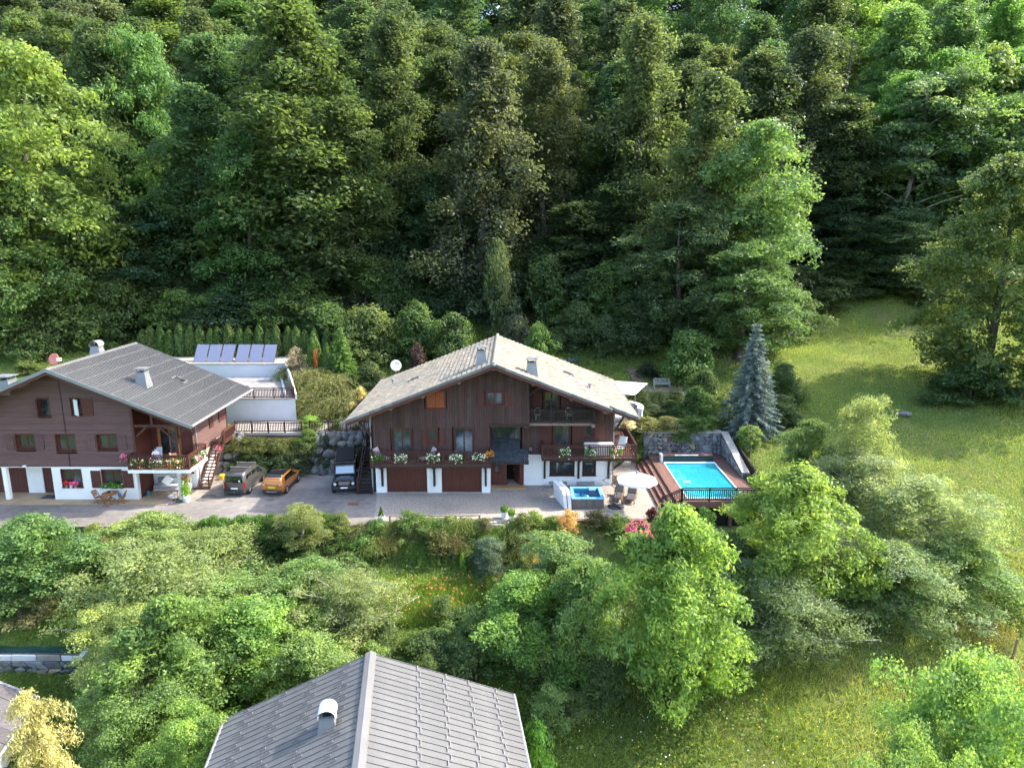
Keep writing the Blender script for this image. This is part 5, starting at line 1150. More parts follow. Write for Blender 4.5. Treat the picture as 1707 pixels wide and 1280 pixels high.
def lounger():
    t = thing('sun_lounger', '', 'sun lounger', (0,0,0), world=False, group='sun loungers by the parasol')
    f = MB()
    for s in (-1,1): f.box(s*.32-.03,s*.32+.03,-.05,1.3,.26,.32); f.bar((s*.32,1.3,.29),(s*.32,1.95,.62),.06)
    for i in range(12): f.box(-.29,.29,.0+i*.105,.08+i*.105,.30,.325)
    f.build('frame', M['teak'], t)
    for s in (-1,1):
        for y in (.02,1.25): MB().box(s*.32-.035,s*.32+.035,y,y+.07,.0,.27).build('leg', M['teak'], t)
    MB().bar((.35,1.2,.48),(.35,1.75,.48),.06,.04).bar((.35,1.7,.2),(.35,1.7,.48),.05).bar((-.35,1.2,.48),(-.35,1.75,.48),.06,.04).bar((-.35,1.7,.2),(-.35,1.7,.48),.05).build('armrest', M['teak'], t)
    c = MB(); c.rbox(-.30,.30,-.02,1.28,.33,.41,.04); c.build('seat_cushion', M['cush'], t)
    b = MB()
    for i in range(5):
        for j in range(3):
            p0 = Vector((-.20+j*.20,1.33+i*.135,.42+i*.073)); b.bar(p0,p0+Vector((0,.12,.064)),.19,.11)
    b.build('back_cushion', pm('dark_tufted_cushion', (.03,.03,.036), .9, .15, 5), t)
    return t
l1 = lounger(); l1.location = (7.95,49.95,.012); l1.rotation_euler = (0,0,R(-14)); l1['label'] = 'charcoal cushioned wooden lounger nearest the parasol pole'
l2 = copy_tree(l1); l2.location = (8.85,49.65,.012); l2.rotation_euler = (0,0,R(-16)); l2['label'] = 'charcoal cushioned wooden lounger nearest the pool steps'
# ------------------------------------------------------------ benches against the white wall
for k, (x, lab) in enumerate(((2.95,'grey slatted bench under the double window by the hot tub'),(5.15,'grey slatted bench under the single window behind the hot tub'))):
    t = thing('wall_bench', lab, 'bench', (x,53.3,0), group='grey benches along the white wall')
    s_ = MB()
    for i in range(5): s_.box(x,x+1.45,53.05+i*.09,53.12+i*.09,.40,.43)
    s_.box(x,x+1.45,53.03,53.045,.30,.43); s_.build('seat', M['greybench'], t)
    for a in (x+.06,x+1.33): MB().box(a,a+.06,53.06,53.46,.02,.40).build('leg', M['greybench'], t)
# garden bench with slatted back
gz = h1(15.3,69.9)
t = thing('garden_bench', 'silvery wooden garden bench with slatted back on the hillside path', 'bench', (15.3,70.0,gz))
MB().box(14.5,16.1,69.75,70.2,gz+.40,gz+.46).build('seat', M['garden'], t); bk = MB().box(14.5,16.1,70.2,70.25,gz+.88,gz+.96).box(14.5,16.1,70.2,70.25,gz+.5,gz+.56).build('backrest', M['garden'], t)
for i in range(10): MB().box(14.58+i*.158,14.65+i*.158,70.21,70.24,gz+.55,gz+.89).build('slat', M['garden'], bk)
for x in (14.48,16.04):
    for y in (69.75,70.19): MB().box(x,x+.07,y,y+.07,gz-.2,gz+(.66 if y < 70 else .96)).build('leg', M['garden'], t)
    MB().box(x,x+.08,69.74,70.2,gz+.65,gz+.70).build('armrest', M['garden'], t)
# shade sail and curved outdoor fireplace behind the chalet
ss = thing('shade_sail', 'white shade canopy stretched behind the main chalet roof', 'shade sail', (10,64,3.1))
sp_ = [(8.3,63.0,5.55),(11.35,63.0,5.35),(13.1,66.2,5.75),(8.6,66.6,6.0)]
mb = MB(); N_ = 8
g = [[tuple((1-u)*((1-v)*sp_[0][c]+v*sp_[3][c])+u*((1-v)*sp_[1][c]+v*sp_[2][c])-(.18*math.sin(math.pi*u)*math.sin(math.pi*v) if c == 2 else 0) for c in range(3)) for u in [i/N_ for i in range(N_+1)]] for v in [j/N_ for j in range(N_+1)]]
for j in range(N_):
    for i in range(N_): mb.add([g[j][i],g[j][i+1],g[j+1][i+1],g[j+1][i]], [(0,1,2,3)])
mb.build('fabric', M['fabric'], ss, True)
for p in sp_[1:3]: MB().tube((p[0],p[1],h1(p[0],p[1])-.2),(p[0],p[1],p[2]+.05),.05,n=8).build('post', M['metal'], ss)
fp = thing('outdoor_kitchen', 'curved white rendered outdoor kitchen counter under the shade canopy', 'counter', (10.4,63.0,2.9))
mb = MB(); n = 10
for i in range(n):
    a0, a1 = R(-30+i*14), R(-30+(i+1)*14)
    for (r0,r1,z0,z1) in ((1.35,1.7,2.3,4.3),(1.28,1.78,4.3,4.42)):
        p = [(10.2+math.cos(a)*r*1.05, 62.6+math.sin(a)*r*1.3) for a,r in ((a0,r0),(a0,r1),(a1,r1),(a1,r0))]
        mb.prism([(x,y,z0) for x,y in p], (0,0,z1-z0))
mb.build('curved_wall', M['white'], fp); MB().rbox(9.3,10.6,61.5,62.3,2.6,3.7,.05).build('worktop_block', M['tubc'], fp)
# ------------------------------------------------------------ cars (local: +y forward)
def wheel(parent, x, y, r=.34, wd=.22):
    s = 1 if x > 0 else -1
    prof = [(r*.60,-wd/2),(r*.93,-wd/2),(r,-wd*.35),(r,wd*.35),(r*.93,wd/2),(r*.60,wd/2)]
    mb = MB(); n = 20; vs = [(x+s*z, y+math.cos(6.2832*i/n)*q, r+math.sin(6.2832*i/n)*q) for q,z in prof for i in range(n)]
    fs = [(k*n+i,k*n+(i+1)%n,(k+1)*n+(i+1)%n,(k+1)*n+i) for k in range(5) for i in range(n)]
    if s > 0: fs = [f[::-1] for f in fs]
    mb.add(vs, fs); o = mb.build('wheel', M['tyre'], parent, True)
    rm = MB(); rm.tube((x+s*(wd/2-.05),y,r),(x+s*(wd/2-.03),y,r),r*.61,n=20)
    for k in range(5):
        a = k*1.2566; rm.bar((x+s*(wd/2-.015),y,r),(x+s*(wd/2-.015),y+math.cos(a)*r*.56,r+math.sin(a)*r*.56),.07,.03,up=(1,0,0))
    rm.build('rim', M['rim'], o); return o
def loft(stations):
    mb = MB(); vs = []; ring = 12
    for y, w0, wm, w1, w2, z0, zm, z1, z2, lean in stations:
        side = [(w0,z0),(wm,zm-.12),(wm,zm+.10),(w1,z1),(w2+(w1-w2)*.12,z2-(z2-z1)*.16),(w2*.86,z2)]
        for sx, lst in ((1,side),(-1,side[::-1])):
            for a, z in lst: vs.append((sx*a, y+lean*(z-z0), z))
    n = len(stations); fs = []
    for k in range(n-1):
        for i in range(ring): fs.append((k*ring+i,k*ring+(i+1)%ring,(k+1)*ring+(i+1)%ring,(k+1)*ring+i)[::-1])
    fs += [tuple(range(ring)), tuple(range(n*ring-1,(n-1)*ring-1,-1))]
    mb.add(vs, fs); return mb
def panel(pts, th, mat, parent, name, off):
    return MB().prism(pts, off).build(name, mat, parent)
def side_glass(parent, pts, name='side_window'):
    for s in (-1,1):
        MB().prism([(s*x,y,z) for x,y,z in pts], (s*.012,0,0)).build(name, M['carglass'], parent)
# grey van
v = thing('grey_van', 'grey high-roofed family van with roof bars parked beside the stair', 'car', (-21.35,53.45,0), R(-2), world=False)
S_ = [(-2.20,.80,.88,.86,.70,.34,.70,1.08,1.74,.06),(-2.10,.84,.92,.89,.73,.28,.70,1.08,1.83,.03),(-1.4,.85,.92,.90,.75,.25,.70,1.08,1.86,0),(0,.85,.92,.90,.75,.25,.70,1.06,1.87,0),(.55,.85,.92,.89,.72,.25,.70,1.06,1.82,0),(1.0,.85,.92,.88,.70,.25,.70,1.04,1.42,0),(1.32,.85,.91,.87,.72,.25,.70,1.00,1.14,0),(1.95,.82,.88,.84,.66,.28,.66,.92,1.02,0),(2.2,.70,.76,.72,.50,.36,.62,.80,.88,0)]
loft(S_).build('body', M['carg'], v, True)
side_glass(v, [(.855,-1.9,1.16),(.855,-.85,1.16),(.80,-.90,1.60),(.79,-1.75,1.60)]); side_glass(v, [(.86,-.75,1.16),(.86,.05,1.16),(.80,.0,1.62),(.80,-.75,1.61)]); side_glass(v, [(.87,.15,1.15),(.875,1.02,1.14),(.80,.60,1.52),(.80,.15,1.60)])
MB().prism([(-.68,-2.178,1.14),(.68,-2.178,1.14),(.60,-2.13,1.66),(-.60,-2.13,1.66)], (0,-.012,0)).build('rear_window', M['carglass'], v)
MB().prism([(-.66,.66,1.72),(.66,.66,1.72),(.74,1.24,1.20),(-.74,1.24,1.20)], (0,.01,.012)).build('windscreen', M['screen'], v)
MB().tube((.42,-2.185,1.26),(.42,-2.205,1.26),.075,n=14).build('sticker', M['plastic'], v)
for s in (-1,1): MB().prism([(s*.74,-2.20,.68),(s*.87,-2.17,.68),(s*.86,-2.12,1.18),(s*.76,-2.17,1.18)], (0,-.03,0)).build('tail_lamp', M['redl'], v)
MB().rbox(-.80,.80,-2.30,-2.16,.30,.50,.03).build('rear_bumper', M['trim'], v); box('number_plate', M['plate'], v, -.27,.27,-2.245,-2.222,.62,.73); MB().tube((0,-2.40,.36),(0,-2.28,.40),.03,n=8).build('tow_ball', M['metal'], v)
for a, b in ((-1.75,-.95),(-.55,.25)):
    m_ = MB()
    for i in range(6): m_.box(-.58+i*.2,-.42+i*.2,a,b,1.872,1.89)
    m_.build('roof_panel', M['trim'], v)
for y in (-.85,.32): MB().box(-.80,.80,y-.035,y+.035,1.93,1.97).box(-.74,-.70,y-.03,y+.03,1.84,1.93).box(.70,.74,y-.03,y+.03,1.84,1.93).build('roof_bar', M['zincl'], v)
for x in (-.80,.80):
    for y in (-1.45,1.35): wheel(v, x*1.02, y, .33, .22)
    s = 1 if x > 0 else -1; MB().rbox(min(s*.88,s*1.06),max(s*.88,s*1.06),.78,.98,1.08,1.26,.03).build('mirror', M['trim'], v)
# orange crossover
v = thing('orange_car', 'orange small crossover with black roof and yellow plate', 'car', (-18.45,53.35,0), R(-3), world=False)
S_ = [(-2.02,.74,.84,.80,.62,.36,.66,.98,1.10,.02),(-1.95,.80,.88,.85,.66,.30,.66,1.00,1.28,.03),(-1.70,.82,.89,.86,.64,.26,.66,1.00,1.46,0),(-1.2,.82,.89,.86,.64,.24,.66,.98,1.53,0),(-.2,.82,.88,.85,.63,.24,.66,.96,1.56,0),(.35,.82,.88,.85,.62,.24,.66,.95,1.50,0),(1.0,.82,.88,.84,.66,.24,.66,.94,1.08,0),(1.7,.80,.86,.82,.60,.28,.64,.86,.96,0),(2.05,.64,.72,.66,.44,.36,.58,.72,.80,0)]
loft(S_).build('body', M['caro'], v, True)
loft([(-1.72,.58,.60,.64,.645,1.30,1.36,1.40,1.475,0),(-1.2,.60,.63,.66,.655,1.34,1.40,1.44,1.545,0),(-.2,.60,.63,.66,.645,1.36,1.42,1.47,1.575,0),(.36,.58,.62,.65,.63,1.32,1.38,1.43,1.515,0)]).build('roof', M['cark'], v, True)
side_glass(v, [(.845,-1.45,1.04),(.845,-.45,1.02),(.76,-.48,1.40),(.74,-1.25,1.36)]); side_glass(v, [(.84,-.38,1.02),(.845,.72,1.00),(.74,.28,1.40),(.755,-.38,1.41)])
MB().prism([(-.66,-1.975,1.02),(.66,-1.975,1.02),(.55,-1.80,1.38),(-.55,-1.80,1.38)], (0,-.02,.01)).build('rear_window', M['carglass'], v)
MB().prism([(-.57,.50,1.42),(.57,.50,1.42),(.70,1.0,1.10),(-.70,1.0,1.10)], (0,.01,.012)).build('windscreen', M['screen'], v)
for s in (-1,1):
    MB().prism([(s*.46,-2.045,.90),(s*.80,-2.0,.86),(s*.86,-1.90,.98),(s*.55,-2.02,1.0)], (0,-.025,0)).build('tail_lamp', M['redl'], v); MB().prism([(s*.55,-2.075,.915),(s*.70,-2.055,.90),(s*.72,-2.045,.955),(s*.58,-2.065,.965)], (0,-.01,0)).build('lamp_lens', M['lamp'], v)
MB().rbox(-.78,.78,-2.10,-1.92,.30,.50,.04).build('rear_bumper', M['trim'], v); MB().rbox(-.42,.42,-2.125,-2.09,.36,.43,.02).build('skid_plate', M['zincl'], v)
box('number_plate', M['yplate'], v, -.27,.27,-2.07,-2.045,.66,.78); box('chrome_strip', M['rim'], v, -.33,.33,-2.065,-2.045,.80,.83)
for x in (-.79,.79):
    for y in (-1.28,1.30): wheel(v, x*1.03, y, .33, .21)
    s = 1 if x > 0 else -1; MB().rbox(min(s*.84,s*1.0),max(s*.84,s*1.0),.42,.6,.98,1.12,.03).build('mirror', M['cark'], v)
    MB().box(min(s*.84,s*.895),max(s*.84,s*.895),-.95,.95,.24,.34).build('sill', M['trim'], v)
# black off-road car facing the camera (its front is local +y)
v = thing('black_offroader', 'black boxy off-road car with roof tent facing the camera', 'car', (-13.4,53.75,0), R(180+9), world=False)
b = MB(); b.rbox(-.86,.86,-2.2,.62,.52,1.18,.05); b.rbox(-.84,.84,-2.18,.35,1.14,1.95,.06); b.rbox(-.80,.80,.6,1.85,.60,1.12,.05); b.box(-.5,.5,.7,1.7,1.121,1.15); b.build('body', M['cark'], v)
for s in (-1,1): MB().rbox(min(s*.58,s*.90),max(s*.58,s*.90),.95,2.0,.62,1.05,.05).build('wing', M['cark'], v)
MB().prism([(-.78,.63,1.18),(.78,.63,1.18),(.74,.38,1.88),(-.74,.38,1.88)], (0,.05,.02)).build('windscreen_frame', M['cark'], v)
MB().prism([(-.69,.635,1.26),(.69,.635,1.26),(.67,.465,1.78),(-.67,.465,1.78)], (0,.07,.025)).build('windscreen', M['screen'], v)
MB().rbox(-.88,.88,-2.15,.45,1.98,2.12,.05).build('roof', M['cark'], v)
tn = MB(); tn.prism([(-.72,-2.1,2.13),(-.72,.35,2.13),(-.70,.30,2.30),(-.66,-2.0,2.62)], (1.40,0,0)); tn.build('roof_tent', M['tent'], v)
box('grille', pm('pinkish_grille', (.20,.14,.13), .6, .3, 12), v, -.42,.42,1.86,1.89,.70,.98); box('number_plate', M['plate'], v, -.27,.27,2.12,2.14,.52,.63); MB().rbox(-.88,.88,1.95,2.12,.46,.66,.02).build('bumper', M['trim'], v)
for s in (-1,1):
    MB().tube((s*.68,2.0,.86),(s*.68,2.03,.86),.10,n=14).build('headlamp', M['lamp'], v); MB().tube((s*.68,1.985,.86),(s*.68,2.005,.86),.13,n=14).build('lamp_bezel', M['zincl'], v)
    MB().rbox(min(s*.88,s*1.08),max(s*.88,s*1.08),.45,.52,1.28,1.50,.02).build('mirror', M['trim'], v); MB().box(min(s*.88,s*1.0),max(s*.88,s*1.0),-1.0,.7,.38,.42).build('side_step', M['zincl'], v)
    for y in (-1.35,1.42): wheel(v, s*.84, y, .40, .27)
    MB().prism([(s*.862,-.9,1.24),(s*.862,.28,1.24),(s*.85,.28,1.80),(s*.85,-.9,1.80)], (s*.012,0,0)).build('side_window', M['carglass'], v); MB().prism([(s*.862,-2.0,1.30),(s*.862,-1.05,1.30),(s*.85,-1.05,1.80),(s*.85,-2.0,1.80)], (s*.012,0,0)).build('side_window', M['carglass'], v)
box('bonnet_strip', M['zincl'], v, -.35,.35,1.05,1.11,1.151,1.16)
# ------------------------------------------------------------ person reading on the left chalet's balcony
def skin_body(joints, edges, rad, name, mats, pick, parent):
    me = bpy.data.meshes.new(name); me.from_pydata(joints, edges, []); o = bpy.data.objects.new(name+'_rig', me); COL.objects.link(o)
    md = o.modifiers.new('skin','SKIN'); md.use_smooth_shade = True
    for i, r_ in enumerate(rad): me.skin_vertices[0].data[i].radius = (r_,r_)
    me.skin_vertices[0].data[0].use_root = True
    s2 = o.modifiers.new('sub','SUBSURF'); s2.levels = 2
    bpy.context.view_layer.update(); dg = bpy.context.evaluated_depsgraph_get(); nm = bpy.data.meshes.new_from_object(o.evaluated_get(dg)); nm.name = name
    bpy.data.objects.remove(o); nm.materials.clear()
    for m_ in mats: nm.materials.append(m_)
    for p in nm.polygons: p.material_index = pick(p.center); p.use_smooth = True
    return link(bpy.data.objects.new(name, nm), parent)
pe = thing('person', 'person in white T-shirt sitting on the left chalet balcony, arms folded', 'person', (-27.05,50.95,2.76), R(6), world=False)
J = [(0,.05,.47),(0,.07,.66),(0,.03,.88),(0,.0,1.03),(0,-.02,1.12),(0,-.04,1.22),(0,-.03,1.31),(0,-.125,1.20)]; Rr = [.15,.14,.15,.06,.075,.095,.065,.018]; Ed = [(0,1),(1,2),(2,3),(3,4),(4,5),(5,6),(5,7)]
def addj(p, r_, par): J.append(p); Rr.append(r_); Ed.append((par,len(J)-1)); return len(J)-1
for s in (-1,1):
    a = addj((s*.17,.02,.95),.065,2); a = addj((s*.27,-.07,.72),.05,a); a = addj((s*.10,-.27,.70),.036,a); hnd = addj((s*.03,-.30,.71),.035,a)
    for k in range(4): f = addj((s*(-.03),-.33+.018*k,.735-.016*k),.009,hnd); addj((s*(-.075+.006*k),-.33+.018*k,.73-.016*k),.008,f)
    f = addj((s*.03,-.315,.76),.010,hnd); addj((s*.0,-.33,.785),.009,f)
    a = addj((s*.10,-.02,.46),.095,0); a = addj((s*.14,-.43,.49),.07,a); a = addj((s*.13,-.48,.10),.045,a); addj((s*.13,-.66,.05),.04,a)
def pick(c):
    if c.z > 1.045: return 0
    if c.z > .56 and (abs(c.x) < .22 and c.y > -.12 or c.z > .80): return 1
    if c.z > .60: return 0
    return 2
skin_body(J, Ed, Rr, 'body', [M['skin'],M['fabric'],M['denim']], pick, pe)
hr = MB(); n = 12
for k in range(5):
    pass
hr.lathe((0,-.015,1.215), [(.104,0),(.112,.05),(.098,.105),(.06,.14),(.012,.152)], 14); hr.build('hair', M['hair'], pe, True)
for s in (-1,1): MB().lathe((s*.035,-.128,1.225), [(.010,-.008),(.012,0),(.006,.008)], 6).build('eye', M['black'], pe)
ch = thing('deck_chair', 'pale blue folding armchair under the person on the balcony', 'chair', (-27.05,51.1,2.75), R(6), world=False)
MB().rbox(-.28,.28,-.28,.22,.36,.42,.02).build('seat', M['cushb'], ch); MB().bar((0,.26,.42),(0,.42,1.18),.56,.05,up=(0,1,0)).build('backrest', M['cushb'], ch)
for s in (-1,1): MB().box(s*.27-.02,s*.27+.02,-.26,-.22,0,.60).box(s*.27-.02,s*.27+.02,.2,.24,0,.60).box(s*.27-.03,s*.27+.03,-.30,.30,.60,.63).build('leg', M['plastic'], ch)
bt = thing('side_table', 'small round teak table with white cup on the left balcony', 'table', (-25.85,51.2,2.75)); MB().lathe((-25.85,51.2,3.40), [(.34,0),(.36,.03),(.34,.05)], 18).build('table_top', M['teak'], bt)
for k in range(3): a = k*2.1; MB().bar((-25.85+math.cos(a)*.28,51.2+math.sin(a)*.28,2.75),(-25.85+math.cos(a)*.1,51.2+math.sin(a)*.1,3.40),.04).build('leg', M['teak'], bt)
tag(MB().lathe((-26.05,51.1,3.451), [(.05,0),(.075,.14),(.07,.15)], 10).build('cup', M['plastic']), 'white cup on the round balcony table', 'cup')
# ------------------------------------------------------------ dishes
d = thing('satellite_dish', 'large pale grey satellite dish on a pole behind the main chalet roof', 'satellite dish', (-11.3,67.0,h1(-11.3,67)))
zz = h1(-11.3,67.0); MB().tube((-11.3,67,zz-.1),(-11.3,67,7.0),.05,n=8).build('pole', M['metal'], d)
def dish(c, nrm, r_, depth, mat, parent):
    nrm = Vector(nrm).normalized(); a = nrm.orthogonal().normalized(); b = nrm.cross(a); mb = MB(); vs = []; n = 20; c = Vector(c)
    rr = [0.02,.35,.7,1]
    for side in (0,-.03):
        for q in rr:
            for i in range(n): t = 6.2832*i/n; vs.append(c+(a*math.cos(t)+b*math.sin(t))*q*r_+nrm*(depth*q*q+side))
    fs = [(k*n+i,k*n+(i+1)%n,(k+1)*n+(i+1)%n,(k+1)*n+i) for k in range(3) for i in range(n)]+[(4*n+k*n+i,4*n+(k+1)*n+i,4*n+(k+1)*n+(i+1)%n,4*n+k*n+(i+1)%n) for k in range(3) for i in range(n)]
    fs += [(3*n+i,3*n+(i+1)%n,7*n+(i+1)%n,7*n+i) for i in range(n)]
    mb.add(vs, fs); o = mb.build('dish', mat, parent, True)
    MB().bar(c-b*r_*.9, c+nrm*r_*1.0-b*r_*.25, .03).build('feed_arm', M['metal'], o); return o
dish((-11.3,66.9,7.35),(.45,-.9,.25),.55,.14,M['dishg'],d)
d = thing('satellite_dish', 'salmon pink satellite dish on the left chalet ridge', 'satellite dish', (-33.35,50.6,Z2))
MB().tube((-33.35,50.6,Z2-.1),(-33.35,50.6,Z2+.55),.03,n=8).build('pole', M['metal'], d); dish((-33.45,50.55,Z2+.42),(-.15,-.95,.3),.42,.10,M['dishr'],d); MB().rbox(-33.12,-32.85,50.2,50.45,Z2+.35,Z2+.55,.03).build('receiver', M['plastic'], d)
# ------------------------------------------------------------ pots, flower boxes, furniture
def pot(x, y, z, label, kind='cone', pl_=(.05,.11,.02), r_=.26, ht=.5):
    t = thing('plant_pot', label, 'plant pot', (x,y,z)); MB().lathe((x,y,z), [(r_*.72,0),(r_*.98,ht*.93),(r_*1.06,ht*.93),(r_*1.06,ht),(r_*.9,ht),(r_*.88,ht*.9)], 16).build('pot', M['pot'] if r_ < .3 else M['terra'], t, False)
    rg = np.random.default_rng(int(abs(x*97+y*13)*10)); n = 700
    if kind == 'cone': tt = rg.random(n); th = rg.uniform(0,6.28,n); rr = .22*(1-tt)**.8*rg.uniform(.5,1,n); P = np.stack([x+np.cos(th)*rr,y+np.sin(th)*rr,z+ht+.7*tt],-1)
    else: dd = norm(rg.normal(size=(n,3)))*rg.uniform(.6,1,(n,1))*.30; P = dd+np.array([x,y,z+ht+.18])
    me = leaf_mesh('foliage', P, rg.normal(size=(n,3))+np.array([0,0,.5]), .09, .05, rg.normal(0,.4,n), M['leaf'], rg); o = inst('foliage', me, t); o.color = (*pl_,1); return t
pot(-9.2,46.25,.0,'tall white pot with cone conifer at the gravel corner by the asphalt')
pot(-.55,47.05,.01,'white pot with round bush left of the pair on the gravel edge','ball',(.07,.15,.02)); pot(-.02,46.62,.01,'smaller white pot with round bush, right of the pair','ball',(.09,.18,.02),.22,.42)
def flower_box(x0, x1, y, z, label, cols, boxmat='trim', rz=0, drop=.25, side=False, n=520, nf=90, green=(.07,.14,.03), group='balcony flower boxes'):
    t = thing('flower_box', label, 'flower box', ((x0+x1)/2,y,z), group=group)
    if side: MB().rbox(y-.09,y+.09,x0,x1,z,z+.17,.02).build('trough', M[boxmat], t)
    else: MB().rbox(x0,x1,y-.09,y+.09,z,z+.17,.02).build('trough', M[boxmat], t)
    rg = np.random.default_rng(int(abs(x0*331+y*17))); L_ = x1-x0
    def pts(k, sp):
        u = rg.uniform(x0-.12,x1+.12,k); a = rg.normal(0,.13,k)*sp; hh = z+.20+rg.normal(0,.10,k)-np.abs(rg.normal(0,drop,k))*(rg.random(k) < .5)
        P = np.stack([u,y+a-.05,hh],-1)
        if side: P = np.stack([y+a+.05,u,hh],-1)
        return P
    me = leaf_mesh('foliage', pts(n,1), rg.normal(size=(n,3))+np.array([0,-.4,.6]), .085, .05, rg.normal(0,.4,n), M['leaf'], rg); o = inst('foliage', me, t); o.color = (*green,1)
    for k, c in enumerate(cols):
        P = pts(nf//len(cols),1.15); P[:,2] += .04; P[:,0 if side else 1] += (.07 if side else -.07); m = len(P); me = leaf_mesh('flowers', P, rg.normal(size=(m,3))*.5+np.array([0,-.8,.6]), .10, .09, rg.normal(0,.3,m), M['petal'], rg); o = inst('flowers', me, t); o.color = (*c,1)
    return t
WH, PK, RD_, OR, SA = (.82,.80,.78),(.66,.12,.32),(.62,.04,.05),(.72,.18,.04),(.70,.28,.20)
yb_ = 50.66
for i, (x, cs) in enumerate(((-10.15,[WH]),(-8.4,[WH]),(-5.95,[WH]),(-4.25,[WH]),(-2.5,[WH]))):
    flower_box(x-.38, x+.38, yb_, 3.25, ['leftmost white petunia box on the main chalet balcony, mostly green','second white petunia box from the left on the main balcony','third white flower box from the left, between the french windows','fourth white petunia box on the main balcony, trailing low','rightmost white flower box on the main balcony, neat and high'][i], cs, n=520 if i else 700, nf=[14,60,52,80,60][i], drop=.05 if i == 4 else .22)
flower_box(-1.85,-1.45,50.62,3.5,'small orange geranium basket at the right end of the main balcony',[OR],n=220,nf=50,drop=.08)
for i, x in enumerate((4.1,6.1,8.1)): flower_box(x-.36, x+.36, 52.36, 3.2, ['white flower box nearest the porch on the right balcony','bushy trailing box in the middle of the right balcony','pink and white box near the right balcony corner'][i], [WH] if i < 2 else [WH,PK], n=700, nf=[50,40,40][i], drop=.3)
for i, x in enumerate((-27.75,-26.35,-24.95)): flower_box(x-.42, x+.42, 49.67, 3.22, ['red and white flower box left on the left chalet balcony','white and pink flower box in the middle of the left balcony','salmon and white flower box right on the left balcony'][i], [[WH,RD_,SA],[WH,PK],[WH,SA,OR]][i], n=620, nf=54)
for i, y in enumerate((50.6,51.7)): flower_box(y-.36, y+.36, -23.92, 3.2, ['pink and white flower box nearer on the balcony side rail','white flower box farther back on the balcony side rail'][i], [[PK,WH],[WH,WH]][i], side=True, n=460, nf=50)
flower_box(-28.95,-28.6,49.95,3.5,'small pink geranium basket at the left end of left balcony',[PK],n=150,nf=60,drop=.05)
flower_box(54.4,54.8,-24.0,2.6,'pink geranium basket hanging beside the outside stair',[PK],side=True,n=120,nf=50,drop=.05)
for i, (x, m_) in enumerate(((-33.9,RD_),(-33.55,PK),(-33.2,PK))):
    t = thing('flower_pot', ['red geranium pot on the left window sill, leftmost of three','pink geranium pot in the middle of the window sill','pink geranium pot right of three on the window sill'][i], 'plant pot', (x,50.55,1.0), group='geranium pots on the sill'); MB().lathe((x,50.58,.985), [(.09,0),(.13,.2),(.14,.22),(.11,.22)], 12).build('pot', M['terra'] if i != 1 else M['pot'], t)
    rg = np.random.default_rng(i); P = rg.normal(size=(120,3))*np.array([.10,.05,.07])+np.array([x,50.55,1.36]); o = inst('flowers', leaf_mesh('flowers', P, rg.normal(size=(120,3))+np.array([0,-.8,.4]), .10,.09, rg.normal(0,.3,120), M['petal'], rg), t); o.color = (*m_,1)
    P = rg.normal(size=(120,3))*np.array([.09,.05,.06])+np.array([x,50.57,1.26]); o = inst('foliage', leaf_mesh('foliage', P, rg.normal(size=(120,3)), .08,.06, rg.normal(0,.3,120), M['leaf'], rg), t); o.color = (.05,.11,.02,1)
for i, x in enumerate((-30.75,-29.98)): flower_box(x-.33,x+.33,50.52,.99,['green trough plant on the right ground-floor sill, left half','green trough plant on the right ground-floor sill, right half'][i],[WH],n=600,nf=6,drop=.02,green=(.09,.20,.03),group='sill troughs')
for i, x in enumerate((-27.6,-25.95)):
    t = thing('flower_pot', ['terracotta pot left on the recess window sill','terracotta pot right on the recess window sill'][i], 'plant pot', (x,53.1,1.28), group='terracotta sill pots'); MB().lathe((x,53.08,1.27), [(.12,0),(.20,.26),(.21,.28),(.17,.28)], 12).build('pot', M['terra'], t)
    rg = np.random.default_rng(i+9); P = rg.normal(size=(160,3))*np.array([.14,.07,.07])+np.array([x,53.08,1.62]); o = inst('foliage', leaf_mesh('foliage', P, rg.normal(size=(160,3)), .09,.06, rg.normal(0,.3,160), M['leaf'], rg), t); o.color = (.05,.12,.02,1)
# outdoor dining set by the left chalet
tt = thing('garden_table', 'round teak garden table against the left chalet wall', 'table', (-30.3,50.05,.04)); MB().lathe((-30.3,50.0,.74), [(.58,0),(.60,.02),(.58,.045)], 24).build('table_top', M['teak'], tt)
for k in range(4): a = k*1.571+.78; MB().bar((-30.3+math.cos(a)*.48,50.0+math.sin(a)*.38,.04),(-30.3-math.cos(a)*.2,50.0-math.sin(a)*.15,.74),.05).build('leg', M['teak'], tt)
def fold_chair(x, y, rz, label):
    t = thing('folding_chair', label, 'chair', (x,y,.04), rz, 'teak folding chairs round the table', world=False)
    s_ = MB()
    for i in range(6): s_.box(-.21,.21,-.20+i*.07,-.14+i*.07,.43,.455)
    s_.build('seat', M['teak'], t); b_ = MB()
    for i in range(5): b_.bar((-.16+i*.08,.20,.52),(-.16+i*.08,.34,.92),.055,.02,up=(0,1,0))
    b_.bar((-.22,.345,.93),(.22,.345,.93),.05); b_.build('backrest', M['teak'], t)
    for s in (-1,1): MB().bar((s*.22,-.25,0),(s*.22,.34,.92),.035,.05).build('leg', M['teak'], t); MB().bar((s*.20,.26,0),(s*.20,-.18,.44),.035,.05).build('leg', M['teak'], t)
fold_chair(-31.25,49.95,R(75),'teak folding chair at the left of the round table'); fold_chair(-30.25,49.35,R(182),'teak folding chair in front of the round table'); fold_chair(-29.4,49.9,R(-80),'teak folding chair at the right of the round table')
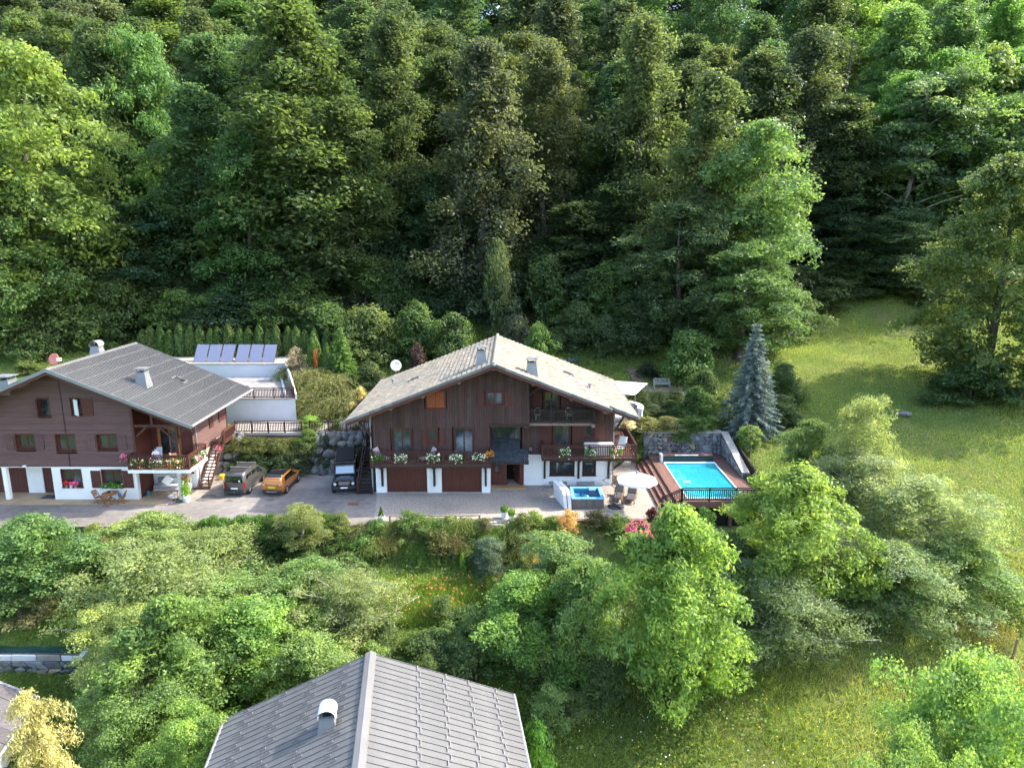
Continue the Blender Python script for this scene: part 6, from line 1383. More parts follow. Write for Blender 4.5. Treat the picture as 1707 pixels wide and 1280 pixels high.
tag(MB().rbox(-29.75,-29.5,49.95,50.1,.50,.78,.05).build('bag', pm('blue_fabric', (.05,.18,.42), .8, .1, 4)), 'blue bag hanging over the right teak chair', 'bag'); tag(MB().lathe((-30.45,50.1,.786), [(.10,0),(.13,.04),(.10,.13),(.04,.16)], 12).build('teapot', M['black']), 'dark round pot on the teak garden table', 'pot')
tag(MB().box(-36.2,-35.1,50.7,51.5,.04,.06).build('door_mat', M['cush']), 'dark door mat by the left chalet garage door', 'mat'); tag(MB().box(-.75,.9,52.93,53.45,.08,.10).build('door_mat', M['mat']), 'orange coir mat on the main entrance threshold', 'mat')
# sofa corner in the recess
sf_ = thing('outdoor_sofa', 'grey cushioned outdoor sofa in the left chalet recess', 'sofa', (-26.5,52.6,.04)); MB().rbox(-28.3,-25.5,52.35,53.1,.04,.40,.04).build('base', M['greybench'], sf_); MB().rbox(-28.25,-25.55,52.3,53.0,.401,.52,.05).build('seat_cushion', M['cushb'], sf_)
for i in range(3): MB().rbox(-28.2+i*.9,-27.35+i*.9,52.95,53.15,.50,.95,.05).build('back_cushion', M['greybench'] if i != 1 else M['pot'], sf_)
tag(MB().bar((-27.2,52.1,.75),(-26.95,52.5,1.15),.60,.06,up=(0,1,0)).build('towel', M['fabric']), 'white towel over the recess sofa', 'towel')
ct = thing('low_table', 'grey rectangular low table in front of the recess sofa', 'table', (-26.6,51.2,.04)); MB().rbox(-27.5,-25.6,50.85,51.65,.66,.72,.02).build('table_top', pm('grey_table', (.33,.29,.28), .5, .1, 3), ct)
for x in (-27.4,-25.7):
    for y in (50.92,51.58): MB().bar((x,y,.04),(x+.03,y,.66),.04).build('leg', M['metal'], ct)
ac = thing('wire_chair', 'wire framed outdoor chair with grey cushion beside the pillar', 'chair', (-25.75,50.45,.04)); MB().rbox(-26.05,-25.5,50.1,50.6,.40,.50,.04).build('seat', M['cushb'], ac); MB().path([(-26.05,50.1,.04),(-26.05,50.12,.7),(-26.0,50.3,.95),(-25.55,50.3,.95),(-25.5,50.12,.7),(-25.5,50.1,.04)], .02, 6).path([(-26.0,50.6,.04),(-26.0,50.6,.65),(-25.55,50.6,.65),(-25.55,50.6,.04)], .02, 6).build('frame', M['metal'], ac)
rgx = MB().prism([(-26.6,49.85,.045),(-25.6,49.75,.045),(-25.5,50.1,.045),(-26.5,50.2,.045)], (0,0,.02)).build('rug', pm('striped_rug', (.32,.22,.26), .9, .5, 8)); tag(rgx, 'crumpled striped rug on the sandstone tiles', 'rug')
tag(MB().lathe((-28.2,51.4,.04), [(.10,0),(.14,.25),(.10,.3),(.03,.42)], 10).build('watering_can', pm('teal_plastic', (.02,.22,.28), .4, .05, 3)), 'teal watering can by the recess door', 'watering can')
pt = thing('plant_pot', 'white pot with tall leafy climber beside the white pillar', 'plant pot', (-24.75,50.3,0)); MB().lathe((-24.75,50.3,.0), [(.22,0),(.30,.36),(.33,.38),(.27,.38)], 16).build('pot', M['pot'], pt)
rg = np.random.default_rng(44); P = rg.normal(size=(900,3))*np.array([.17,.16,.45])+np.array([-24.75,50.3,1.05]); o = inst('foliage', leaf_mesh('foliage', P, rg.normal(size=(900,3))+np.array([0,0,.5]), .12,.07, rg.normal(0,.4,900), M['leaf'], rg), pt); o.color = (.14,.24,.03,1)
P = rg.normal(size=(260,3))*np.array([.18,.16,.22])+np.array([-24.72,50.35,1.9]); o = inst('blossom', leaf_mesh('blossom', P, rg.normal(size=(260,3)), .11,.06, rg.normal(0,.4,260), M['petal'], rg), pt); o.color = (.22,.09,.07,1)
tag(MB().lathe((-24.0,55.2,.0), [(.22,0),(.26,.35),(.20,.42)], 12).build('bucket', M['yellow']), 'yellow tub on the concrete behind the outside stair', 'tub'); tag(MB().lathe((-23.7,55.8,.0), [(.15,0),(.22,.32),(.24,.34),(.2,.34)], 12).build('flower_pot', M['terra']), 'empty terracotta pot behind the grey van', 'plant pot')
# pale lounge chairs and things on the main balconies
def lounge(x, y, z, rz, label, mat='cushp'):
    t = thing('lounge_chair', label, 'chair', (x,y,z), rz, world=False, group='cushioned balcony chairs'); MB().rbox(-.32,.32,-.55,.25,.30,.40,.04).build('seat', M[mat], t); MB().bar((0,.26,.36),(0,.62,1.08),.62,.10,up=(0,1,0)).build('backrest', M[mat], t)
    for s in (-1,1): MB().box(s*.30-.025,s*.30+.025,-.5,.4,.0,.05).box(s*.30-.025,s*.30+.025,-.5,-.45,0,.32).box(s*.30-.025,s*.30+.025,.2,.25,0,.32).build('leg', M['teak'], t)
lounge(-9.95,51.45,2.74,R(70),'pale mauve cushioned chair at the left end of the main balcony'); lounge(-6.5,51.45,2.74,R(-65),'pale mauve cushioned chair between the main balcony french windows')
tag(MB().rbox(7.5,7.5+.01,0,.01,0,.01,.001).build('speck', M['white']), 'x', 'x') if False else None
dt = thing('covered_table', 'long table under a white cover on the right balcony', 'table', (6.8,53.1,2.74)); MB().rbox(5.7,8.0,52.75,53.5,2.75,3.72,.06).build('cover', M['fabric'], dt)
lounge(8.75,54.2,2.742,R(-30),'pale cushioned chair on the corner of the right balcony','pot')
for i, x in enumerate((2.0,4.4)):
    t = thing('loggia_chair', ['white metal chair left on the upper balcony','white metal chair right on the upper balcony'][i], 'chair', (x,53.0,5.66), group='upper balcony chairs'); MB().lathe((x,53.0,6.08), [(.26,0),(.27,.03),(.24,.05)], 16).build('seat', M['plastic'], t)
    MB().path([(x-.22,53.2,6.1),(x-.2,53.25,6.5),(x,53.26,6.58),(x+.2,53.25,6.5),(x+.22,53.2,6.1)], .018, 6).build('backrest', M['plastic'], t)
    for a in range(4): MB().bar((x+math.cos(a*1.57+.78)*.2,53.0+math.sin(a*1.57+.78)*.2,5.66),(x+math.cos(a*1.57+.78)*.16,53.0+math.sin(a*1.57+.78)*.16,6.08),.025).build('leg', M['plastic'], t)
t = thing('loggia_table', 'low bistro table between the upper balcony chairs', 'table', (3.2,52.95,5.66)); MB().lathe((3.2,52.95,6.32), [(.32,0),(.34,.02),(.32,.04)], 16).build('table_top', M['greybench'], t); MB().tube((3.2,52.95,5.66),(3.2,52.95,6.32),.03,n=8).build('leg', M['metal'], t)
t = thing('balcony_table', 'dark round bistro table outside the right french window of the main balcony', 'table', (-3.7,51.4,2.74)); MB().lathe((-3.7,51.4,3.45), [(.38,0),(.40,.02),(.38,.04)], 18).build('table_top', M['black'], t); MB().tube((-3.7,51.4,2.74),(-3.7,51.4,3.45),.035,n=8).build('leg', M['black'], t)
# low rail on the gravel edge
lr = thing('low_rail', 'low weathered timber rail along the front edge of the gravel', 'rail', (-5.5,46.3,0)); MB().bar((-8.65,46.28,.48),(-2.2,46.45,.48),.10,.06).build('top_rail', M['purlin'], lr)
for x in (-8.6,-7.6,-4.0,-2.3): MB().box(x-.05,x+.05,46.26+(x+8.6)*.026,46.36+(x+8.6)*.026,-.15,.45).build('post', M['purlin'], lr)
# firewood, pale boulder, hose under the right balcony
fw = thing('firewood_stack', 'small stack of split firewood at the white wall corner under the balcony', 'firewood', (8.3,54.2,0)); rg = random.Random(5)
for i in range(14): x = 8.14+rg.random()*.16; z = .1+(i//3)*.15; y = 53.95+(i % 3)*.17; MB().tube((x,y,z),(x+.35,y,z),.08,n=7).build('log', M['log'], fw)
def rock_mesh(seed, mat, sub=2):
    rg = np.random.default_rng(seed); bm = bmesh.new(); bmesh.ops.create_icosphere(bm, subdivisions=sub, radius=1.0)
    dirs = norm(rg.normal(size=(9,3))); offs = rg.uniform(.62,.92,9)
    for v_ in bm.verts:
        p = np.array(v_.co)
        for d_, o_ in zip(dirs,offs):
            k = p@d_
            if k > o_: p = p-d_*(k-o_)
        p *= 1+.05*math.sin(5*p[0]+seed)*math.cos(4*p[1]); v_.co = p
    me = bpy.data.meshes.new('boulder'); bm.to_mesh(me); bm.free(); me.materials.append(mat); return me
RK = [rock_mesh(s, M['boulder']) for s in range(8)]
t = inst('pale_boulder', rock_mesh(31, pm('cream_rock', (.55,.48,.36), .9, .1, 2)), None, (9.9,58.6,.35), (0,0,.4), (.55,.45,.5)); tag(t, 'cream coloured boulder under the right balcony by the deck steps', 'boulder')
t = inst('meadow_rock', RK[3], None, (col_x(1507,64,3.3),64,h1(col_x(1507,64,3.3),64)+.1), (0,0,.2), (.9,.6,.35)); tag(t, 'flat grey rock lying alone in the meadow', 'rock')
# boulder retaining wall behind the parking bay: every boulder its own piece
bwall = thing('boulder_wall', 'retaining wall of grey boulders behind the parking bay', 'boulder wall', (-16,57.2,0)); rg = random.Random(11)
def on_bank(x, y): return max(0.0, h1(x, y))
for r_ in range(7):
    x = -17.4+rg.random()*.6
    while x < -11.3:
        wd = rg.uniform(.45,1.05); yy = 56.5+r_*.36+rg.uniform(-.1,.1); hgt = rg.uniform(.32,.50); xx = x+wd*.5
        inst('boulder', RK[rg.randrange(8)], bwall, (xx,yy,on_bank(xx,yy)+.10), (rg.uniform(-.4,.4)+.5,rg.uniform(-.3,.3),rg.uniform(-.5,.5)), (wd*.60,.42,hgt)); x += wd*.92
for r_ in range(6):
    for k in range(3):
        x = -24.9+k*.7+rg.uniform(-.1,.1); yy = 56.6+r_*.40; inst('boulder', RK[rg.randrange(8)], bwall, (x,yy,on_bank(x,yy)+.1), (rg.random(),rg.random(),rg.uniform(0,3)), (.5,.45,.40))
# tarpaulin-covered timber heap and edging up the garden
gz = h1(6.2,76.5); t = thing('tarp_heap', 'dark green tarpaulin heap in the garden behind the chalet roof', 'tarpaulin', (6.2,76.5,gz)); o = inst('tarp', rock_mesh(77, M['tarp'],3), t, (6.9,77.2,gz+.15), (0,0,.5), (1.5,.7,.4)); rg = random.Random(3)
for i in range(6): inst('log', rock_mesh(60+i, M['boulder'],1), t, (4.3+i*.5,76.0+.2*i,gz+.2), (0,0,rg.random()*3), (.38,.4,.3))
# wall with pale coping at bottom left
bw2 = thing('old_wall', 'old stone wall with white and teal capping at the left edge', 'wall', (-30,36.6,-5)); zt = -4.3
MB().prism([(-42,37.3,zt-2.2),(-25.5,37.0,zt-2.2),(-25.5,37.6,zt-2.2),(-42,37.9,zt-2.2)], (0,0,2.2)).build('wall_core', M['mortar'], bw2)
stone_wall(bw2, lambda u,v,d: (-42+u,37.3-u*.018-d,zt-2.1+v), 24, 4, 16.4, lambda u: 1.7, 21, .12)
rg = random.Random(8); x = -42
while x < -25.6: wd = rg.uniform(.7,1.5); MB().rbox(x,x+wd-.03,37.0,37.75,zt-.38,zt-.03+rg.uniform(0,.05),.04).build('capping', M['plastic'] if rg.random() < .6 else M['cope'], bw2); x += wd
MB().bar((-42,37.6,zt+.05),(-25.6,37.45,zt+.05),.5,.1).build('teal_strip', M['tarp'], bw2)
# fence posts in the lower meadow
for k, (px, Y, lab) in enumerate(((1646,37.2,'thin leaning fence post by the brown grass clump'),(1690,36.0,'grey wooden fence post at the right edge of the lower meadow'))):
    X = col_x(px,Y,-3.5); z = h1(X,Y); mb = MB().path([(X,Y,z-.3),(X+.03,Y,z+.6),(X+.06*(k+.5),Y,z+1.25)], [.05+.02*k,.045+.02*k,.04+.02*k], 7); tag(mb.build('fence_post', M['purlin']), lab, 'post')
# ------------------------------------------------------------ the forest, tree by tree
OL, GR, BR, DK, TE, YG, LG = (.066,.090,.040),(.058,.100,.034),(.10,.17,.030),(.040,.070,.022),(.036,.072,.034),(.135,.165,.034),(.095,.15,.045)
def jit(c, a=.12):
    k = 1+random.uniform(-a,a); return tuple(v*k*(1+random.uniform(-a*.5,a*.5)) for v in c)
FT = [
 ('broad',1,78,80,58,270,YG,'big pale yellow-green tree at the left edge of the forest'),
 ('broad',2,20,76,255,200,(.085,.13,.035),'loose light green tree below the pale tree at the left edge'),
 ('under',1,120,84,360,170,(.075,.13,.030),'light green bushy young tree left, in front of dark firs'),
 ('broad',3,262,98,44,130,(.088,.155,.036),'vivid green pointed tree between the left forest crowns'),
 ('tall',1,195,97,20,170,(.06,.085,.03),'grey-green drooping tree behind the pale left tree'),
 ('tall',2,340,91,130,200,GR,'dark green layered tree left of the huge drooping tree'),
 ('broad',2,235,87,330,190,TE,'blue-green layered tree above the thuja hedge'),
 ('broad',1,420,86,215,170,(.055,.105,.024),'mid green broadleaf tree in the left-centre forest edge'),
 ('tall',3,500,89,-25,300,(.070,.096,.028),'huge drooping tree left of the forest centre'),
 ('tall',1,590,88,150,190,(.066,.086,.027),'olive drooping tree right of the huge one'),
 ('column',1,665,95,10,150,(.060,.075,.026),'narrow dark tree with bare pale trunks at its foot'),
 ('column',2,803,89,52,175,(.080,.086,.042),'tall olive-brown column tree straight behind the chalet ridge'),
 ('tall',2,905,97,60,160,(.085,.088,.034),'olive tree with bare branches right of the column tree'),
 ('broad',3,720,92,280,120,DK,'small dark tree between the trunks and the column tree'),
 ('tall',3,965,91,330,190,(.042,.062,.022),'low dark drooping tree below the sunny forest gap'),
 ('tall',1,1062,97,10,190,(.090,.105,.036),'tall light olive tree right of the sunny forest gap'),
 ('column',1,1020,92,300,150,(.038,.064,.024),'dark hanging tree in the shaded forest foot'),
 ('tall',2,1165,86,105,200,(.084,.098,.034),'tall layered tree at the forest corner above the garden'),
 ('broad',1,1255,82,195,200,(.10,.155,.045),'bright leafy ash tree reaching over the meadow edge'),
 ('broad',2,1130,79,330,190,(.056,.085,.03),'dark green broadleaf tree behind the garden bench'),
 ('broad',3,1235,77,400,190,(.085,.13,.040),'light green tree behind the blue spruce'),
 ('tall',3,1255,101,70,190,(.066,.082,.030),'grey-olive drooping tree behind the bright ash'),
 ('column',2,1335,103,30,140,(.070,.086,.034),'slim olive tree beside the dead spruce top'),
 ('tall',1,1395,101,150,190,(.056,.078,.028),'dark drooping tree over the meadow back edge'),
 ('airy',1,1490,98,112,200,(.080,.115,.050),'airy grey-green tree with leaning pale trunk by the meadow'),
 ('broad',1,1500,93,350,150,(.050,.080,.034),'dark rounded tree at the meadow back edge'),
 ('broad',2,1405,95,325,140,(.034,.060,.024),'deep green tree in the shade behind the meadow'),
 ('dome',1,1625,108,62,190,(.125,.16,.024),'dome-shaped yellow-green tree top right'),
 ('broad',3,1560,100,105,190,(.085,.13,.036),'light green tree left of the dome tree'),
 ('broad',1,1655,97,150,180,(.060,.11,.030),'mid green tree below the dome tree'),
 ('dome',2,1585,150,-10,230,(.12,.19,.028),'bright green round tree at the top right behind the dome'),
 ('broad',2,1480,140,20,190,(.115,.18,.045),'pale green tree right of the dead spruce'),
 ('broad',1,1400,150,10,150,(.10,.16,.045),'pale green tree behind the dead spruce'),
]
for a in FT:
    k, s, px, Y, top, w_, c, lab = a
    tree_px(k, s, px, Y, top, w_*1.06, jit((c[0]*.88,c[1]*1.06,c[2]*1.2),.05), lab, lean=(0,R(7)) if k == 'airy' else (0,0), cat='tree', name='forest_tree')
# the dominating maple on the right and a companion behind it
tree_px('maple',1,1645,69,240,262,(.082,.125,.034),'large spreading maple on the right with trunk in the meadow', name='maple_tree')
tree_px('maple',2,1765,65,290,200,(.082,.135,.030),'leafy tree cut by the right edge behind the maple')
tree_px('under',2,1625,66,600,150,(.045,.085,.026),'dark shrub round the foot of the big maple', cat='shrub')
for k, (X, Y, h_, s_) in enumerate(((52,51.5,11,3),)):
    plant('broad', s_, X, Y, h1(X,Y)-.1, 1.0, h_/20, (.085,.135,.032), 'small meadow-side tree just beyond the right edge of the view', group='trees beyond the right edge')
# dead spruce top
X = col_x(1405,112,40); z = h1(X,112); ds = thing('dead_spruce', 'bare grey dead spruce rising from the forest top right', 'tree', (X,112,z)); rg = random.Random(2); zt = row_z(14,112)
MB().path([(X,112,z),(X+.3,112,(z+zt)/2),(X+.9,112,zt)], [.35,.22,.04], 7).build('trunk', M['bark'], ds); tw = MB()
for i in range(46): f = .45+.55*i/46; a = rg.random()*6.28; l = (1-f)*4+.6; p = (X+.9*f,112,z+(zt-z)*f); tw.path([p,(p[0]+math.cos(a)*l,p[1]+math.sin(a)*l,p[2]-.25*l)], [.05,.01], 4)
tw.build('branches', M['bark'], ds)
# rows of the wood behind, filling the hillside
ORD = ['first','second','third','fourth','fifth','sixth','seventh','eighth','ninth','tenth','eleventh','twelfth','thirteenth','fourteenth','fifteenth','sixteenth','seventeenth','eighteenth','nineteenth','twentieth','twenty-first','twenty-second','twenty-third','twenty-fourth','twenty-fifth','twenty-sixth','twenty-seventh']
ROW = {104:0,113:1,124:2,140:3,168:4,190:5}
rg = random.Random(21); kinds = ['tall','column','tall','broad','tall']
for Y, n, top0 in ((104,19,60),(113,19,20),(124,18,-10),(140,17,-70),(168,16,-130),(190,17,-160)):
    for i in range(n):
        px = -60+(1830/(n-1))*i+rg.uniform(-28,28)
        if Y < 118 and (915 < px < 1030 or 1350 < px < 1435) : continue
        right = px > 1380
        k = rg.choice(kinds) if not right else rg.choice(['broad','broad','tall']); c = rg.choice([OL,GR,(.072,.092,.028),(.058,.082,.026)]) if not right else rg.choice([BR,LG,(.085,.135,.035)])
        if Y > 130 and not right: c = rg.choice([OL,GR,(.085,.125,.032)])
        tree_px(k, rg.choice([1,2,3] if k in ('tall','broad') else [1,2]), px, Y+rg.uniform(-3,3), top0+rg.uniform(-25,70), rg.uniform(140,205), jit((c[0]*.90,c[1]*1.05,c[2]*1.2),.2), ('light green tree in the %s row on the upper right hillside' % ORD[ROW[Y]] if right else 'olive-green tree in the %s row of the dense hillside forest' % ORD[ROW[Y]]), group=('bright trees on the upper right hillside' if right else 'trees deep in the hillside forest'), cat='tree', name='forest_tree')
# trees seen through the gaps, sunlight put into their brighter leaf colour
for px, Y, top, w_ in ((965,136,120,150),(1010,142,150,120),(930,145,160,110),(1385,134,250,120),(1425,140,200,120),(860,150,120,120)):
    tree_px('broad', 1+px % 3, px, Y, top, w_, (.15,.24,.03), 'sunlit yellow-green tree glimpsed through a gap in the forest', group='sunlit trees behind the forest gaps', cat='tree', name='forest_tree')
# understory along the forest foot
rg = random.Random(33)
ULR = {83.5:'front',87:'middle',91:'back'}
for Y, n, x0, x1, top in ((83.5,15,0,620,490),(87,17,-30,1110,440),(91,15,-30,1130,385)):
    for i in range(n):
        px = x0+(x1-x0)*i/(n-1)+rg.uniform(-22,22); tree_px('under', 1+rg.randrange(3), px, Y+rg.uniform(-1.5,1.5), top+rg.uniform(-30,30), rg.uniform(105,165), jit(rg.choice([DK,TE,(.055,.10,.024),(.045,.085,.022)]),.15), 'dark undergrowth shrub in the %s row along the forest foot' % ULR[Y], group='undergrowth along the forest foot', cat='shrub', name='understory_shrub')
for px, Y, top, w_, c, lab in ((300,82.8,478,110,(.085,.15,.03),'light green shrub behind the thuja hedge, left'),(355,82.8,480,110,(.080,.14,.03),'light green shrub behind the thuja hedge, middle'),(440,82.8,490,100,(.075,.14,.032),'light green shrub behind the thuja hedge, right'),(540,80,500,110,(.06,.115,.032),'green shrub at the right end of the thuja hedge'),
  (615,76,505,130,(.085,.125,.034),'pale olive shrub above the satellite dish'),(690,76,500,110,(.050,.095,.024),'green shrub left behind the chalet ridge'),(755,75,515,90,(.055,.10,.026),'green shrub just left behind the ridge'),(830,84,390,70,(.080,.115,.045),'ivy-covered stump column behind the ridge'),(900,73,535,70,(.075,.15,.030),'bright shrub just right of the chalet ridge'),(860,77,520,80,(.060,.08,.045),'grey-green shrub behind the chalet ridge'),
  (960,80,500,90,(.060,.10,.032),'green shrub in the upper garden'),(1010,79,520,80,(.056,.09,.034),'dull green shrub right in the upper garden'),(1060,80,500,110,(.048,.08,.028),'dark shrub at the garden top right'),
  (1150,72,545,110,(.065,.13,.030),'leafy green shrub behind the garden bench'),(1085,73,602,60,(.030,.042,.022),'dark brown-green shrub beside the log steps'),(1175,64.5,612,70,(.050,.085,.026),'dark green shrub right of the garden steps'),(1168,63.2,640,76,(.062,.12,.026),'rounded green shrub beside the garden steps'),(1205,62,665,46,(.16,.22,.030),'yellow-green shrub at the end of the pool wall'),
  (1310,66,600,70,(.050,.09,.028),'dark shrub right of the blue spruce'),(1300,63,655,90,(.06,.10,.03),'green shrub in front of the spruce foot'),(695,72,570,44,(.062,.038,.036),'purple-brown shrub left of the chalet roof'),(650,68,640,60,(.075,.09,.030),'olive clipped shrub below the satellite dish'),(612,68,600,70,(.055,.085,.03),'dark olive shrub left of the dish'),(30,80,505,120,(.055,.08,.045),'grey-green shrub at the left edge behind the hedge'),(35,72,600,60,(.09,.13,.034),'light shrub behind the left chalet ridge'),(1330,62,690,80,(.048,.085,.028),'dark green shrub right of the clipped ball')):
    tree_px('under' if w_ > 60 else 'bush', 1+px % 3, px, Y, top, w_, c, lab, cat='shrub', name='garden_shrub')
for i, (px, Y, top, w_) in enumerate(((15,79,420,150),(75,80,440,150),(130,80.5,450,140),(190,81,460,130),(35,77,500,120),(100,79,495,110),(160,80,500,110),(60,75,545,80),(110,78.5,530,80))):
    tree_px('under', 1+i % 3, px, Y, top, w_, jit(((.080,.130,.034) if i < 3 else (.058,.10,.030)),.12), 'leafy shrub filling the foot of the left forest edge', group='shrubs at the left forest foot', cat='shrub', name='understory_shrub')
for i, (px, Y, top, w_) in enumerate(((1335,92,440,130),(1400,94,430,140),(1465,94.5,440,140),(1530,93,450,130),(1365,90,480,90),(1435,92,475,100),(1180,80,490,110),(1240,79,500,110),(1295,80,500,110),(1320,84,470,110),(1580,90,470,110))):
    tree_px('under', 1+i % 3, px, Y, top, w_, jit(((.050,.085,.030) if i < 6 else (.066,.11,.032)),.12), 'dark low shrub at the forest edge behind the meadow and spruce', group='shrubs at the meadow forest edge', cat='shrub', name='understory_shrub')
for i, (px, Y, top, w_) in enumerate(((1075,66.5,664,46),(1100,67,662,50),(1122,65.5,672,44),(1090,64.5,680,52),(1112,63.6,688,50),(1072,63.4,694,40),(1130,67.5,660,40),(1060,68.3,640,44))):
    tree_px('bush', 1+i % 3, px, Y, top, w_, jit((.055,.092,.030),.2), 'low dark rockery shrub between the shade sail and the grey steps', group='rockery shrubs', cat='shrub', name='rockery_shrub')
# garden conifers
tree_px('spruce',1,1255,60.8,538,112,(.125,.170,.160),'silvery blue spruce between the pool and the meadow', base=2.4)
for i in range(30):
    px = 88+i*16.2+random.uniform(-3,3); Y = 77.6-.02*i+random.uniform(-.2,.2); top = (562 if px < 230 else 543)+random.uniform(-5,6)+(8 if px < 210 else 0)
    if 196 < px < 216: continue
    tree_px('thuja', 1+i % 3, px, Y, top, random.uniform(21,26), jit((.058,.100,.018),.12), ('clipped thuja cone in the hedge left of the gap' if px < 210 else 'clipped thuja cone in the hedge behind the solar collectors'), group=('thujas left of the hedge gap' if px < 210 else 'thuja hedge behind the solar collectors'), base=6.4 if px > 235 else None)
tree_px('thuja',1,522,72,552,26,(.075,.135,.020),'fresh green thuja at the hedge end',base=5.6); tree_px('thuja',2,543,71.5,570,20,(.070,.125,.020),'small thuja beside the young larch',base=5.5)
tree_px('spruce',2,568,70.5,545,66,(.10,.19,.030),'young bright green larch right of the hedge', name='young_larch')
tree_px('bush',2,524,71,580,16,(.30,.11,.035),'orange-brown dead conifer at the hedge end', cat='shrub', name='dead_conifer')
tree_px('bush',1,492,71.5,575,50,(.26,.22,.16),'pinkish blossoming bush beside the rightmost collector', name='blossoming_bush')
# weeping broom bank between the terrace block and the main roof
for i, (px, Y, top, w_) in enumerate(((520,69,590,80),(555,67,600,100),(590,66.5,630,70),(525,65.5,630,70),(560,64.5,640,90),(590,64,655,60),(540,64,655,80),(515,64.2,672,44),(478,71.5,590,50))):
    tree_px('wisp', 1+i % 2, px, Y, top, w_*1.25, jit((.135,.155,.060),.10), 'arching pale green broom on the bank left of the main roof', group='arching broom on the bank', name='arching_broom')
for i, (px, Y, top, w_, c, lab) in enumerate(((600,63,640,40,(.36,.32,.13),'cream-flowered shrub beside the roof eave'),(580,62.5,665,44,(.30,.28,.10),'cream-yellow shrub below the broom bank'),(515,60,690,62,(.135,.24,.030),'bright lime climbing bush over the walkway fence'),(510,58.2,712,64,(.085,.14,.025),'green climbing bush spilling below the walkway'),(556,59.8,698,40,(.13,.20,.03),'lime shrub behind the walkway fence'),(590,59.6,705,40,(.075,.14,.026),'green shrub where the walkway meets the roof'))):
    tree_px('bush', 1+i % 3, px, Y, top, w_, c, lab, base=row_z(top,Y)-2.2 if Y < 61 else None, name='flowering_shrub')
# ivy and cotoneaster over the bank behind the cars
for i, (px, Y, top, w_, c) in enumerate(((405,58.4,714,70,(.115,.13,.03)),(440,58.4,716,70,(.125,.135,.03)),(472,58.3,716,70,(.105,.12,.03)),(425,56.8,752,66,(.035,.066,.022)),(460,56.7,755,66,(.032,.062,.022)),(400,56.7,756,50,(.04,.07,.022)),(490,56.5,760,54,(.055,.085,.045)),(500,57.2,738,50,(.06,.08,.03)),(390,56.4,775,36,(.07,.075,.03)),(600,57,740,30,(.06,.07,.035)),(388,58.3,722,50,(.08,.10,.03)),(420,58,726,70,(.075,.10,.03)),(455,57.9,728,70,(.08,.10,.028)),(495,58,730,60,(.065,.10,.03)),(480,57.3,745,60,(.05,.085,.035)))):
    tree_px('wisp' if i in (0,1,2) else 'bush', 1+i % 2, px, Y, top, w_*1.2, jit(c,.1), 'trailing cotoneaster hanging over the bank behind the parked cars' if i < 3 else 'dark ivy mound on the bank behind the parked cars', group='trailing cotoneaster' if i < 3 else 'ivy mounds behind the cars', base=row_z(top,Y)-1.6, name='trailing_cotoneaster' if i < 3 else 'ivy_mound')
rg = random.Random(41)
for i in range(13):
    x = rg.uniform(-19.2,-11.6); y = rg.uniform(56.5,58.4); plant('bush', 1+i % 3, x, y, max(0,h1(x,y))-.1, rg.uniform(.28,.48), rg.uniform(.25,.5), jit(rg.choice([(.055,.085,.03),(.085,.105,.03),(.045,.075,.035)]),.15), 'small green plant growing between the retaining wall boulders', group='plants between the boulders', name='wall_plant')
# planting by the pool
for i, (px, Y, top, w_, c, lab) in enumerate(((1048,58.5,690,36,(.42,.40,.32),'white-flowering climbing rose over the balcony corner'),(1062,59.5,715,50,(.048,.09,.026),'dark climber below the white rose'),(1080,60.0,692,62,(.15,.16,.045),'reddish-green climber left on the pool wall'),(1118,60.0,692,66,(.15,.155,.05),'pinkish-green climber in the middle of the pool wall'),(1160,60.0,692,76,(.062,.12,.022),'dark green climber hanging on the pool wall'),(1190,60.6,690,50,(.10,.17,.03),'light green climber at the right end of pool wall'),(1140,59.4,712,50,(.065,.13,.022),'green vine trailing down the pool wall stones'),
  (1100,66,665,60,(.040,.066,.026),'dark green rockery shrub left of the grey steps'),(1085,64,685,50,(.042,.07,.03),'dark low rockery shrub under the shade sail'))):
    tree_px('bush', 1+i % 3, px, Y, top, w_, c, lab, base=row_z(top-8,Y)-(1.7 if i not in (1,) else 2.6), name='climbing_shrub' if i < 7 else 'rockery_shrub')
X = col_x(1247,57.5,1.9); plant('ball',1,X,57.5,h1(X,57.5)-.05,1.55,1.55,(.12,.185,.050),'round clipped pale green shrub right of the pool fence')
X = col_x(1176,46.6,.5); plant('ball',2,X,46.7,-1.35,1.2,1.45,(.045,.12,.020),'round clipped green shrub in front of the pool deck')
X = col_x(1090,46.3,.5); plant('ball',1,X,46.4,-.75,.85,1.15,(.075,.022,.024),'dark red clipped ball shrub at the terrace corner')
# ------------------------------------------------------------ hedge and shrubs along the terrace front
def bank(px, Y, top, w_, kind, c, lab, depth=1.6, group=None, name=None):
    return tree_px(kind, 1+int(px) % 2, px, Y, top, w_, c, lab, base=row_z(top,Y)-depth, group=group, name=name)
for i in range(9): bank(345+i*25, 45.6, 856+random.uniform(-4,4), 62, 'bush', jit((.065,.14,.014),.1), 'bright green juniper in the hedge along the asphalt edge', 1.5, 'juniper hedge along the asphalt', 'juniper')
for i in range(7): bank(350+i*32, 44.6, 880+random.uniform(-6,6), 70, 'bush', jit((.038,.085,.014),.1), 'dark green juniper lower in the hedge below the asphalt', 1.8, 'lower junipers', 'juniper')
CO = [(.112,.140,.034),(.090,.150,.030),(.110,.125,.040),(.078,.150,.028),(.120,.165,.042)]
for i in range(16): bank(562+i*20.5, 45.6+random.uniform(-.2,.1), 856+random.uniform(-7,9), random.uniform(50,78), 'wisp' if i % 3 else 'bush', jit(CO[i % 5],.15), 'olive cotoneaster mound cascading over the terrace wall', 1.5, 'cotoneaster over the terrace wall', 'cotoneaster')
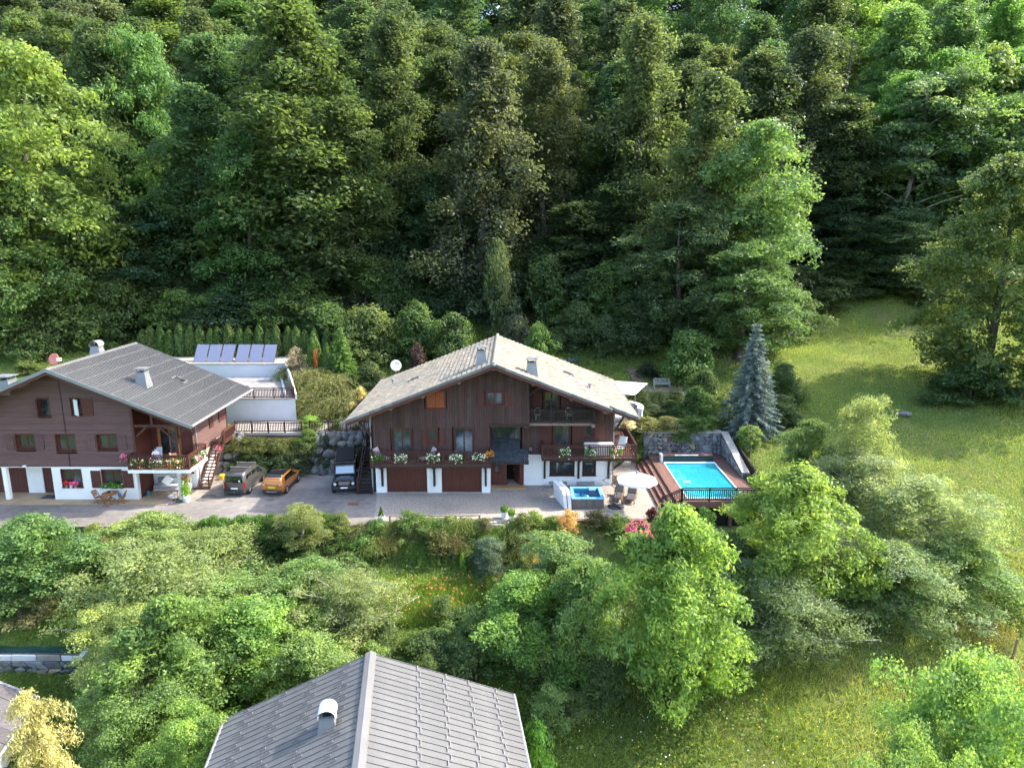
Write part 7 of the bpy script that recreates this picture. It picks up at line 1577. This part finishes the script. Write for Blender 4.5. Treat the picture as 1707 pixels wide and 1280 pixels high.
for i in range(14): bank(575+i*22, 44.8+random.uniform(-.3,.2), 880+random.uniform(-9,12), random.uniform(56,88), 'bush' if i % 3 == 1 else 'wisp', jit(CO[(i*2+1) % 5],.2), 'olive cotoneaster hanging low on the terrace wall', 1.9, 'low cotoneaster on the terrace wall', 'cotoneaster')
for px, Y, top, w_, k, c, lab in ((500,44.2,838,96,'fruit',(.155,.19,.055),'pale green twiggy tree in front of the parking asphalt'),(150,45.3,868,56,'bush',(.16,.20,.035),'yellow-green grassy shrub at the left driveway edge'),(155,44.6,885,40,'bush',(.14,.09,.05),'brownish shrub at the left driveway edge'),
  (893,46.0,852,66,'bush',(.13,.20,.022),'lime yellow shrub below the gravel edge'),(922,45.9,856,56,'bush',(.10,.16,.02),'yellow-green shrub beside the orange one'),(948,45.8,846,50,'bush',(.42,.27,.09),'orange-leaved shrub below the hot tub'),(1000,45.9,846,66,'bush',(.060,.066,.026),'brown-green shrub below the loungers'),(1030,45.7,852,58,'bush',(.085,.15,.03),'light green shrub beside the pink rhododendron'),(1078,45.7,864,40,'bush',(.13,.20,.03),'fresh green shrub right of the pink rhododendron'),
  (815,43.2,890,74,'lush',(.080,.125,.085),'blue-green shrub standing before the cotoneaster'),(888,43.0,915,40,'bush',(.32,.25,.05),'golden yellow shrub in the middle of the slope'),(770,43.4,918,14,'bush',(.14,.27,.02),'slim lime green shoot by the day lilies')):
    tree_px(k, 1+px % 2, px, Y, top, w_, c, lab, base=(row_z(top,Y)-(1.7 if k == 'bush' else 3.2)), name='terrace_shrub')
# rhododendron with pink blossom
X = col_x(1066,45.0,-.5); rh = plant('bush',2,X,45.0,-1.75,.85,1.0,(.055,.10,.028),'pink-flowering rhododendron at the terrace corner',name='rhododendron'); rgn = np.random.default_rng(5); d_ = norm(rgn.normal(size=(60,3))); d_[:,2] = np.abs(d_[:,2]); C_ = d_*np.array([1.25,1.25,1.2])+np.array([0,0,1.1]); P = (C_[:,None]+rgn.normal(0,.09,(60,16,3))).reshape(-1,3)
o = inst('blossom', leaf_mesh('blossom', P, np.repeat(d_,16,0)+rgn.normal(0,.5,P.shape), .13,.11, rgn.normal(0,.3,len(P)), M['petal'], rgn), rh); o.color = (.62,.11,.27,1)
# ------------------------------------------------------------ trees of the lower slope
LT = [
 ('lush',1,50,40.5,852,230,(.062,.115,.035),'dark green maple at the left edge below the driveway'),
 ('lush',2,-10,40.5,905,190,(.062,.105,.036),'dark leafy tree cut by the left edge'),
 ('bush',1,40,39.2,985,100,(.16,.15,.07),'elder with cream flower heads at the left edge'),
 ('walnut',3,240,43.5,850,170,(.115,.165,.050),'light green ash rising above the left driveway edge'),
 ('fruit',1,250,38,905,260,(.112,.155,.050),'pale old fruit tree with grey branches, left of centre'),
 ('fruit',2,330,41,890,230,(.112,.155,.046),'twiggy fruit tree below the juniper hedge'),
 ('lush',3,345,37.5,960,240,(.092,.155,.040),'mid green tree in the left lower slope'),
 ('near',1,215,34.5,1000,200,(.125,.17,.045),'pale leafy tree above the corner roof'),
 ('walnut',1,295,32.5,985,240,(.084,.145,.032),'bright green tree left of the lower house roof'),
 ('lush',1,420,34.5,990,240,(.090,.16,.032),'green tree touching the lower house roof'),
 ('lush',2,505,39,925,180,(.085,.14,.038),'green shrubby tree between the junipers and day lilies'),
 ('fruit',2,570,37,950,190,(.125,.155,.055),'grey-green twiggy tree left of the day lilies'),
 ('lush',3,520,32.5,1050,200,(.105,.165,.038),'light green tree behind the lower roof ridge'),
 ('near',2,245,29.5,1130,220,(.070,.125,.030),'dark green tree at the lower left'),
 ('near',1,320,27,1180,170,(.095,.165,.034),'light green tree against the lower roof left eave'),
 ('fruit',1,195,31.5,1085,140,(.14,.18,.06),'pale maple sprays above the golden conifer'),
 ('lush',2,935,40,880,190,(.085,.14,.042),'rounded green tree below the orange shrub'),
 ('lush',1,870,37,950,200,(.080,.15,.030),'spreading green tree in the middle of the slope'),
 ('lush',3,975,36.5,920,170,(.075,.13,.034),'mid green tree left of the big walnut'),
 ('walnut',1,1125,33.5,832,270,(.106,.178,.032),'big bright green walnut tree in front of the pool deck'),
 ('walnut',2,1325,40,765,240,(.110,.175,.030),'bright yellow-green walnut tree right of the pool'),
 ('lush',2,1220,42,880,130,(.060,.10,.034),'dark green tree between the two walnuts'),
 ('fruit',2,1290,37,950,230,(.090,.13,.055),'dark green tree below the right walnut'),
 ('fruit',2,1440,47.5,650,120,(.135,.175,.060),'pale feathery ash rising above the right thicket'),
 ('fruit',1,1460,44.5,755,220,(.135,.17,.085),'grey-green willow in the right thicket'),
 ('fruit',1,1550,42.5,790,220,(.120,.165,.065),'green bush tree on the right thicket edge'),
 ('fruit',2,1400,41,870,200,(.115,.15,.070),'grey-green tree in the middle of the right thicket'),
 ('lush',3,1500,39,900,220,(.095,.14,.055),'dark green tree low in the right thicket'),
 ('lush',1,1610,41,890,210,(.080,.135,.036),'green shrub tree at the right end of the thicket'),
 ('lush',2,1345,50.5,690,110,(.058,.10,.028),'dark green bush between the pool fence and the thicket'),
 ('lush',3,1410,49,720,120,(.075,.115,.040),'green bush at the meadow side of the thicket'),
 ('near',1,1600,25,1092,270,(.105,.185,.040),'leafy tree top at the bottom right corner'),
 ('near',2,1700,26.5,1110,200,(.10,.175,.040),'tree crown cut by the bottom right corner'),
 ('near',1,1510,22.5,1210,200,(.095,.165,.040),'tree crown at the bottom edge, right'),
]
for k, s, px, Y, top, w_, c, lab in LT: tree_px(k, s, px, Y, top, w_, jit(tuple(q*1.36 for q in c),.05), lab, cat='tree' if k != 'bush' else 'shrub')
tree_px('gold',1,100,22.5,1140,260,(.31,.28,.075),'golden weeping conifer at the bottom left corner')
tree_px('bush',2,890,27.5,1195,90,(.050,.14,.014),'bright green clipped shrub right of the lower house roof', base=-6.8)
rg = random.Random(12); nb_ = 0
while nb_ < 74:
    px = rg.choice([rg.uniform(540,910),rg.uniform(380,640),rg.uniform(780,1010)]); Y = rg.uniform(32.5,42.5); z = h1(col_x(px,Y,-4),Y); X = col_x(px,Y,z)
    if -8.2 < X < .2 and abs(Y-(41.6+.08*X)) < 1.0: continue
    if Y < 34 and px < 900: continue
    nb_ += 1
    plant('bush', 1+nb_ % 3, X, Y, z-.1, rg.uniform(.7,1.35), rg.uniform(.6,1.2), jit(rg.choice([(.105,.175,.040),(.130,.185,.055),(.078,.130,.036)]),.12), 'low green bramble shrub on the slope above the lower house', group='brambles on the slope', name='bramble_shrub')
# ------------------------------------------------------------ grass, lilies, wild flowers (uncountable)
def scatter(name, label, n, fx, kind, color, seed, L=.25, W=.02, up=True, mat='leaf', zoff=0., cat='grass', var=.4):
    rg = np.random.default_rng(seed); X, Y = fx(rg, n); Z = H(X,Y); m = len(X)
    l = L*rg.uniform(.5,1.4,m); P = np.stack([X,Y,Z+l*.32+zoff],-1)
    al = np.stack([rg.normal(0,.55,m),rg.normal(0,.55,m),np.ones(m)],-1); N = rg.normal(size=(m,3))*np.array([1,1,.4])+np.array([0,-.3,.25])
    v = .8*vnoise(X,Y,3.5,seed+1)+rg.normal(0,var,m)
    n_ = norm(N); A = rg.normal(size=(m,3))*.2+al; T_ = norm(A-(A*n_).sum(1,keepdims=True)*n_); B = np.cross(n_,T_); w_ = (W*rg.uniform(.7,1.4,m))[:,None]; ll = l[:,None]
    co = np.stack([P-T_*ll*.5-B*w_*.5, P-T_*ll*.5+B*w_*.5, P+T_*ll*.5+B*w_*.15, P+T_*ll*.5-B*w_*.15],1)
    me = fast_mesh(name, co, m, np.clip(v,-1,1), M[mat]); o = inst(name, me); o.color = (*color,1); return tag(o, label, cat, kind='stuff')
def region(x0, x1, y0, y1, keep):
    def f(rg, n):
        X = rg.uniform(x0,x1,n); Y = rg.uniform(y0,y1,n); k = keep(X,Y); return X[k],Y[k]
    return f
near = lambda X,Y: (Y < 41+.25*(X-10)) & (np.abs(X+6) > 7.5-(Y > 29.5)*7.4) & (Y > 19)
scatter('tall_grass', 'tall yellow-green meadow grass on the lower right slope', 90000, region(-2,42,19,44,near), 'stuff', (.165,.198,.060), 1, .42, .032)
scatter('tall_grass', 'green grass tufts among the slope shrubs', 36000, region(-30,16,24,44,lambda X,Y: (np.abs(X+6) > 7.6) | (Y > 29.6)), 'stuff', (.085,.14,.026), 2, .45, .034)
scatter('mown_grass', 'short mown meadow grass right of the pool', 230000, region(19.6,72,41,94,lambda X,Y: (X < .77*Y+1.5) & (Y > 46-.25*(X-20))), 'stuff', (.148,.190,.062), 3, .20, .045, var=.42)
scatter('garden_grass', 'garden grass and weeds behind the main chalet', 45000, region(-20,20,64,86,lambda X,Y: (Y > 66) | (X > 10)), 'stuff', (.115,.150,.036), 4, .30, .045)
scatter('dry_grass', 'dry straw-coloured grass patches in the garden and meadow', 30000, region(-2,60,36,92,lambda X,Y: ((vnoise(X,Y,6,77) > .25) & ((X > 19.8) | (Y > 66))) ), 'stuff', (.30,.23,.11), 5, .20, .035)
scatter('dry_grass', 'brown dry grass clump beside the fence post', 2600, region(25.5,31,35,40,lambda X,Y: np.hypot(X-28.2,(Y-37.6)*1.2) < 1.7), 'stuff', (.17,.155,.08), 6, .5, .03)
lily = region(-8.5,.2,38.5,43.0,lambda X,Y: np.abs(Y-(41.0+.08*X)) < 1.8)
scatter('day_lilies', 'bed of orange day lilies below the cotoneaster', 14000, lily, 'stuff', (.115,.18,.036), 7, .85, .035, cat='flower bed')
rgl = np.random.default_rng(17); X, Y = lily(rgl, 150); Z = H(X,Y)
k = 6; P = (np.stack([X,Y,Z+.78+rgl.uniform(-.1,.15,len(X))],-1)[:,None]+rgl.normal(0,.035,(len(X),k,3))).reshape(-1,3)
o = inst('lily_blossoms', leaf_mesh('lily_blossoms', P, rgl.normal(size=P.shape)+np.array([0,-.5,.5]), 0.085,.05, rgl.normal(0,.3,len(P)), M['petal'], rgl)); o.color = (.60,.21,.10,1); tag(o, 'orange day lily blossoms above their leaves', 'flowers', kind='stuff')
def dots(name, label, n, reg, color, seed, ht, sz):
    rg = np.random.default_rng(seed); X, Y = reg(rg, n); kk = vnoise(X,Y,4,seed) > .05; X, Y = X[kk], Y[kk]; P = np.stack([X,Y,H(X,Y)+ht*rg.uniform(.6,1.2,len(X))],-1)
    o = inst(name, leaf_mesh(name, P, rg.normal(size=P.shape)*.5+np.array([0,-.3,1]), sz, sz, rg.normal(0,.3,len(P)), M['petal'], rg)); o.color = (*color,1); return tag(o, label, 'flowers', kind='stuff')
dots('meadow_flowers', 'yellow wild flowers dotted through the lower meadow', 1500, region(2,34,22,40,near), (.62,.40,.03), 31, .42, .075)
dots('meadow_flowers', 'white wild flowers dotted through the lower meadow', 700, region(-2,30,22,40,near), (.75,.75,.70), 32, .42, .075)

def weeds(name, label, n, reg, color, seed, ht, L, W):
    rg = np.random.default_rng(seed); X, Y = reg(rg, n); kk = vnoise(X,Y,2.2,seed)+rg.normal(0,.35,len(X)) > -.35; X, Y = X[kk], Y[kk]; m = len(X)
    hh = ht*(.55+.45*vnoise(X,Y,1.6,seed+3)); P = np.stack([X,Y,H(X,Y)+np.maximum(.03,hh*rg.random(m)**.6)],-1); v = .5*vnoise(X,Y,2.5,seed+5)+rg.normal(0,.35,m)
    o = inst(name, leaf_mesh(name, P, rg.normal(size=P.shape)*.6+np.array([.15,-.2,.8]), L, W, v, M['leaf'], rg)); o.color = (*color,1); return tag(o, label, 'ground cover', kind='stuff')
weeds('ground_cover', 'leafy weeds and brambles covering the slope below the terrace', 60000, region(-40,14,25,45.4,lambda X,Y: (np.abs(X+6) > 7.6) | (Y > 29.6)), (.095,.155,.034), 51, .8, .17, .11)
weeds('ground_cover', 'leafy weeds on the bank behind the chalets', 26000, region(-60,-12,62,84,lambda X,Y: (X < -42) | (Y > 78) | (X > -19)), (.070,.115,.030), 52, .7, .24, .16)
weeds('ground_cover', 'rough weeds in the upper garden behind the main chalet', 26000, region(-14,22,70,90,lambda X,Y: Y > 72+.15*X), (.075,.120,.030), 53, .8, .24, .15)

# labels that would be shared: count alike things from the left of the view
UN = ['','first','second','third','fourth','fifth','sixth','seventh','eighth','ninth','tenth','eleventh','twelfth','thirteenth','fourteenth','fifteenth','sixteenth','seventeenth','eighteenth','nineteenth']
TN = {20:('twentieth','twenty'),30:('thirtieth','thirty'),40:('fortieth','forty'),50:('fiftieth','fifty'),60:('sixtieth','sixty'),70:('seventieth','seventy')}
def nth(n): return UN[n] if n < 20 else TN[n-n % 10][0] if n % 10 == 0 else TN[n-n % 10][1]+'-'+UN[n % 10]
same = {}
for o in list(sc.objects):
    if o.parent is None and o.get('label') and o.get('kind') is None: same.setdefault(o['label'], []).append(o)
for lab, lst in same.items():
    if len(lst) < 2: continue
    lst.sort(key=lambda o: o.location.x/o.location.y)
    for i, o in enumerate(lst): o['label'] = '%s, %s from the left' % (lab, nth(i+1)) if i else lab+', leftmost'
